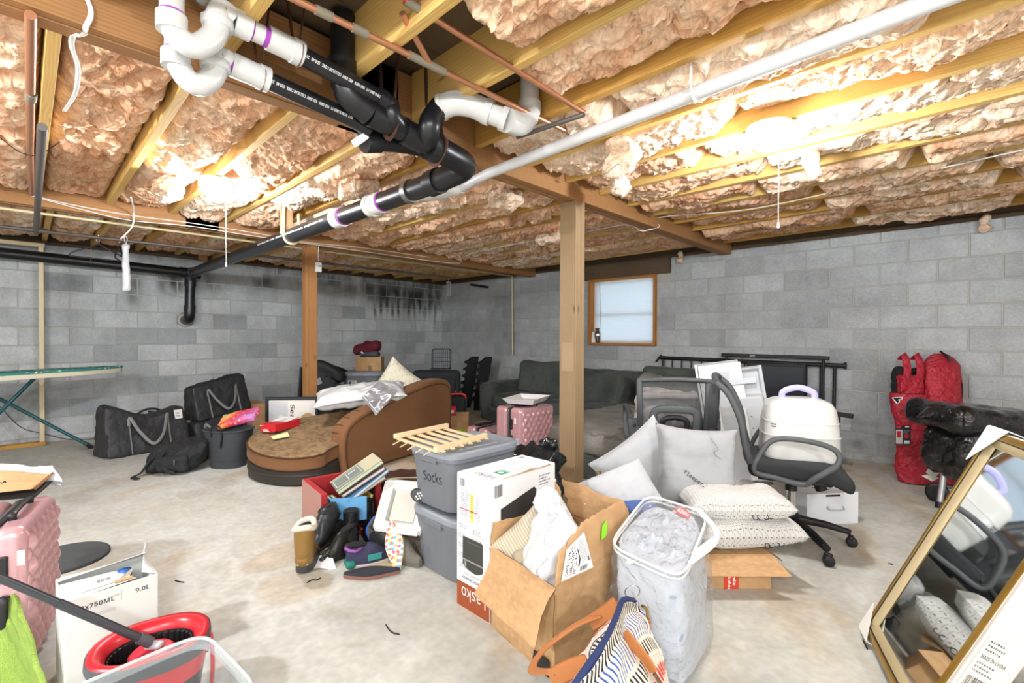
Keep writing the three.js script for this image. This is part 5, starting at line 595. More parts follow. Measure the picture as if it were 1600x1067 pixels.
// ---------- shoes ----------
// a boot or shoe: foot points along +z, shaft height hs, length L
function footwear(name, label, cat, pos, yaw, { L = 0.25, hs = 0.2, w = 0.045, col, sole = 0x1a1a1a, soleT = 0.018, heel = 0, shaft = 0.05, open = true, group, roll = 0, rough = 0.4 }) {
  const t = thing(name, label, cat, pos, yaw, group), m = mat(col, rough, { bumpMap: rep(cloudy, 8), bumpScale: 0.002, side: THREE.DoubleSide }), b = soleT + heel;
  const path = cr([[0, hs, -L * 0.28], [0, hs * 0.62, -L * 0.27], [0, Math.max(0.085 + b * 0.6, hs * 0.35), -L * 0.25], [0, 0.055 + b * 0.7, -L * 0.1], [0, 0.042 + b * 0.3, L * 0.15], [0, 0.034 + soleT, L * 0.36], [0, 0.03 + soleT, L * 0.47]], 40);
  if (hs < 0.13) { const R = []; for (let i = 0; i <= 20; i++) { const k = i / 20, hw = w * (0.84 + 0.14 * Math.sin(k * PI * 2 - 1.1)) * Math.sin(PI * clamp(k * 0.97 + 0.015, 0.01, 0.99)) ** 0.4, hh = lerp(lerp(hs * 0.92, hs, sm(0, 0.2, k)), lerp(hs * 0.95, 0.036, sm(0.42, 0.86, k)), sm(0.25, 0.5, k)) * Math.sin(PI * clamp(k * 0.9 + 0.06, 0.04, 0.96)) ** 0.22; R.push(Array.from({ length: 24 }, (_, j) => { const a = -j / 24 * 2 * PI, c = Math.cos(a), s = Math.sin(a); return [Math.sign(c) * Math.abs(c) ** 0.8 * hw * (s > 0 ? 1 - 0.3 * s : 1), soleT + (s > 0 ? s ** 0.8 * hh : s * 0.008), (k - 0.42) * L]; })); } part(t, 'upper', loft(R), m); part(t, 'opening', T(new THREE.SphereGeometry(1, 18, 12), [0, soleT + hs * 0.97, -L * 0.22], [0.12, 0, 0], [w * 0.58, 0.012, 0.055]), M.blackMatte); }
  else part(t, 'upper', sweep(path, (f) => f < 0.5 ? [lerp(shaft, w * 0.98, f * 2), lerp(shaft * 1.15, 0.062, f * 2)] : [w * (1 - 0.55 * sm(0.8, 1, f)), lerp(0.062, 0.026, sm(0.5, 0.85, f))], 22, { up: [1, 0, 0].map((v, i) => [0, 0.5, 1][i]) }), m);
  if (hs >= 0.13) part(t, 'heel_counter', T(new THREE.SphereGeometry(1, 18, 12), [0, 0.045 + b, -L * 0.3], [0, 0, 0], [w, 0.045, 0.05]), m);
  if (open && hs >= 0.13) part(t, 'opening', T(lathe([[0, 0.001], [shaft * 0.86, 0.001]], 20), [0, hs + 0.002, -L * 0.28], [0, 0, 0], [1, 1, 1.1]), M.blackMatte);
  const so = []; for (let i = 0; i <= 16; i++) { const k = i / 16, x = w * (0.86 + 0.14 * Math.sin(k * PI * 2 - 1.1)) * Math.sqrt(Math.sin(PI * clamp(k * 0.985 + 0.012, 0.01, 0.99))) ** 0.7; so.push([x, (k - 0.42) * L]); } const pts = [...so, ...so.slice().reverse().map(([x, z]) => [-x, z])];
  part(t, 'sole', prism(pts, soleT, 0.004, undefined, 2).rotateX(PI / 2).translate(0, soleT, 0), mat(sole, 0.6)); if (heel) part(t, 'heel', bx(w * 1.3, heel + soleT, 0.05, [0, (heel + soleT) / 2, -L * 0.33], 0.006), mat(sole, 0.5));
  t.rotation.z = roll; return t;
}
{
  const t = footwear('winter_boot', 'bronze winter boot with cream fleece cuff, leftmost of the shoes', 'boot', [1.02, 0, -2.46], CY + 3.3, { L: 0.21, hs: 0.225, col: 0x8c6a34, sole: 0x9a7a44, soleT: 0.022, shaft: 0.05, w: 0.046 }); part(t, 'fleece_cuff', sweep(cr([[0.046, 0.214, -0.06], [0.026, 0.235, -0.014], [-0.026, 0.245, -0.014], [-0.047, 0.22, -0.06], [-0.026, 0.236, -0.106], [0.026, 0.232, -0.106]], 30, true), 0.015, 10, { closed: true }), mat(0xe6dcc8, 1, { bumpMap: rep(fluffBump, 12), bumpScale: 0.006 })); part(t, 'rubber_rand', loft([ring(0, 0.006, 0.012, 0.052, 0.112, 30, 0.85), ring(0, 0.045, 0.008, 0.051, 0.108, 30, 0.85), ring(0, 0.075, -0.012, 0.047, 0.085, 30, 0.85)]), mat(0x3c3d40, 0.45)); part(t, 'logo_strip', bx(0.05, 0.008, 0.003, [0.0, 0.05, -0.1], 0), M.whitePaper);
  const s = footwear('heeled_boot', 'black ankle boot standing on its toe against the red crate', 'boot', [1.175, 0.01, -2.55], CY + 0.1, { L: 0.24, hs: 0.17, col: 0x26282a, heel: 0.05, shaft: 0.048 }); s.rotation.set(0.35, CY - 0.5, 0.12, 'YXZ'); s.position.y = 0.05;
  footwear('ankle_boot', 'shiny black pull-on boot, front one of the pair behind the sneaker', 'boot', [1.255, 0, -2.46], CY + 0.25, { L: 0.25, hs: 0.2, col: 0x17191a, heel: 0.025, shaft: 0.044, rough: 0.25 }); footwear('ankle_boot', 'shiny black pull-on boot, farther one with a round badge', 'boot', [1.41, 0, -2.5], CY + 0.7, { L: 0.25, hs: 0.215, col: 0x17191a, heel: 0.025, shaft: 0.042, rough: 0.25 });
  footwear('ankle_boot', 'dark brown-black low boot squeezed between the black boots', 'boot', [1.19, 0, -2.44], CY - 0.5, { L: 0.23, hs: 0.12, col: 0x25221e, shaft: 0.04 });
  const k = footwear('sneaker', 'teal and purple running shoe in front of the boots', 'shoe', [1.245, 0, -2.24], CY + 2.1, { L: 0.27, hs: 0.095, col: 0x33324e, sole: 0xcfc6b4, soleT: 0.026, shaft: 0.04, w: 0.046, rough: 0.8 }); part(k, 'heel_cup', T(box(0.085, 0.04, 0.05, 0.018, 3), [0, 0.03, -0.095]), mat(0x1f7a6c, 0.6)); part(k, 'side_patch', [bx(0.002, 0.03, 0.07, [0.046, 0.055, 0.02], 0.0005, [0, 0, 0.2]), bx(0.002, 0.03, 0.07, [-0.046, 0.055, 0.02], 0.0005, [0, 0, -0.2])], mat(0x2a8a84, 0.6)); part(k, 'collar', sweep(cr([[0.036, 0.1, -0.075], [0, 0.104, -0.03], [-0.036, 0.1, -0.075], [0, 0.108, -0.115]], 24, true), 0.008, 8, { closed: true }), mat(0x8a4a9a, 0.6)); for (let i = 0; i < 4; i++) part(k, 'lace', sweep(cr([[-0.03, 0.082 - i * 0.008, -0.005 + i * 0.022], [0, 0.094 - i * 0.008, -0.002 + i * 0.022], [0.03, 0.082 - i * 0.008, -0.005 + i * 0.022]], 8), 0.004, 6), mat(0xb05ac0, 0.6));
  footwear('work_shoe', 'black chunky-soled shoe beside the colourful insole', 'shoe', [1.375, 0, -2.27], CY + 1.4, { L: 0.25, hs: 0.11, col: 0x202122, soleT: 0.035, sole: 0x3a3c3e, shaft: 0.042 }); const c = footwear('clog', 'grey-brown moulded clog against the lower tote', 'shoe', [1.4, 0.0, -2.17], CY + 0.9, { L: 0.26, hs: 0.1, col: 0x6f6a60, sole: 0x66625a, soleT: 0.03, shaft: 0.045, w: 0.052, rough: 0.8 }); part(c, 'rib', [bx(0.004, 0.05, 0.012, [0.05, 0.05, 0], 0.001), bx(0.004, 0.05, 0.012, [0.05, 0.05, 0.04], 0.001)], mat(0x5a564e, 0.8));
  const sole = (name, label, cat, L, w, th, m, m4, side) => { const t2 = thing(name, label, cat); const so = []; for (let i = 0; i <= 18; i++) { const q = (1 - Math.cos(PI * i / 18)) / 2; so.push([w * (0.82 + 0.18 * Math.sin(q * PI * 2 - 1.2)) * Math.sin(PI * clamp(q, 0.002, 0.998)) ** 0.45, (q - 0.5) * L]); } const g = prism([...so, ...so.slice().reverse().map(([x, z]) => [-x, z])], th, 0.003, undefined, 2).rotateX(PI / 2).translate(0, th, 0); part(t2, 'footbed', g, m); if (side) part(t2, 'welt', T(g.clone().scale(1.04, 0.7, 1.015), [0, -0.004, 0]), side); t2.applyMatrix4(m4); return t2; };
  const tie = print(128, 128, (g) => { g.fillStyle = '#ece4d8'; g.fillRect(0, 0, 128, 128); for (let i = 0; i < 60; i++) { g.fillStyle = ['#e2688a', '#6ab8d8', '#f0d060', '#f08a50'][i % 4]; g.beginPath(); g.ellipse((i * 47) % 128, (i * 29) % 128, 9, 6, i, 0, 7); g.fill(); } }); tie.map.wrapS = tie.map.wrapT = THREE.RepeatWrapping;
  sole('sandal', 'tie-dye printed sandal footbed leaning on the grey clog', 'shoe', 0.26, 0.047, 0.02, mat(0xffffff, 0.8, { map: rep(tie.map, 7) }), M4([1.345, 0.09, -2.15], [CY + 0.5, 1.0, 0.3]), mat(0xe8c86a, 0.7)); sole('slipper', 'dark speckled sandal lying flat, nearest the camera of the shoes', 'shoe', 0.27, 0.045, 0.022, mat(0x30343c, 0.95, { bumpMap: rep(grain, 10), bumpScale: 0.003 }), M4([1.2, 0.006, -2.125], [CY + 1.75, 0, 0]), mat(0x8a5a50, 0.7)); sole('brush', 'grey brush with a blue edge standing behind the sneaker', 'brush', 0.16, 0.05, 0.03, mat(0x5c5f5e, 1, { bumpMap: rep(grain, 12), bumpScale: 0.004 }), M4([1.36, 0.1, -2.38], [CY + 0.2, 1.2, -0.4]), mat(0x2a55b0, 0.5));
  const p = thing('paper', 'white and grey folded paper on the floor beside the bronze boot', 'paper'); part(p, 'sheet', panel([1.006,0.003,-2.397], [1.105,0.003,-2.313], [1.106,0.05,-2.358], [1.066,0.02,-2.482], 0.001, 6, 6, (u, v) => [0, 0.008 * Math.sin(u * 5), 0]), M.whitePaper); const q = thing('paper', 'beige card scrap under the tie-dye sandal', 'paper'); part(q, 'sheet', panel([1.245,0.003,-2.166], [1.327,0.003,-2.118], [1.352,0.003,-2.132], [1.302,0.003,-2.225], 0.001), M.cream);
  const z = thing('toy', 'blue plastic piece showing under the white tray', 'toy', [1.42, 0, -2.28], CY); part(z, 'body', soft(0.16, 0.16, 0.08, 0.03, 0.015, 0.01, 8, 4).translate(0, 0.08, 0), mat(0x3a86b0, 0.5)); const y = thing('toy', 'small red and yellow toy wedged behind the farther black boot', 'toy', [1.43, 0, -2.58], CY); part(y, 'body', soft(0.12, 0.13, 0.06, 0.02, 0.012, 0.008, 9, 2).translate(0, 0.065, 0), mat(0xb8342c, 0.5)); part(y, 'stripe', bx(0.1, 0.03, 0.004, [0, 0.11, 0.034], 0.002), mat(0xd8b23a, 0.5)); part(y, 'face', bx(0.08, 0.03, 0.004, [0.01, 0.06, 0.034], 0.002), M.whitePaper);
}

// ---------- the green sofa ----------
{
  const t = thing('sectional_sofa', 'dark green velour sectional sofa with nailhead trim and a long seat section', 'sofa', [0, 0, 0]), tex = pix(512, 512, (u, v) => { const a = tn(u, v, 3, 51, 5), b = tn(u, v, 64, 52, 2); return [74 + a * 36 + b * 22, 78 + a * 34 + b * 22, 74 + a * 32 + b * 22]; }), vel = mat(0xffffff, 0.9, { map: rep(tex, 1.2), bumpMap: rep(cloudy, 3), bumpScale: 0.006, sheen: 0.6, sheenRoughness: 0.5, sheenColor: new THREE.Color(0x9aa5a0) }), litVel = mat(0xffffff, 0.9, { map: rep(pix(512, 512, (u, v) => { const a = tn(u, v, 4, 53, 5), b = tn(u, v, 64, 54, 2); return [126 + a * 44 + b * 22, 124 + a * 42 + b * 22, 116 + a * 40 + b * 22]; }), 1.2), bumpMap: rep(cloudy, 3), bumpScale: 0.006, sheen: 0.6, sheenRoughness: 0.5, sheenColor: new THREE.Color(0xb8b8b0) });  // second velour is the same cloth, paled in colour where lamp light falls
  const S = (n, w, h, d, r, p, rot, m = vel, amp = 0.012, sd = 1, f) => part(t, n, T(soft(w, h, d, r, 0.035, amp, 4, sd, f), [p[0] - 0.1, p[1], p[2]], rot), m);
  S('base', 0.86, 0.2, 3.0, 0.02, [5.05, 0.1, -3.35], [0, 0, 0]); S('arm', 0.92, 0.54, 0.24, 0.06, [5.1, 0.275, -4.93], [0, 0, 0], vel, 0.01, 2); S('back', 0.2, 0.62, 3.2, 0.07, [5.5, 0.45, -3.3], [0, 0, 0], vel, 0.012, 3);
  S('seat_cushion', 0.72, 0.2, 0.92, 0.06, [4.98, 0.3, -4.32], [0, 0, 0], vel, 0.014, 4); S('seat_cushion', 0.72, 0.2, 0.92, 0.06, [4.98, 0.3, -3.38], [0, 0, 0], vel, 0.014, 5);
  const puff = (q) => { q.x += 0.03 * Math.cos(q.z * 4) - 0.05 * Math.max(0, q.y); };
  S('back_cushion', 0.26, 0.5, 0.86, 0.1, [5.26, 0.6, -4.32], [0.0, 0.12, -0.16], vel, 0.03, 6, puff); S('back_cushion', 0.26, 0.48, 0.88, 0.1, [5.2, 0.5, -3.4], [0.06, -0.1, -0.3], vel, 0.04, 7, puff); S('back_cushion', 0.24, 0.46, 0.8, 0.1, [5.2, 0.53, -2.42], [0, 0, -0.24], litVel, 0.03, 8, puff); S('back_roll', 0.22, 0.12, 0.84, 0.055, [5.36, 0.78, -2.4], [0, 0, 0], vel, 0.015, 9);
  S('chaise_base', 1.75, 0.2, 1.12, 0.03, [4.22, 0.1, -2.42], [0, 0, 0], vel, 0.008, 11); S('chaise_cushion', 1.7, 0.22, 1.14, 0.08, [4.2, 0.3, -2.42], [0, 0, 0], litVel, 0.016, 12);
  const nails = []; for (let i = 0; i < 22; i++) nails.push(T(new THREE.SphereGeometry(0.008, 6, 5), [4.54, 0.06 + i * 0.021, -5.025])); for (let i = 0; i < 10; i++) nails.push(T(new THREE.SphereGeometry(0.008, 6, 5), [4.54, 0.53, -5.02 + i * 0.021])); part(t, 'nailheads', nails, M.steel).userData.kind = 'stuff';
}
// ---------- black bed rails and panels leaning on the right wall ----------
{
  const t = thing('bed_rail', 'black metal barred headboard leaning on the right wall under the window', 'headboard', [0, 0, 0]), a = [5.61,0.934,-2.809], b = [5.61,0.917,-0.876], dz = b[2] - a[2]; part(t, 'top_rail', rod(a, b, 0.022, 12), M.black); const lo = (p) => [p[0] - 0.02, 0.02, p[2]];
  for (let i = 0; i <= 15; i++) { const p = mix3(a, b, 0.02 + i * 0.0625); part(t, 'bar', rod([p[0], p[1] - 0.015, p[2]], lo(p), i % 15 ? 0.009 : 0.016, 8), M.black); } part(t, 'bottom_rail', rod(lo(mix3(a, b, 0.0)), lo(mix3(a, b, 0.97)), 0.016, 10), M.black); part(t, 'end_cap', rod(add(b, [0, 0, -0.006]), add(b, [0, 0, 0.014]), 0.034, 14), M.black); part(t, 'end_finial', rod(add(a, [0.02, 0.03, 0]), add(a, [-0.05, -0.05, -0.03]), 0.012, 8), M.black);
  const u = thing('bed_rail', 'second black rail lying along the top of the barred headboard', 'rail', [0, 0, 0]); const c = [5.555,0.994,-2.031], d = [5.55,0.991,-0.992]; part(u, 'tube', bar(c, d, 0.05, 0.035, 0.006), M.black); part(u, 'bracket', [bar([5.52,0.994,-1.719], [5.52,0.996,-1.667], 0.02, 0.02, 0.002)], M.steel); part(u, 'leg', [rod(add(c, [0, 0, 0.05]), [c[0] - 0.03, 0.02, c[2] + 0.05], 0.014, 8)][0], M.black); part(u, 'leg', rod(add(d, [0, 0, -0.05]), [d[0] - 0.03, 0.02, d[2] - 0.05], 0.014, 8), M.black);
  const f = thing('bed_frame', 'folded black bed frame standing right of the barred headboard', 'frame', [0, 0, 0]); const g0 = [5.1,0.511,-0.97], g1 = [5.1,0.496,-0.729]; part(f, 'cross_bar', bar(g0, g1, 0.04, 0.04, 0.004), M.black); const e = [5.12,0.475,-0.846]; part(f, 'leg', bar(e, [5.12, 0.02, e[2]], 0.035, 0.035, 0.004), M.black); const e2 = [5.12,0.463,-0.954]; part(f, 'panel', bx(0.02, e2[1] - 0.08, 0.26, [5.14, (e2[1]) / 2 + 0.02, e[2] - 0.16], 0.004), mat(0x2a2d31, 0.5)); part(f, 'low_bar', bar([5.1, 0.1, e[2] - 0.3], [5.02, 0.09, e[2] + 0.12], 0.022, 0.022, 0.003), M.steel);
  const p = thing('flat_panel', 'dark flat panel standing behind the bars of the headboard', 'panel', [5.5, 0, [5.5,0.684,-1.46][2]], 0); part(p, 'board', bx(0.035, 0.92, 0.56, [0, 0.46, 0], 0.006), mat(0x262a30, 0.35)); part(p, 'bezel', [bx(0.04, 0.03, 0.56, [0, 0.905, 0], 0.004), bx(0.04, 0.9, 0.02, [0, 0.45, -0.27], 0.004), bx(0.04, 0.9, 0.02, [0, 0.45, 0.27], 0.004)], M.black); 
}
{ // white appliance door liners standing on end
  const t = thing('door_liner', 'white moulded appliance door liner standing on end behind the chairs', 'panel', [4.154,0,-1.253], CY - 0.4), m = mat(0xc6c9cb, 0.4), H = 0.95, w = 0.36; t.rotation.z = 0.1; t.rotation.x = -0.06;
  part(t, 'sheet', sheet((u, v) => { const x = (u - 0.5) * w, y = v * H, e = sm(0, 0.05, Math.min(u, 1 - u, v * 2, (1 - v) * 2)), ch = sm(0.03, 0.05, 0.09 - Math.abs(u - 0.52)) * sm(0.66, 0.6, v) * 0.03, pk = sm(0.74, 0.76, v) * sm(0.98, 0.96, v) * sm(0.36, 0.4, u) * sm(0.98, 0.95, u) * 0.05; return [x, y, 0.045 * e - ch - pk, u, v]; }, 60, 90, 0.01), m); part(t, 'shelf_lip', bx(0.21, 0.05, 0.02, [0.035, H * 0.88, 0.05], 0.008), mat(0xcfd6da, 0.35)); part(t, 'edge', [bar([-w / 2, 0.01, 0], [-w / 2, H, 0], 0.03, 0.02, 0.006, [0, 0, 1]), bar([w / 2, 0.01, 0], [w / 2, H, 0], 0.03, 0.02, 0.006, [0, 0, 1])], m);
  for (let i = 0; i < 4; i++) for (const s of [0, 1]) part(t, 'rivet', T(new THREE.SphereGeometry(0.006, 8, 6), [-0.03 + s * 0.09, 0.26 + i * 0.095, 0.045]), M.steel);
  const b = thing('door_liner', 'grey-white flat panel leaning behind the white door liner', 'panel', [4.032,0,-1.381], CY - 0.4); b.rotation.z = 0.1; b.rotation.x = -0.06; part(b, 'sheet', bx(0.34, 0.99, 0.02, [0.02, 0.5, -0.06], 0.005), mat(0xa9acac, 0.5)); part(b, 'trim', [bx(0.02, 0.98, 0.03, [-0.14, 0.5, -0.05], 0.004)], M.white); part(b, 'middle_sheet', bx(0.33, 0.97, 0.012, [0.04, 0.49, -0.03], 0.004), M.white);
}
// ---------- office chairs ----------
const chairGrey = mat(0x4a4c4e, 0.55, { bumpMap: rep(grain, 6), bumpScale: 0.0006 }), mesh = mat(0x3a3c3e, 0.9, { transmission: 0.5, thickness: 0, alphaMap: null });
const meshTex = pix(64, 64, (u, v, x, y) => ((x % 8 < 3) || (y % 8 < 3)) ? 255 : 0, false);
function starBase(t, cx, cz, rot) { // five legs with twin casters
  for (let i = 0; i < 5; i++) { const a = rot + i * PI * 2 / 5, dx = Math.cos(a), dz = Math.sin(a); part(t, 'base_leg', sweep([[cx + dx * 0.03, 0.135, cz + dz * 0.03], [cx + dx * 0.18, 0.115, cz + dz * 0.18], [cx + dx * 0.3, 0.085, cz + dz * 0.3]], (f) => [0.026 - f * 0.008, 0.022 - f * 0.007], 10, { power: 0.6 }), M.black); const c = part(t, 'caster', [T(lathe([[0, 0.02], [0.022, 0.02], [0.028, 0.012], [0.028, 0.004], [0, 0.004]], 18), [cx + dx * 0.31, 0.03, cz + dz * 0.31], [0, a, PI / 2]), T(lathe([[0, -0.004], [0.028, -0.004], [0.028, -0.012], [0.022, -0.02], [0, -0.02]], 18), [cx + dx * 0.31, 0.03, cz + dz * 0.31], [0, a, PI / 2])], M.black); part(c, 'caster_hood', T(box(0.03, 0.034, 0.042, 0.012, 3), [cx + dx * 0.305, 0.052, cz + dz * 0.305], [0, a, 0]), M.black); }
  part(t, 'hub', rod([cx, 0.1, cz], [cx, 0.16, cz], 0.045, 18), M.black); part(t, 'gas_lift', rod([cx, 0.14, cz], [cx, 0.4, cz], 0.024, 16), M.chrome); part(t, 'lift_cover', rod([cx, 0.3, cz], [cx, 0.41, cz], 0.032, 16), M.black);
}
const armLoop = (t, pts, r = [0.02, 0.016], up = [1, 0, 0]) => part(t, 'armrest', sweep(cr(pts, 60, true), r, 12, { closed: true, power: 0.75, up }), chairGrey);
{ // chair seen from the side, seat facing right
  const yaw = CY + PI / 2 - 0.45, t = thing('office_chair', 'grey office chair seen from the side, white domed carrier on its seat', 'chair', [3.12, 0, -0.74], yaw); // +z is the way it faces: to the right in the photo
  starBase(t, 0, 0, 1.385); part(t, 'seat', T(soft(0.48, 0.09, 0.5, 0.04, 0.02, 0.004, 5, 3, (q) => { q.y -= 0.05 * sm(0.12, 0.27, q.z) - 0.01 * Math.cos(q.x * 6); }), [0, 0.45, 0.02]), mat(0x2a2c2e, 0.9, { bumpMap: rep(weave, 14), bumpScale: 0.0008 })); part(t, 'seat_pan', bx(0.36, 0.03, 0.36, [0, 0.4, 0], 0.01), M.black); part(t, 'tilt_lever', rod([0.05, 0.385, 0.06], [0.29, 0.37, 0.06], 0.007, 8), M.black); part(t, 'tension_knob', rod([0, 0.38, 0.13], [0, 0.32, 0.15], 0.03, 16), M.black);
  for (const s of [1, -1]) armLoop(t, [[s * 0.27, 0.43, -0.1], [s * 0.29, 0.46, -0.2], [s * 0.29, 0.56, -0.17], [s * 0.28, 0.64, -0.1], [s * 0.28, 0.645, 0.05], [s * 0.28, 0.61, 0.17], [s * 0.29, 0.54, 0.18], [s * 0.28, 0.45, 0.08], [s * 0.26, 0.41, 0.03]], [0.014, 0.02]);
  const back = (x) => [[x, 0.48, -0.22], [x, 0.6, -0.25], [x, 0.72, -0.27], [x, 0.86, -0.33], [x, 0.93, -0.4]]; for (const s of [-1, 1]) part(t, 'back_frame', sweep(cr(back(s * 0.21), 26), [0.018, 0.024], 10, { up: [1, 0, 0], power: 0.7 }), chairGrey); part(t, 'back_frame', sweep(cr([[-0.21, 0.93, -0.4], [0, 0.955, -0.415], [0.21, 0.93, -0.4]], 14), [0.02, 0.02], 10), chairGrey); part(t, 'back_frame', sweep(cr([[-0.21, 0.5, -0.225], [0, 0.5, -0.235], [0.21, 0.5, -0.225]], 14), [0.024, 0.016], 10), chairGrey);
  part(t, 'back_mesh', sheet((u, v) => { const q = mix3([(u - 0.5) * 0.4, 0.5, -0.235], [(u - 0.5) * 0.4, 0.93, -0.4], v); q[2] += 0.04 * Math.sin(v * PI); return [...q, u * 0.4, v * 0.47]; }, 12, 16, 0), mat(0x3b3d3f, 0.9, { alphaMap: rep(meshTex, 30), alphaTest: 0.5, side: THREE.DoubleSide }));
}
{ // chair seen from behind
  const yaw = CY + PI - 0.2, t = thing('office_chair', 'grey mesh office chair seen from behind, pale fleece on its seat', 'chair', [3.26, 0, -1.56], yaw); starBase(t, 0, 0, 0.5); // local +z points away from the photographer
  part(t, 'seat', T(soft(0.48, 0.09, 0.48, 0.04, 0.02, 0.004, 5, 3), [0, 0.46, 0.04]), mat(0x2a2c2e, 0.9)); const bk = (x, k) => [x * lerp(1, 1.06, k), 0.5 + 0.4 * k, -0.2 - 0.1 * k - 0.05 * Math.sin(k * PI)];
  for (const s of [-1, 1]) part(t, 'back_frame', sweep(cr([0, 0.25, 0.5, 0.75, 1].map((k) => bk(s * 0.22, k)), 26), s < 0 ? [0.045, 0.016] : [0.02, 0.018], 10, { up: [0, 0.2, 1], power: 0.6 }), chairGrey); part(t, 'back_frame', sweep(cr([bk(-0.23, 1), add(bk(0, 1), [0, 0.012, -0.012]), bk(0.23, 1)], 16), [0.018, 0.016], 10), chairGrey); part(t, 'back_frame', sweep(cr([bk(-0.22, 0.02), bk(0, -0.02), bk(0.22, 0.02)], 16), [0.03, 0.016], 10), chairGrey);
  part(t, 'back_mesh', sheet((u, v) => [...bk((u - 0.5) * 0.42, v), u * 0.42, v * 0.42], 12, 16, 0), mat(0x4a4c4e, 0.9, { alphaMap: rep(meshTex, 30), alphaTest: 0.5, side: THREE.DoubleSide }));
  const pad = cr([[-0.13, 0.54, -0.275], [-0.14, 0.63, -0.29], [-0.12, 0.7, -0.295], [0, 0.71, -0.3], [0.12, 0.7, -0.295], [0.14, 0.63, -0.29], [0.13, 0.54, -0.275]], 40); part(t, 'lumbar_frame', sweep(pad, [0.026, 0.014], 10, { up: [0, 0, 1], power: 0.7 }), chairGrey); part(t, 'lumbar_rib', sweep(cr([[-0.07, 0.54, -0.272], [-0.075, 0.63, -0.285], [0, 0.655, -0.29], [0.075, 0.63, -0.285], [0.07, 0.54, -0.272]], 30), [0.018, 0.01], 10, { up: [0, 0, 1] }), M.black);
  for (const s of [-1, 1]) { const ab = part(t, 'arm_bracket', T(prism([[-0.035, -0.09], [0.03, -0.09], [0.045, 0.08], [-0.03, 0.09]], 0.03, 0.006), [s * 0.26, 0.55, -0.27]), chairGrey); for (const y of [0.5, 0.59]) part(ab, 'bolt', T(lathe([[0, 0.006], [0.01, 0.006], [0.011, 0], [0, 0]], 12), [s * 0.26, y, -0.272], [-PI / 2, 0, 0]), M.black); armLoop(t, [[s * 0.27, 0.52, -0.24], [s * 0.28, 0.62, -0.2], [s * 0.3, 0.68, -0.1], [s * 0.31, 0.68, 0.04], [s * 0.31, 0.62, 0.1], [s * 0.3, 0.46, 0.04], [s * 0.28, 0.42, -0.06]], [0.014, 0.019]); }
  const f = thing('fleece_throw', 'crumpled pale fleece throw on the seat of the mesh chair', 'throw', [3.29, 0.5, -1.6], yaw); part(f, 'fabric', soft(0.44, 0.28, 0.32, 0.1, 0.02, 0.04, 5, 2).translate(0, 0.15, 0.08), mat(0xd6d0cc, 1, { bumpMap: rep(cloudy, 9), bumpScale: 0.008 })); part(f, 'hem', soft(0.4, 0.05, 0.1, 0.02, 0.02, 0.02, 8, 4).translate(0, 0.27, -0.08), mat(0xc4bcb8, 1));
}
{ // domed carrier on the seat
  const t = thing('cake_carrier', 'white domed carrier with a lilac handle on the office chair seat', 'carrier', [3.17, 0.497, -0.72], CY - 0.35), R = [], w = 0.2, d = 0.17, m = mat(0xc9c9c4, 0.3); const prof = [[0, 0.97], [0.02, 1], [0.1, 0.985], [0.13, 0.98], [0.132, 1.0], [0.14, 1.0], [0.142, 0.975], [0.22, 0.94], [0.29, 0.88], [0.32, 0.78], [0.335, 0.62], [0.342, 0.4]];
  part(t, 'base', loft(prof.slice(0, 4).map(([y, s]) => ring(0, y, 0, w * s, d * s, 40, 0.5))), m); part(t, 'dome', loft(prof.slice(3).map(([y, s]) => ring(0, y, 0, w * s, d * s, 40, 0.5))), m); part(t, 'seam_band', loft([ring(0, 0.21, 0, w * 0.955, d * 0.955, 40, 0.5), ring(0, 0.216, 0, w * 0.955, d * 0.955, 40, 0.5)]), mat(0xd4d4d0, 0.3)); part(t, 'handle', sweep(cr([[-0.085, 0.332, 0], [-0.075, 0.375, 0], [0, 0.4, 0], [0.075, 0.375, 0], [0.085, 0.332, 0]], 24), [0.018, 0.008], 10, { up: [0, 0, 1] }), mat(0xa9a6e0, 0.4), 'lilac handle'); part(t, 'lettering', [bx(0.03, 0.006, 0.001, [-0.15, 0.2, 0.146], 0, [0, -0.5, 0]), bx(0.024, 0.006, 0.001, [-0.15, 0.188, 0.147], 0, [0, -0.5, 0])], mat(0x555560, 0.6));
}
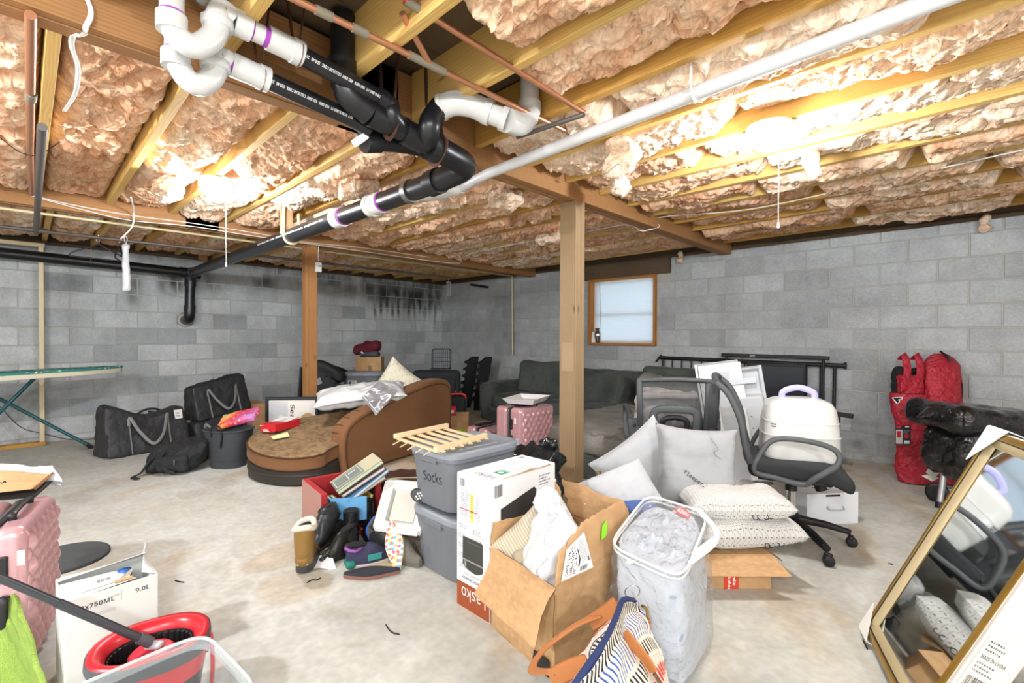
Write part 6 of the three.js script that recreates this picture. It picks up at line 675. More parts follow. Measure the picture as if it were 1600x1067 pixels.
{ // blue and white carton under the chair
  const A = [3.516,0,-0.84], B = [3.69,0,-0.625], C = [3.768,0,-0.575], t = thing('appliance_carton', 'white and pale blue carton with a carry handle under the office chair', 'carton', [3.62, 0, -0.66], CY + 0.12), w = 0.36, h = 0.2, d = 0.32; part(t, 'carton', bx(w, h, d, [0, h / 2, -0.1], 0.003), mat(0xe0e2e6, 0.7)); part(t, 'side_print', face([w / 2 + 0.001, 0.003, 0.058], [w / 2 + 0.001, 0.003, -0.258], [w / 2 + 0.001, h - 0.003, -0.258], [w / 2 + 0.001, h - 0.003, 0.058]), mat(0xa9d6de, 0.6)); part(t, 'top_print', face([-w / 2, h + 0.001, 0.04], [w / 2, h + 0.001, 0.04], [w / 2, h + 0.001, -0.25], [-w / 2, h + 0.001, -0.25]), print(256, 200, (g) => { g.fillStyle = '#dfe4ea'; g.fillRect(0, 0, 256, 200); g.fillStyle = '#5a66b8'; g.fillRect(90, 130, 60, 40); g.fillStyle = '#8fc8d6'; g.fillRect(200, 0, 56, 200); g.fillStyle = '#4858a8'; g.fillRect(40, 30, 80, 18); })); part(t, 'handle', sweep(cr([[-0.04, 0.12, 0.062], [-0.03, 0.1, 0.075], [0.06, 0.095, 0.075], [0.07, 0.115, 0.062]], 16), 0.005, 8), mat(0xb8bcc0, 0.4)); part(t, 'slot', [bx(0.1, 0.012, 0.002, [0.0, 0.185, 0.061], 0)], M.black);
  const c = thing('foot_cap', 'small black rubber foot lying on the floor beside the blue carton', 'cap', [4.297,0,-0.644]); part(c, 'cap', lathe([[0, 0.075], [0.036, 0.075], [0.034, 0.02], [0.05, 0.012], [0.052, 0], [0, 0]], 20), M.black); part(c, 'rim', T(new THREE.TorusGeometry(0.036, 0.004, 6, 20), [0, 0.075, 0], [PI / 2, 0, 0]), M.black);
  const b = thing('plastic_bundle', 'clear plastic-wrapped bundle on the floor below the beige cushion', 'bundle', [2.8, 0, -1.12], CY); part(b, 'contents', soft(0.44, 0.2, 0.3, 0.08, 0.02, 0.04, 6, 3).translate(0, 0.1, 0), mat(0xa89c80, 0.9)); part(b, 'wrap', soft(0.5, 0.25, 0.36, 0.1, 0.018, 0.06, 8, 8).translate(0, 0.125, 0), new THREE.MeshPhysicalMaterial({ color: 0xf4f4f4, roughness: 0.12, transmission: 0.85, thickness: 0 })); const g = thing('shopping_bag', 'white paper bag with a blue mark beside the blue carton', 'bag', [3.2, 0, -1.02], CY + 0.3); part(g, 'body', soft(0.22, 0.26, 0.14, 0.03, 0.02, 0.02, 7, 2).translate(0, 0.13, 0), M.whitePaper); part(g, 'mark', bx(0.05, 0.08, 0.002, [0, 0.17, 0.084], 0, [0, 0, 0.5]), mat(0x2a3f9a, 0.6));
}
// ---------- folding chairs in red bags, wrapped cart ----------
const redNylon = mat(0xb32234, 0.5, { bumpMap: rep(cloudy, 5), bumpScale: 0.03 });
{
  const lean = (base, top, r0, fn, n = 40, sd = 1) => { const R = []; for (let i = 0; i <= n; i++) { const k = i / n, c = mix3(base, top, k), r = fn(k); R.push(Array.from({ length: 30 }, (_, j) => { const a = -j / 30 * 2 * PI, x = Math.cos(a), z = Math.sin(a), w = 1 + 0.12 * fbm(x * 1.6 + sd, k * 9, z * 1.6, 3) + 0.1 * Math.sin(k * 34 + a * 2 + sd) * fbm(k * 5, a * 0.4, sd, 2); return [c[0] + (0.695 * x * r[0] + -0.718 * z * r[1]) * w, c[1], c[2] + (0.718 * x * r[0] + 0.695 * z * r[1]) * w]; })); } return loft(R); };
  const t = thing('camp_chair', 'folded red camp chair, straps showing above its loose red bag, left of two', 'camp chair'), b0 = [5.081,0.05,-0.284], b1 = [b0[0] + 0.14, 0.86, b0[2] - 0.14];
  const base = [[5.119,0.01,-0.286][0], 0.012, [5.119,0.01,-0.286][2]], top = [5.208,0.725,-0.364]; part(t, 'bag', lean(base, top, 0, (k) => [0.155 - 0.03 * k + 0.02 * Math.sin(k * 9), 0.09 + 0.02 * sm(0.8, 1, k)], 44, 3), redNylon); const tp = [5.252,0.995,-0.351], md = [5.242,0.695,-0.358];
  for (const s of [-1, 1]) { const o = [0.695 * s * 0.055, 0, 0.718 * s * 0.055]; part(t, 'shoulder_strap', sweep(cr([add(md, o), add(add(tp, [-0.02, -0.1, 0.02]), o), add(add(tp, [0, 0.04, 0]), o), add(add(tp, [0.04, 0.02, -0.03]), o)], 20), [0.034, 0.012], 8, { up: [0.695, 0, 0.718].map((v, i) => [-0.718, 0, 0.695][i]) }), redNylon); part(t, 'frame_tube', rod(add(md, o), add(add(tp, [0.0, -0.12, 0]), o), 0.011, 10), M.chrome); }
  part(t, 'seat_fabric', T(soft(0.22, 0.34, 0.08, 0.035, 0.018, 0.03, 8, 3), add(md, [0.06, 0.08, -0.02]), [0, CY, -0.12]), M.blackMatte); part(t, 'red_panel', T(soft(0.2, 0.26, 0.05, 0.02, 0.018, 0.02, 8, 5), add(md, [0.0, 0.05, 0.0]), [0, CY, 0.05]), redNylon); part(t, 'chest_clip', sweep([add(tp, [-0.04, -0.085, -0.01]), add(tp, [0.06, -0.085, 0.08])], [0.014, 0.004], 6), M.black);
  const tagAt = (px, nrm, w, h, m, nm) => part(t, nm, T(panel([-w / 2, -h / 2, 0], [w / 2, -h / 2, 0], [w / 2, h / 2, 0], [-w / 2, h / 2, 0], 0.002), px, [0, nrm, 0.02]), m); tagAt([4.858,0.418,-0.369], CY - 0.15, 0.11, 0.155, print(128, 180, (g) => { g.fillStyle = '#2a2c30'; g.fillRect(0, 0, 128, 180); g.fillStyle = '#c8202c'; g.fillRect(6, 8, 40, 16); g.fillStyle = '#eee'; g.fillRect(80, 6, 34, 10); g.fillStyle = '#b8b4b0'; g.fillRect(4, 40, 56, 130); g.fillStyle = '#b01f30'; g.fillRect(12, 52, 36, 60); g.beginPath(); g.arc(94, 96, 22, 0, 7); g.fill(); g.fillStyle = '#e8e8e8'; g.fillRect(74, 140, 44, 28); scribble(g, 68, 44, 52, 3, 10, '#bbb'); }, 0.5), 'tag');
  tagAt([4.886,0.687,-0.408], CY - 0.3, 0.085, 0.07, mat(0xffffff, 0.6, { transparent: true, map: paint(128, 96, (g) => { g.clearRect(0, 0, 128, 96); g.fillStyle = '#e6e6e8'; g.beginPath(); g.moveTo(6, 18); g.quadraticCurveTo(60, 2, 122, 8); g.lineTo(110, 34); g.lineTo(84, 46); g.lineTo(92, 62); g.lineTo(58, 90); g.lineTo(44, 70); g.quadraticCurveTo(28, 50, 6, 18); g.fill(); g.fillStyle = '#16181c'; g.beginPath(); g.moveTo(16, 20); g.quadraticCurveTo(60, 10, 108, 14); g.lineTo(100, 28); g.lineTo(70, 34); g.lineTo(78, 60); g.lineTo(58, 80); g.lineTo(52, 58); g.quadraticCurveTo(36, 46, 16, 20); g.fill(); }) }), 'emblem');
  const u = thing('camp_chair', 'folded camp chair closed inside its red bag, right of two', 'camp chair'), ub = [5.272,0.012,-0.115], ut = [5.464,1.059,-0.176]; ub[1] = 0.012; part(u, 'bag', lean(ub, ut, 0, (k) => [(0.13 + 0.025 * k) * Math.sqrt(clamp((1 - k) * 9 + 0.1)), (0.085) * Math.sqrt(clamp((1 - k) * 9 + 0.1))], 44, 8), redNylon); part(u, 'drawstring', sweep(cr([add(ut, [0, 0.02, 0]), add(ut, [-0.05, -0.03, 0.05]), add(ut, [-0.055, -0.08, 0.055])], 14), 0.008, 6), M.black); part(u, 'carry_strap', sweep(cr([[5.438,0.836,-0.056], [5.453,0.783,-0.04], [5.447,0.569,-0.043]], 14), [0.012, 0.003], 6), M.blackMatte); part(u, 'care_tag', panel([4.803,0.16,-0.228], [4.824,0.127,-0.177], [4.929,0.143,-0.155], [4.949,0.228,-0.194], 0.001), M.whitePaper); part(u, 'care_tag', panel([4.687,0.156,-0.247], [4.703,0.122,-0.187], [4.743,0.15,-0.146], [4.717,0.166,-0.216], 0.001), mat(0xdcdccc, 0.8));
}
{
  const t = thing('wrapped_cart', 'folding cart wrapped in shiny black plastic, one grey leg on the floor', 'cart'), film = mat(0x141316, 0.12, { bumpMap: rep(cloudy, 9), bumpScale: 0.014, clearcoat: 0.5 }); const c0 = [4.723,0.608,0.072], c1 = [4.604,0.38,0.023];
  part(t, 'upper_wrap', T(soft(0.76, 0.2, 0.5, 0.09, 0.02, 0.022, 5, 2, (q) => { q.y -= 0.1 * q.x; }), c0, [0, CY, 0]), film); part(t, 'lower_wrap', T(soft(0.4, 0.34, 0.4, 0.08, 0.016, 0.035, 9, 6), c1, [0, CY, 0]), film); part(t, 'wrap_corner', sweep(cr([[4.338,0.679,-0.184], [4.201,0.649,-0.253]], 8), (f) => 0.04 * (1 - f) + 0.004, 10), film);
  part(t, 'leg', rod([4.588,0.361,-0.108], [4.469,0.03,-0.137], 0.018, 14), mat(0xa9abae, 0.35, { metalness: 0.5 })); part(t, 'leg_sleeve', rod([4.588,0.361,-0.108], [4.547,0.197,-0.12], 0.022, 14), M.black); part(t, 'foot', rod([4.465,0.04,-0.137], [4.453,0.002,-0.139], 0.024, 14), M.black); part(t, 'wheel', T(lathe([[0, 0.014], [0.05, 0.016], [0.066, 0.012], [0.07, 0], [0.066, -0.012], [0.05, -0.016], [0, -0.014]], 24), [4.607,0.07,-0.155], [0, CY, PI / 2 - 0.1]), M.black); part(t, 'far_leg', rod([5.087,0.39,0.163], [4.953,0.012,0.161], 0.016, 12), M.black);
  const c = thing('cable', 'coil of pale cord on the floor behind the cart leg', 'cable'); for (let i = 0; i < 4; i++) part(c, 'loop', T(new THREE.TorusGeometry(0.09 - i * 0.008, 0.006, 6, 36), add([4.842,0,-0.07], [0, 0.008 + i * 0.009, 0]), [PI / 2, 0.06 * i, 0]), M.wire); part(c, 'tail', sweep(cr([add([4.842,0,-0.07], [0.09, 0.008, 0]), add([5.01,0,-0.044], [0.05, 0.01, 0])], 8), 0.006, 6), M.wire);
  const l = thing('leaf', 'dry brown leaf on the floor in front of the red camp chair bag', 'leaf', [4.808,0,-0.213]); part(l, 'blade', panel([-0.04, 0.004, 0], [0, 0.012, 0.02], [0.045, 0.004, 0.004], [0.0, 0.016, -0.02], 0.001, 4, 4, (u, v) => [0, 0.01 * Math.sin(u * 7) * v, 0]), mat(0x7a4a26, 0.9)); part(l, 'stalk', rod([0.04, 0.004, 0], [0.07, 0.003, 0.01], 0.0015, 5), mat(0x6a4020, 0.9));
}
// ---------- pillows, cushion cover and the carton below them ----------
{
  const t = thing('shipping_carton', 'brown shipping carton with a red handling sticker, pillows stacked on it', 'carton', [2.43, 0, -0.87], CY), w = 0.33, h = 0.165, d = 0.3; part(t, 'carton', bx(w, h, d, [0, h / 2, -0.02], 0.003), M.card); part(t, 'flap', panel([-w / 2, h, d / 2 - 0.02], [w / 2, h, d / 2 - 0.02], [w / 2 + 0.05, h - 0.065, d / 2 + 0.06], [-w / 2 - 0.02, h - 0.065, d / 2 + 0.06], 0.004), M.card); part(t, 'side_flap', panel([w / 2, h, d / 2 - 0.04], [w / 2, h, -d / 2], [w / 2 + 0.06, h - 0.04, -d / 2], [w / 2 + 0.06, h - 0.04, d / 2 - 0.04], 0.004), M.card); part(t, 'sticker', face([-0.06, 0.002, d / 2 - 0.0185], [0.01, 0.002, d / 2 - 0.0185], [0.01, 0.1, d / 2 - 0.0185], [-0.06, 0.1, d / 2 - 0.0185]), print(96, 128, (g) => { g.fillStyle = '#d8452c'; g.fillRect(0, 0, 96, 128); g.save(); g.translate(58, 10); g.rotate(PI / 2); g.fillStyle = '#fff'; g.font = 'bold 26px sans-serif'; g.fillText('Handle', 6, 0); g.fillText('with cheer', 0, 32); g.restore(); }));
  const stitch = pix(256, 256, (u, v, x, y) => { const a = tn(u, v, 6, 61, 3) * 14, cx = Math.floor(x / 32), cy = Math.floor(y / 21), o = (cx + cy) % 2, dx = x % 32, dy = y % 21, k = (o ? (Math.abs(dx - dy * 0.8 - 8) < 2.2) : (Math.abs(dy - 10) < 1.6 && dx > 6)) && rnd() > 0.1; return k ? [118, 112, 108] : [206 + a, 205 + a, 200 + a]; }), foam = mat(0xffffff, 0.95, { map: rep(stitch, 9), bumpMap: rep(weave, 14), bumpScale: 0.001 });
  const ink = mat(0x2c2a28, 0.9); const mk = (label, p, yaw, w2, d2, t2, sd, roll) => { const q = thing('foam_pillow', label, 'pillow', p, yaw, 'foam pillows on the shipping carton'); part(q, 'cover', T(pillow(w2, d2, t2, { sd, pinch: 0.05, amp: 0.016, pow: 0.45 }), [0, t2 / 2, 0], [0, 0, roll]), foam); part(q, 'leaf_print', [0, 1, 2].map((i) => T(prism([[0, 0], [0.03, 0.012], [0.07, 0.0], [0.03, -0.008]], 0.0008, 0), [-w2 * 0.3 + i * 0.02, t2 * 0.99, 0.02], [-PI / 2, 0.5 + i * 0.9, 0])), ink); part(q, 'lettering', [0, 1, 2, 3].map((i) => T(new THREE.TorusGeometry(0.012, 0.002, 5, 14, i % 2 ? 4.2 : 6.28), [w2 * 0.1 + i * 0.026, t2 * 0.24 + roll * 0.1, d2 * 0.468 - 0.003 * i], [-0.5, 0, i])), ink); return q; };
  mk('patterned foam pillow lower in the stack on the brown carton', [2.5, 0.168, -0.82], CY + 0.1, 0.54, 0.3, 0.15, 3, -0.03); mk('patterned foam pillow upper in the stack on the brown carton', [2.47, 0.305, -0.84], CY - 0.06, 0.5, 0.27, 0.13, 6, 0.02);
  const lin = mat(0xa2a3a4, 0.95, { bumpMap: rep(weave, 12), bumpScale: 0.0012 }), b = thing('throw_pillow', 'beige square cushion with small dark lettering leaning upright', 'cushion', [2.55,0.485,-1.065]); part(b, 'cover', T(pillow(0.44, 0.44, 0.2, { sd: 4, amp: 0.014, ripple: 1.4 }), [0, 0, 0], [PI / 2 - 0.3, 0, 0]).rotateZ(-0.06).rotateY(CY - 0.15), lin); part(b, 'zipper', T(sweep(cr([[-0.19, -0.17, 0.06], [0, -0.19, 0.065], [0.19, -0.17, 0.06]], 14), 0.003, 6), [0, 0, 0]).rotateY(CY - 0.15), M.cream);
  const letters = panel([-0.06, -0.016, 0], [0.06, -0.016, 0], [0.06, 0.016, 0], [-0.06, 0.016, 0], 0.0006).rotateZ(-0.62).rotateX(-0.3).translate(-0.04, -0.03, 0.122).rotateY(CY - 0.15); part(b, 'lettering', letters, mat(0xffffff, 0.9, { transparent: true, map: paint(192, 52, (g) => { g.clearRect(0, 0, 192, 52); g.fillStyle = '#4a443c'; g.font = 'bold 44px monospace'; g.fillText('fleeper', 4, 40); }) })); part(b, 'stitched_line', T(sweep(cr([[0.06, 0.17, 0.05], [0.09, 0.12, 0.085], [0.07, 0.1, 0.09], [0.1, 0.07, 0.098]], 16), 0.002, 5), [0, 0, 0], [0, 0, 0]).rotateY(CY - 0.15), mat(0x8a8278, 0.9));
  const w3 = thing('throw_pillow', 'plain white cushion behind the beige lettered cushion', 'cushion', [2.541,0.401,-1.361]); part(w3, 'cover', T(pillow(0.5, 0.46, 0.16, { sd: 9, amp: 0.012 }), [0, 0, 0], [PI / 2 - 0.35, 0, 0]).rotateZ(0.62).rotateY(CY + 0.1), mat(0xb2b4b6, 0.95, { bumpMap: rep(weave, 12), bumpScale: 0.001 })); part(w3, 'zipper', T(sweep(cr([[-0.2, -0.02, 0.05], [0, -0.2, 0.03], [0.1, -0.24, 0.0]], 12), 0.003, 6), [0, 0, 0]).rotateY(CY + 0.1), M.white);
  const r = thing('seat_pad', 'white padded cover slumped behind the open cardboard box', 'pad', [2.054,0.418,-1.246]); part(r, 'padding', T(pillow(0.36, 0.24, 0.1, { sd: 12, amp: 0.02, pinch: 0.02 }), [0, 0, 0], [PI / 2 - 0.7, 0, 0]).rotateZ(0.35).rotateY(CY + 0.15), mat(0xb6b9bc, 0.7)); part(r, 'strap', T(sweep(cr([[-0.2, -0.02, 0.07], [-0.05, -0.03, 0.09], [0.12, 0.0, 0.08]], 12), [0.012, 0.003], 6), [0, 0, 0]).rotateY(CY + 0.15), M.white);
  const u = thing('towel', 'folded blue towels squeezed beside the open cardboard box', 'towel', [1.98,0.357,-1.106], CY + 0.3); for (let i = 0; i < 3; i++) part(u, 'fold', soft(0.16, 0.045, 0.22, 0.02, 0.016, 0.012, 9, i).translate(0.01 * i, -0.06 + i * 0.043, -0.05), mat([0x6f8fc8, 0x8aa6d8, 0x4a66a0][i], 0.95)); const st = thing('box_support', 'plain dark carton under the white padded cover', 'carton', [1.98, 0, -1.42], CY); part(st, 'carton', bx(0.42, 0.26, 0.26, [0, 0.13, 0], 0.004), mat(0x6a6258, 0.9)); part(st, 'tape', bx(0.05, 0.002, 0.262, [0, 0.261, 0], 0), M.cream);
  const s2 = thing('support_bin', 'low grey bin under the beige and white cushions', 'bin', [2.44, 0, -1.24], CY); part(s2, 'body', loft([ring(0, 0, 0, 0.16, 0.13, 32, 0.5), ring(0, 0.22, 0, 0.18, 0.145, 32, 0.5)]), toteGrey); part(s2, 'lid', loft([ring(0, 0.215, 0, 0.19, 0.15, 32, 0.5), ring(0, 0.235, 0, 0.185, 0.148, 32, 0.5)]), lidGrey);
  const g = thing('ring_stand', 'thin brass rod with a ring top behind the open cardboard box', 'stand'); const q = [2.153,0.457,-1.432]; part(g, 'ring', T(new THREE.TorusGeometry(0.012, 0.004, 8, 24), q, [0, CY, 0]), M.brass); part(g, 'rod', rod(add(q, [0, -0.012, 0]), [q[0], 0.02, q[2]], 0.004, 8), M.brass); part(g, 'foot', T(lathe([[0, 0.02], [0.05, 0.016], [0.06, 0], [0, 0]], 20), [q[0], 0, q[2]]), M.brass);
  const k = thing('trash_bag', 'crinkled black plastic bag behind the heater carton', 'bag', [2.1, 0, -1.86], CY); part(k, 'film', T(soft(0.3, 0.52, 0.26, 0.1, 0.018, 0.07, 9, 6), [0, 0.27, 0]), mat(0x1d2022, 0.2)); part(k, 'knot', T(soft(0.12, 0.08, 0.06, 0.025, 0.012, 0.04, 14, 2), [0.08, 0.54, 0.02]), mat(0x1d2022, 0.2));
}

// ---------- foreground ----------
{ // big open shipping box
  const t = thing('open_box', 'big open brown cardboard box with raised flaps, pillow and white wrap inside', 'box'), h = 0.33, F = [1.262, 0, -1.012], L = [1.33, 0, -1.4], R = [1.79, 0, -1.012], B = [1.85, 0, -1.405], up = (p, y = h) => [p[0], y, p[2]], w3 = (a) => (u, v) => { const k = a * fbm(u * 3, v * 3, a * 90, 3) * Math.min(1, v * 3); return [k, k, k]; };
  part(t, 'wall', panel(L, F, up(F), up(L), 0.005, 8, 6, w3(0.01)), M.card); part(t, 'wall', panel(F, R, up(R), up(F), 0.005, 8, 6, w3(0.01)), M.card); part(t, 'wall', panel(R, B, up(B), up(R), 0.005), M.card); part(t, 'wall', panel(B, L, up(L), up(B), 0.005), M.card); part(t, 'bottom', panel(up(L, 0.004), up(B, 0.004), up(R, 0.004), up(F, 0.004), 0.003), M.card);
  part(t, 'flap', panel(up(F), up(L), [1.186,0.21,-1.349], [1.122,0.2,-0.983], 0.005, 12, 10, (u, v) => { const k = 0.02 * Math.sin(v * PI) * Math.cos(u * 3) + 0.012 * fbm(u * 4, v * 4, 2, 3); return [-k, k * 0.6, 0]; }), M.card, 'front flap folded outwards'); part(t, 'flap', panel(up(L), up(B), [1.812,0.489,-1.454], [1.364,0.523,-1.428], 0.005, 12, 8, w3(0.02)), M.card, 'raised flap'); part(t, 'flap', panel(up(B), up(R), [1.853,0.466,-1.095], [1.883,0.477,-1.466], 0.005, 12, 8, w3(0.02)), M.card, 'raised flap');
  const rA = [1.321,0.425,-1.041], rB = [1.474,0.487,-1.056], rC = [1.78,0.499,-1.055], rq = (u) => u < 0.35 ? mix3(rA, rB, u / 0.35) : mix3(rB, rC, (u - 0.35) / 0.65); part(t, 'flap', sheet((u, v) => { const q = mix3(mix3(up(F), up(R), u), rq(u), v), j = v > 0.98 ? 0.01 * Math.abs(fbm(u * 22, 1, 3, 2)) * 3 : 0; return [q[0], q[1] - j, q[2] + 0.004 * Math.sin(u * 6), u * 0.5, v * 0.2]; }, 40, 10, 0.005), M.card, 'raised flap with torn edge');
  part(t, 'shipping_label', (() => { const P = (u, v) => { const q = mix3(mix3(up(F), up(R), u), rq(u), v); return [q[0] - 0.002, q[1], q[2] + 0.006]; }; return panel(P(0.05, 0.1), P(0.42, -0.02), P(0.36, 0.78), P(0.1, 0.84), 0.0008); })(), print(256, 256, (g) => { g.fillStyle = '#dedede'; g.fillRect(0, 0, 256, 256); g.fillStyle = '#2c2c30'; g.fillRect(120, 60, 12, 130); g.fillRect(222, 160, 16, 30); for (let r = 0; r < 3; r++) for (let i = 0; i < 13; i++) for (let k = 0; k < 3; k++) if (rnd() > 0.35) { g.fillStyle = '#333'; g.fillRect(24 + r * 30 + k * 7, 22 + i * 17, 6, 10); } scribble(g, 150, 30, 90, 10, 14, '#888'); bars(g, 140, 200, 60, 36); }));
  part(t, 'green_sticker', (() => { const P = (u, v) => { const q = mix3(mix3(up(F), up(R), u), rq(u), v); return [q[0] - 0.002, q[1], q[2] + 0.0075]; }; return panel(P(0.56, 0.42), P(0.64, 0.46), P(0.68, 0.78), P(0.6, 0.7), 0.0008); })(), mat(0x8fe22e, 0.6)); part(t, 'corner_print', face(add(F, [-0.0065, 0.012, -0.02]), add(F, [-0.0065, 0.012, -0.1].map((v, i) => v + (i === 0 ? -0.001 : 0))), add(F, [0.006, 0.07, -0.1]), add(F, [-0.0065, 0.07, -0.02])), mat(0x2c2824, 0.8));
  const p = thing('striped_pillow', 'beige striped pillow sticking out of the open cardboard box', 'pillow', [1.419,0.356,-1.297]), st = pix(256, 64, (u, v) => { const k = Math.sin(u * 2 * PI * 16); return k > 0.3 ? [206, 194, 172] : [178, 166, 144]; }); part(p, 'cover', T(pillow(0.28, 0.2, 0.13, { sd: 3, amp: 0.02 }), [0, 0, 0], [PI / 2 - 0.4, 0, 0]).rotateZ(0.75).rotateY(CY - 0.1).translate(0, -0.02, 0), mat(0xffffff, 0.95, { map: rep(st, 5), bumpMap: rep(weave, 12), bumpScale: 0.001 })); part(p, 'tuck', T(soft(0.1, 0.05, 0.06, 0.02, 0.012, 0.015, 12, 3), [-0.05, -0.02, 0.06], [0.4, CY, 0.6]), mat(0xa89c84, 0.95));
  const q = thing('plastic_wrap', 'bunched white plastic film bulging out of the open cardboard box', 'film', [1.407,0.371,-1.152]); part(q, 'film', T(soft(0.17, 0.34, 0.2, 0.07, 0.01, 0.026, 7, 5, (v) => { v.x += v.y * 0.22; const k = sm(0.05, 0.17, v.y); v.x *= 1 - 0.55 * k; v.z *= 1 - 0.5 * k; }), [0.0, 0.02, 0], [0, CY + 0.3, -0.1]), mat(0xd6d8da, 0.25, { bumpMap: rep(cloudy, 9), bumpScale: 0.005, clearcoat: 0.6 })); part(q, 'neck', T(soft(0.07, 0.09, 0.06, 0.025, 0.01, 0.03, 16, 2), [0.02, 0.17, -0.04]), mat(0xd8dadc, 0.2, { clearcoat: 0.7 })); const q2 = thing('plastic_wrap', 'strip of grey plastic film along the torn box flap', 'film'); part(q2, 'film', panel([1.48,0.391,-1.091], [1.736,0.43,-1.072], [1.778,0.479,-1.072], [1.512,0.444,-1.102], 0.003, 12, 6, (u, v) => { const k = 0.03 * fbm(u * 5, v * 3, 2, 3); return [k, k, 0]; }), mat(0xc6c8c8, 0.25, { clearcoat: 0.5 }));
}
// clear bedding bag
{
  const t = thing('bedding_bag', 'clear zipped plastic bag of white bedding with a red KING label', 'bag'), top = [[1.549,0.369,-0.688], [1.51,0.416,-0.96], [1.924,0.491,-1.022], [1.964,0.464,-0.764]], base = [[1.52, 0, -0.66], [1.56, 0, -0.99], [1.93, 0, -0.98], [1.86, 0, -0.7]];
  const bil = (Q, s, u) => mix3(mix3(Q[0], Q[1], (s + 1) / 2), mix3(Q[3], Q[2], (s + 1) / 2), (u + 1) / 2), se = (a, p = 0.4) => { const c = Math.cos(a), s = Math.sin(a); return [Math.sign(c) * Math.abs(c) ** p, Math.sign(s) * Math.abs(s) ** p]; }, ringAt = (k, sc, amp, sd) => Array.from({ length: 56 }, (_, j) => { const a = j / 56 * 2 * PI, [s, u] = se(a), q = mix3(bil(base, s * sc, u * sc), bil(top, s * sc, u * sc), k), c = mix3(bil(base, 0, 0), bil(top, 0, 0), k), b = 1 + 0.1 * Math.sin(k * PI) + amp * (fbm(s * 2 + sd, k * 4, u * 2, 4) * 2 + 0.5 * fbm(s * 7, k * 5 + sd, u * 7, 2)); return [c[0] + (q[0] - c[0]) * b, Math.max(0.004, q[1]), c[2] + (q[2] - c[2]) * b]; });
  const cap = (sc, dome, amp, sd) => sheet((a, b) => { const s = (a * 2 - 1), u = (b * 2 - 1), m = Math.sqrt(1 - u * u * 0.42), m2 = Math.sqrt(1 - s * s * 0.42), q = bil(top, s * m * sc, u * m2 * sc), e = (1 - s ** 4) * (1 - u ** 4); return [q[0], q[1] + dome * e + amp * fbm(s * 3 + sd, u * 3, sd, 4) * e, q[2], a * 0.4, b * 0.4]; }, 44, 44, 0);
  const bed = mat(0xdfe3ea, 0.95, { map: rep(pix(256, 256, (u, v) => { const n = tn(u, v, 6, 71, 4) * 20, s = tn(u, v, 9, 72, 2) > 0.28; return s ? [182 + n, 190 + n, 208 + n] : [226 + n, 226 + n, 225 + n]; }), 2) }), film = new THREE.MeshPhysicalMaterial({ color: 0xf6f8fa, roughness: 0.06, transmission: 0.92, thickness: 0, ior: 1.45, clearcoat: 1, clearcoatRoughness: 0.05, bumpMap: rep(cloudy, 6), bumpScale: 0.03 });
  const R = [], I = []; for (let i = 0; i <= 18; i++) { const k = i / 18; R.push(ringAt(k, 1, 0.1, 3)); } for (let i = 0; i <= 14; i++) I.push(ringAt(0.02 + i / 14 * 0.93, 0.88, 0.11, 9)); const b = thing('folded_bedding', 'white and pale blue folded bedding inside the clear KING bag', 'bedding'); part(b, 'comforter', loft(I), bed); part(b, 'top_fold', cap(0.86, 0.01, 0.09, 4).translate(0, -0.03, 0), bed); part(b, 'ribbon', sweep(cr([mix3(top[1], top[0], 0.3), mix3(mix3(top[1], top[0], 0.4), mix3(top[2], top[3], 0.4), 0.5), mix3(top[2], top[3], 0.5)].map((p) => [p[0], p[1] - 0.03, p[2]]), 14), [0.02, 0.003], 6, { up: [0, 1, 0].map((v, i) => [1, 0, 0][i]) }), M.whitePaper);
  part(t, 'film', loft(R, false), film); part(t, 'film_top', cap(0.985, 0.012, 0.03, 2), film); const rim = Array.from({ length: 60 }, (_, j) => { const [s, u] = se(j / 60 * 2 * PI, 0.35); return bil(top, s, u); }); part(t, 'zipper_piping', sweep(rim, 0.0045, 8, { closed: true }), mat(0xe8e8e6, 0.4)); part(t, 'zipper_tape', sweep(rim.map((p) => [p[0], p[1] - 0.018, p[2]]), 0.004, 8, { closed: true }), mat(0xd9d9d6, 0.4));
  for (const k of [0.12, 0.24]) part(t, 'handle', sweep(cr([mix3(top[0], top[3], k + 0.1), add(mix3(top[0], top[3], 0.35 + k), [0.03, 0.012, 0.05]), add(mix3(top[0], top[3], 0.7), [0.02, 0.016, 0.04]), mix3(top[3], top[2], 0.1 + k * 0.3)], 20), [0.012, 0.003], 6, { up: [0, 1, 0] }), mat(0xe6e6e4, 0.4));
  const c = mix3(mix3(top[2], top[3], 0.55), mix3(top[1], top[0], 0.55), 0.22); part(t, 'king_label', face([1.893,0.457,-0.888], [1.894,0.436,-0.814], [1.949,0.457,-0.838], [1.95,0.473,-0.894]), mat(0xffffff, 0.5, { transparent: true, map: paint(192, 96, (g) => { g.clearRect(0, 0, 192, 96); g.fillStyle = '#d8352c'; g.beginPath(); g.ellipse(96, 48, 94, 44, 0, 0, 7); g.fill(); g.fillStyle = '#fff'; g.font = 'bold 52px sans-serif'; g.fillText('KING', 28, 66); }) }), 'red KING label');
}
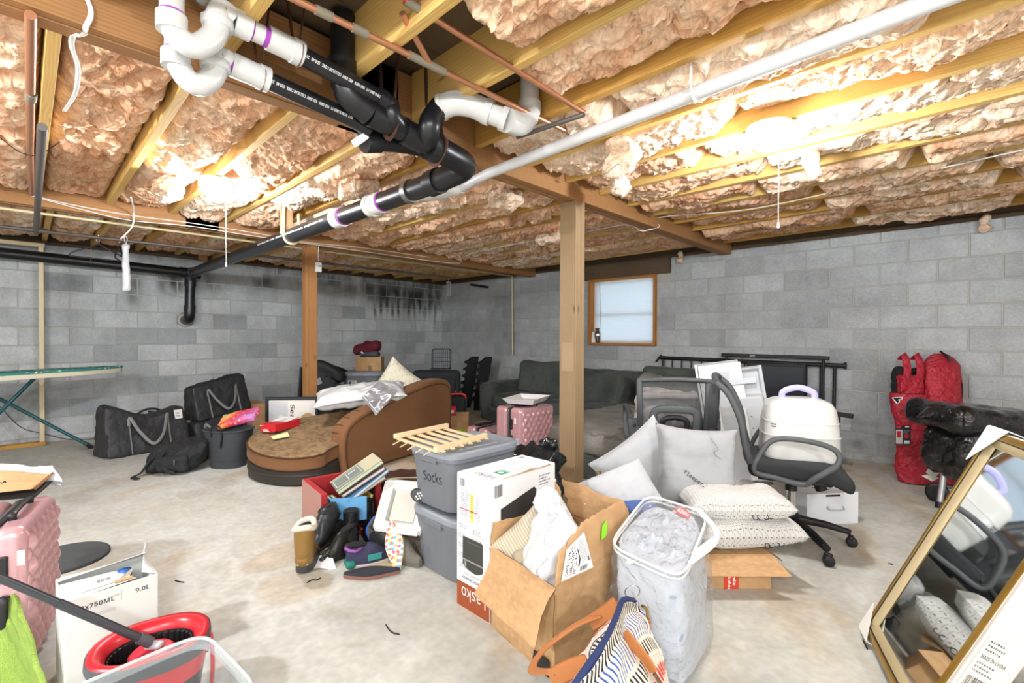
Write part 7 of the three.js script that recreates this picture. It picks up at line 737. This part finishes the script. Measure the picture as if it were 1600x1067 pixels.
// patterned shoulder bag
{
  const t = thing('shoulder_bag', 'blue, black, red and cream woven-pattern bag with tan leather straps', 'bag'), pat = print(1024, 256, (g, W, H) => {
    g.fillStyle = '#e6dccb'; g.fillRect(0, 0, W, H); let x = 0; const N2 = 12, s = H / N2; const slant = (x0, w, d, col, th) => { g.strokeStyle = col; g.lineWidth = th; for (let i = -2; i < N2 + 2; i++) { g.beginPath(); g.moveTo(x0, i * s); g.lineTo(x0 + w, i * s + d); g.stroke(); } }, ticks = (x0, w, col, th) => { g.fillStyle = col; for (let i = 0; i < N2; i++) g.fillRect(x0, i * s + s * 0.2, w, th); }, ovals = (x0, w, col) => { g.fillStyle = col; for (let i = 0; i < N2 / 1.5; i++) { g.beginPath(); g.ellipse(x0 + w / 2, (i + 0.5) * s * 1.5, w / 2, s * 0.6, 0, 0, 7); g.fill(); } };
    while (x < W) { g.fillStyle = '#22305e'; g.fillRect(x, 0, 8, H); slant(x + 10, 38, s, '#1c1d24', 8); slant(x + 50, 46, -s, '#2f57a8', 6); slant(x + 96, 36, s, '#2f57a8', 5); ticks(x + 146, 44, '#20222a', 9); slant(x + 200, 12, s, '#b8ada0', 2); slant(x + 212, 12, -s, '#b8ada0', 2); ovals(x + 228, 46, '#cc4636'); slant(x + 280, 12, s, '#b8ada0', 2); slant(x + 292, 12, -s, '#b8ada0', 2); x += 312; } }, 0.9);
  pat.map.wrapS = pat.map.wrapT = THREE.RepeatWrapping; const cloth = mat(0xffffff, 0.92, { map: rep(pat.map, 1.25, 4.6), bumpMap: rep(weave, 14), bumpScale: 0.001 });
  const x0 = 0.8, x1 = 1.36, R = [], zc = (k) => lerp(-0.66, -0.73, k), sec = (k) => { const e = Math.sin(PI * clamp(k, 0.03, 0.97)) ** 0.35, o = []; for (let j = 0; j < 48; j++) { const a = j / 48 * 2 * PI, c = Math.cos(a), s = Math.sin(a), up = (c + 1) / 2, hw = (s > 0 ? 0.21 : 0.16) * (1 - up ** 1.7) * e + 0.015, y = 0.012 + (0.385 + 0.01 * k) * (up ** 0.85) * lerp(0.72, 1, e), n = fbm(k * 3, s * 2, up * 3, 3); o.push([lerp(x0, x1, k), y * (1 + n * 0.1), zc(k) + Math.sign(s) * Math.abs(s) ** 0.7 * hw * (1 + n * 0.35) + 0.03 * Math.sin(k * 5) * up]); } return o; };
  for (let i = 0; i <= 34; i++) R.push(sec(i / 34)); part(t, 'body', loft(R), cloth); const ridge = (k, dy = 0, dz = 0) => { const q = sec(k)[0]; return [q[0], q[1] + dy, q[2] + dz]; }, sideP = (k, j, o = 0.006) => { const q = sec(k)[j]; return [q[0], q[1] + 0.004, q[2] + (j < 24 ? o : -o)]; };
  part(t, 'edge_binding', sweep(cr([0.04, 0.2, 0.4, 0.6, 0.8, 0.96].map((k) => ridge(k, 0.006)), 40), [0.009, 0.006], 8), mat(0x26345f, 0.9)); const tan = mat(0xb3713c, 0.45), brown = mat(0x6a4028, 0.5);
  for (const k of [0.2, 0.62]) { part(t, 'strap_tab', sweep(cr([sideP(k, 4, 0.004), sideP(k, 5, 0.016), sideP(k + 0.015, 7, 0.022), sideP(k + 0.03, 9, 0.01)], 16), [0.02, 0.003], 8, { up: [1, 0, 0] }), tan); part(t, 'strap', sweep(cr([sideP(k + 0.03, 9, 0.014), sideP(k + 0.06, 14, 0.02), sideP(k - 0.02, 18, 0.022), sideP(k - 0.12, 22, 0.02)], 20), [0.008, 0.004], 8), brown); }
  for (const k of [0.3, 0.78]) part(t, 'strap_tab', sweep(cr([sideP(k, 45, 0.004), sideP(k, 42, 0.02), sideP(k - 0.02, 39, 0.04)], 12), [0.024, 0.003], 8, { up: [1, 0, 0] }), tan); part(t, 'carry_handle', sweep(cr([sideP(0.78, 41, 0.03), add(sideP(0.7, 38, 0.06), [0, 0.02, 0]), add(sideP(0.55, 36, 0.1), [0, 0, 0]), add(sideP(0.4, 36, 0.1), [0, -0.01, 0]), sideP(0.3, 40, 0.04)], 30), [0.016, 0.004], 8), tan); part(t, 'clasp', sweep(cr([ridge(0.97, 0.0, 0.03), add(ridge(0.99), [0.012, -0.02, 0.035]), add(ridge(1), [0.01, -0.05, 0.035])], 10), 0.005, 8), M.brass); part(t, 'clasp_tab', sweep([add(ridge(1), [0.008, -0.05, 0.035]), add(ridge(1), [0.004, -0.09, 0.04])], [0.012, 0.004], 8), tan); part(t, 'ring', T(new THREE.TorusGeometry(0.024, 0.002, 6, 24), ridge(0.95, 0.03), [0, CY, 0.4]), M.chrome); part(t, 'logo_tag', bx(0.03, 0.04, 0.003, sideP(0.34, 14, 0.006), 0.004, [-0.5, 0, 0]), tan);
}
// leaning mirror
{
  const e1 = new THREE.Vector3(-0.9403, 0, 0.3403), th = 0.429, l = new THREE.Vector3(0.3403 * Math.sin(th), Math.cos(th), 0.9403 * Math.sin(th)), n = e1.clone().cross(l).normalize(), t = thing('mirror', 'large gold-framed mirror with white card corners leaning at the right', 'mirror', [2.345, 0.022, -0.285]); t.quaternion.setFromRotationMatrix(new THREE.Matrix4().makeBasis(e1, l, n)); const W = 0.56, H = 0.915, fr = 0.046, gold = mat(0xb08a3c, 0.32, { metalness: 0.75 }), pale = mat(0xc9b890, 0.45, { metalness: 0.4 }), wh = mat(0xe6e4de, 0.7);
  const fx = (o, i, z0, z1, m, nm) => { const q = (a, b) => [[a, a], [W - a, a], [W - a, H - a], [a, H - a]].map(([x, y]) => [x, y, b]); const A = q(o, z0), B = q(i, z1); for (let k = 0; k < 4; k++) part(t, nm, panel(A[k], A[(k + 1) % 4], B[(k + 1) % 4], B[k], 0.006), m); };
  fx(0, 0.006, 0.0, 0.016, wh, 'outer_edge'); fx(0.006, 0.03, 0.016, 0.02, gold, 'frame_band'); fx(0.03, 0.034, 0.018, 0.012, M.black, 'groove'); fx(0.034, 0.062, 0.014, 0.002, pale, 'inner_band'); part(t, 'mirror_glass', bx(W - 0.1, H - 0.1, 0.004, [W / 2, H / 2, -0.002], 0), mat(0xdfe4e6, 0.035, { metalness: 1 })); part(t, 'backing', bx(W - 0.004, H - 0.004, 0.012, [W / 2, H / 2, -0.012], 0.002), mat(0x6a5a44, 0.9));
  const corner = (x, y, sx, sy, a, b) => { part(t, 'corner_protector', [prism(sx * sy > 0 ? [[x - sx * 0.006, y - sy * 0.006], [x + sx * a, y - sy * 0.006], [x - sx * 0.006, y + sy * b]] : [[x - sx * 0.006, y - sy * 0.006], [x - sx * 0.006, y + sy * b], [x + sx * a, y - sy * 0.006]], 0.004, 0.0005).translate(0, 0, 0.021)], wh); part(t, 'corner_protector', [bx(a, 0.003, 0.045, [x + sx * a / 2, y - sy * 0.008, 0.0], 0), bx(0.003, b, 0.045, [x - sx * 0.008, y + sy * b / 2, 0.0], 0)][0], wh); }; corner(0, 0, 1, 1, 0.1, 0.11); corner(0, H, 1, -1, 0.13, 0.14); corner(W, H, -1, -1, 0.12, 0.13);
  part(t, 'card_wrap', bx(0.012, H * 0.98, 0.1, [W + 0.012, H / 2, -0.03], 0.003), mat(0xcfc8bc, 0.85)); const lab = print(192, 256, (g) => { g.fillStyle = '#cfc9be'; g.fillRect(0, 0, 192, 256); scribble(g, 20, 14, 100, 3, 16, '#555'); g.fillStyle = '#333'; g.font = 'bold 17px sans-serif'; g.fillText('MADE IN CHINA', 20, 82); scribble(g, 20, 96, 120, 3, 15, '#666'); bars(g, 20, 150, 150, 80); }); part(t, 'label', panel([W + 0.0195, 0.16, 0.012], [W + 0.0195, 0.16, -0.07], [W + 0.0195, 0.38, -0.07], [W + 0.0195, 0.38, 0.012], 0.0006), lab);
  const b = thing('black_carton', 'black carton on the floor behind the near edge of the mirror', 'carton', [2.02, 0, 0.26], CY + 0.4); part(b, 'carton', bx(0.36, 0.2, 0.24, [0, 0.1, 0], 0.005), mat(0x24282a, 0.6)); part(b, 'print', bx(0.12, 0.08, 0.001, [-0.08, 0.12, 0.121], 0), mat(0x4a5054, 0.6));
  const k = thing('wire_tie', 'short dark wire tie on the floor at the mirror corner', 'wire'); part(k, 'strand', sweep(cr([[2.283,0.004,-0.287], [2.248,0.006,-0.274], [2.232,0.004,-0.268]], 8), 0.003, 6), M.blackWire);
}
// left foreground
{
  const t = thing('wine_carton', 'white wine bottle carton with open flaps, standing beside the pink suitcase', 'carton', [0.203, 0, -2.2], 0.06), w = 0.245, h = 0.33, d = 0.21, wh = mat(0xe2e2dc, 0.8); part(t, 'wall', bx(w, h, 0.004, [0, h / 2, d / 2], 0.001), wh); part(t, 'wall', bx(w, h, 0.004, [0, h / 2, -d / 2], 0.001), wh); part(t, 'wall', bx(0.004, h, d, [-w / 2, h / 2, 0], 0.001), wh); part(t, 'wall', bx(0.004, h, d, [w / 2, h / 2, 0], 0.001), wh); part(t, 'bottom', bx(w, 0.004, d, [0, 0.002, 0], 0.001), wh);
  part(t, 'front_print', face([-w / 2 + 0.002, 0.004, d / 2 + 0.0028], [w / 2 - 0.002, 0.004, d / 2 + 0.0028], [w / 2 - 0.002, h - 0.004, d / 2 + 0.0028], [-w / 2 + 0.002, h - 0.004, d / 2 + 0.0028]), print(384, 512, (g) => { g.fillStyle = '#dfdfd9'; g.fillRect(0, 0, 384, 512); g.fillStyle = '#3a3a3c'; g.font = 'bold 34px sans-serif'; g.fillText('12x750ML', 34, 66); g.fillText('9.0L', 284, 62); g.fillStyle = '#8a8a88'; g.fillRect(222, 20, 3, 56); g.fillStyle = '#cfcfc8'; g.fillRect(90, 100, 110, 20); }));
  part(t, 'flap', panel([-w / 2, h, d / 2], [w / 2 - 0.06, h + 0.004, d / 2 - 0.01], [w / 2 - 0.1, h + 0.006, -0.02], [-w / 2, h + 0.012, -0.02], 0.003, 6, 4), wh); part(t, 'flap', panel([-w / 2, h, -d / 2], [w / 2, h, -d / 2], [w / 2 - 0.01, h + 0.045, -d / 2 + 0.1], [-w / 2 - 0.004, h + 0.018, -d / 2 + 0.075], 0.003, 6, 4), wh); part(t, 'flap', panel([w / 2, h, d / 2], [w / 2, h, -d / 2], [w / 2 + 0.004, h + 0.06, -d / 2 + 0.03], [w / 2 - 0.04, h + 0.012, d / 2 - 0.03], 0.003, 6, 4), wh); part(t, 'flap_print', panel([-w / 2 + 0.04, h + 0.0055, d / 2 - 0.02], [w / 2 - 0.11, h + 0.0075, d / 2 - 0.025], [w / 2 - 0.12, h + 0.009, -0.01], [-w / 2 + 0.05, h + 0.0125, -0.01], 0.0005), print(256, 160, (g) => { g.fillStyle = '#e6e6e2'; g.fillRect(0, 0, 256, 160); scribble(g, 10, 20, 60, 8, 15, '#777'); scribble(g, 80, 20, 70, 7, 15, '#777'); bars(g, 120, 70, 110, 40); })); part(t, 'tape', panel([0.03, h + 0.012, 0.06], [0.07, h + 0.02, 0.03], [0.015, h - 0.03, d / 2 + 0.006], [-0.015, h - 0.03, d / 2 + 0.006], 0.0008, 4, 6), mat(0xb8ac98, 0.4)); part(t, 'flap_tear', bx(0.05, 0.002, 0.02, [0.03, h + 0.008, d / 2 - 0.02], 0), M.card);
  const u = thing('bottle', 'blue and green plastic bottle inside the white wine carton', 'bottle', [0.25, 0.006, -2.2]); part(u, 'body', lathe([[0, 0], [0.034, 0], [0.036, 0.01], [0.036, 0.2], [0.03, 0.25], [0.014, 0.28], [0.014, 0.3], [0, 0.3]], 24), mat(0x3f9a4a, 0.3)); part(u, 'cap', lathe([[0, 0.335], [0.02, 0.333], [0.021, 0.295], [0, 0.295]], 20), mat(0x2a62b0, 0.4));
  const r = thing('round_mat', 'round dark grey rubber mat lying flat behind the white wine carton', 'mat', [0.13, 0, -3.44]); part(r, 'disc', lathe([[0, 0.014], [0.19, 0.014], [0.2, 0.01], [0.202, 0], [0, 0]], 48), mat(0x4a4e50, 0.7, { bumpMap: rep(cloudy, 5), bumpScale: 0.002 })); part(r, 'rim', T(new THREE.TorusGeometry(0.196, 0.005, 6, 48), [0, 0.011, 0], [PI / 2, 0, 0]), mat(0x3a3e40, 0.7));
  const c = thing('cardboard_sheet', 'flattened piece of cardboard with a pen mark lying on the pink suitcase', 'cardboard'); const yb = 0.005; part(c, 'sheet', panel([-0.186,0.58,-2.744], [0.02,0.587,-2.646], [0.086,0.594,-2.865], [-0.206,0.603,-3.052], 0.004, 10, 8, (a, b) => [0, 0.014 * Math.sin(a * 4) * b, 0]), M.card); part(c, 'fold', panel([0.02,0.587,-2.646], [0.031,0.569,-2.692], [0.089,0.58,-2.89], [0.086,0.594,-2.865], 0.003), M.cardIn); part(c, 'pen_mark', sweep(cr([[-0.072,0.607,-2.755], [-0.063,0.605,-2.746], [-0.056,0.609,-2.753], [-0.055,0.602,-2.759]], 8), 0.0022, 5), M.blackMatte); part(c, 'dark_under_sheet', panel([-0.193,0.557,-2.836], [0.027,0.563,-2.696], [0.083,0.583,-2.839], [-0.207,0.584,-3.052], 0.01).translate(0, -0.016, 0), mat(0x3a3634, 0.9));  // dark sheet set in the dark gap beneath the cardboard
  const f = thing('grey_cloth', 'pale grey cloth draped over the back of the cardboard on the pink suitcase', 'cloth'); part(f, 'fabric', sheet((a, b) => { const p = mix3([-0.189,0.616,-3.064], [0.087,0.62,-2.95], a), q = mix3([-0.194,0.574,-3.125], [0.113,0.545,-2.779], a), k = sm(0.55, 1, a), m = mix3(p, q, b); return [m[0], m[1] + 0.02 * Math.sin(b * 3 + a * 5) - 0.0 * k + 0.015 * fbm(a * 6, b * 4, 2, 3), m[2], a, b]; }, 40, 16, 0.004), mat(0xb9bcc2, 0.9)); part(f, 'hem', sweep(cr([[-0.078,0.576,-3.006], [0.037,0.565,-2.872], [0.109,0.548,-2.783]], 16), 0.005, 6), mat(0x9a9ea4, 0.9));
  const g = thing('green_cloth', 'lime green fleecy cloth hanging in front of the pink suitcase', 'cloth'); part(g, 'fabric', sheet((a, b) => { const p = mix3([-0.155,0.386,-2.45], [-0.032,0.364,-2.351], a), q = mix3([-0.149,-0.011,-2.294], [0.071,0.074,-2.039], a), m = mix3(p, q, b), k = 0.03 * Math.sin(a * 7) * b + 0.02 * fbm(a * 3, b * 3, 2, 3); return [m[0] - 0.7 * k, m[1] + 0.01 * Math.sin(a * 5), m[2] + 0.7 * k, a * 0.4, b * 0.4]; }, 40, 40, 0.014), mat(0x98b452, 1, { bumpMap: rep(grain, 14), bumpScale: 0.006 })); part(g, 'loop', sweep(cr([[-0.062,0.367,-2.368], [-0.056,0.38,-2.361], [-0.05,0.367,-2.355]], 8), 0.003, 6), mat(0x8ab030, 1));
}
{ // spin mop bucket with mop, and clear bin in front
  const t = thing('mop_bucket', 'red and black oval mop bucket with a ribbed wringer basket', 'bucket', [0.27, 0, -1.815], -0.2), red = mat(0xc4242e, 0.3), dk = mat(0x26282a, 0.45), H = 0.25, rx = 0.15, rz = 0.125, el = (y, s, sz = s) => ring(0, y, 0, rx * s, rz * sz, 48, 0.85); part(t, 'body', loft([el(0, 0.78), el(0.02, 0.82), el(0.1, 0.88), el(0.14, 0.92)]), dk); part(t, 'upper_body', loft([el(0.14, 0.93), el(0.2, 0.985), el(0.225, 1)], false), red); part(t, 'outer_lip', loft([el(0.2, 1.0), el(0.225, 1.05), el(0.245, 1.04), el(0.245, 1.0)], false), mat(0x4a4d50, 0.45)); part(t, 'rim', loft([el(0.235, 1.035), el(0.252, 1.0), el(0.25, 0.86), el(0.236, 0.76), el(0.22, 0.73)], false), red); part(t, 'basket', loft([el(0.225, 0.74), el(0.21, 0.73), el(0.15, 0.66), el(0.12, 0.62), el(0.118, 0.05)], false), dk); for (let i = 0; i < 36; i++) { const a = i / 36 * 2 * PI, x = Math.cos(a), z = Math.sin(a); part(t, 'basket_rib', bx(0.006, 0.085, 0.01, [rx * 0.7 * x, 0.175, rz * 0.7 * z], 0.002, [0, -a, 0]), M.black); } part(t, 'wringer_cone', loft([el(0.12, 0.5), el(0.15, 0.42), el(0.165, 0.3), el(0.17, 0.05)]), red); part(t, 'spout', bx(0.05, 0.05, 0.012, [rx * 0.98, 0.2, 0.02], 0.005, [0, 1.4, 0]), red); part(t, 'handle', sweep(cr([[rx * 1.03, 0.23, 0.03], [rx * 1.06, 0.15, 0.06], [rx * 1.03, 0.06, 0.05]], 12), [0.012, 0.006], 8), red);
  const m = thing('mop', 'grey mop handle resting in the red bucket, slanting up to the left', 'mop'); const p = [0.269,0.234,-1.823], q = [-0.127,0.623,-1.849]; part(m, 'handle', rod(V(p).lerp(V(q), 0.05).toArray(), q, 0.0105, 16), mat(0x45474b, 0.35, { metalness: 0.4 })); part(m, 'lower_tube', rod(V(p).lerp(V(q), 0.02).toArray(), V(p).lerp(V(q), 0.52).toArray(), 0.0122, 16), mat(0x3a3b40, 0.4)); part(m, 'ferrule', rod(p, V(p).lerp(V(q), 0.07).toArray(), 0.016, 16), mat(0x54555a, 0.5)); part(m, 'joint', T(soft(0.05, 0.02, 0.03, 0.008, 0.01, 0, 1, 1), add(p, [0.01, -0.012, 0]), [0, CY, 0]), mat(0xc2c2c4, 0.4)); part(m, 'head', T(lathe([[0, 0.016], [0.05, 0.012], [0.062, 0], [0.05, -0.008], [0, -0.008]], 28), add(p, [0.005, -0.035, -0.004])), mat(0xc63040, 0.4));
  const b = thing('clear_bin', 'clear plastic bin at the bottom edge, in front of the mop bucket', 'bin', [0.14, 0, -1.43], 0.1), cl = new THREE.MeshPhysicalMaterial({ color: 0xf2f5f6, roughness: 0.04, transmission: 0.95, thickness: 0, ior: 1.45 }), w = 0.25, d = 0.19, rr2 = (y, s) => ring(0, y, 0, w * s, d * s, 56, 0.3); part(b, 'wall', loft([rr2(0.004, 0.86), rr2(0.03, 0.88), rr2(0.285, 0.985)], false), cl); part(b, 'bottom', loft([rr2(0.0, 0.86), rr2(0.004, 0.86)]), cl); part(b, 'rim', loft([rr2(0.27, 0.99), rr2(0.285, 1.02), rr2(0.298, 1.02), rr2(0.3, 0.985)], false), new THREE.MeshPhysicalMaterial({ color: 0xe8eeee, roughness: 0.08, transmission: 0.75, thickness: 0 })); part(b, 'handle_lip', sweep(cr(rr2(0.3, 1.01).slice(0, 57), 120, true), 0.005, 8, { closed: true }), new THREE.MeshPhysicalMaterial({ color: 0xf0f4f4, roughness: 0.1, transmission: 0.6, thickness: 0 }));
}
// scraps on the slab
for (const [lab, pts] of [['short black thread on the floor in front of the shoes', [[0.942,0.003,-2.283],[0.97,0.003,-2.289],[0.987,0.003,-2.271],[1.006,0.003,-2.278]]], ['bent black thread on the open floor left of the open box', [[1.031,0.003,-1.715],[1.022,0.003,-1.676],[1.023,0.003,-1.645],[1.035,0.003,-1.621]]], ['tiny twig on the floor right of the wine carton', [[0.504,0.003,-2.759],[0.516,0.003,-2.729],[0.53,0.003,-2.706]]], ['dark sliver on the floor between the office chair and the mirror', [[3.163,0.003,-0.295],[3.164,0.003,-0.285],[3.164,0.003,-0.274]]]]) { const t = thing('scrap', lab, 'scrap'); part(t, 'strand', sweep(cr(pts, 16), 0.0028, 6), M.blackWire); }

// every thing built in room coordinates gets its origin at its own base
scene.updateMatrixWorld(true);
for (const o of scene.children) if (o.isGroup && o.userData.category && o.position.lengthSq() === 0) {
  const b = new THREE.Box3().setFromObject(o), c = new THREE.Vector3((b.min.x + b.max.x) / 2, b.min.y, (b.min.z + b.max.z) / 2);
  o.position.copy(c); for (const k of o.children) k.position.sub(c);
}
renderer.render(scene, camera);
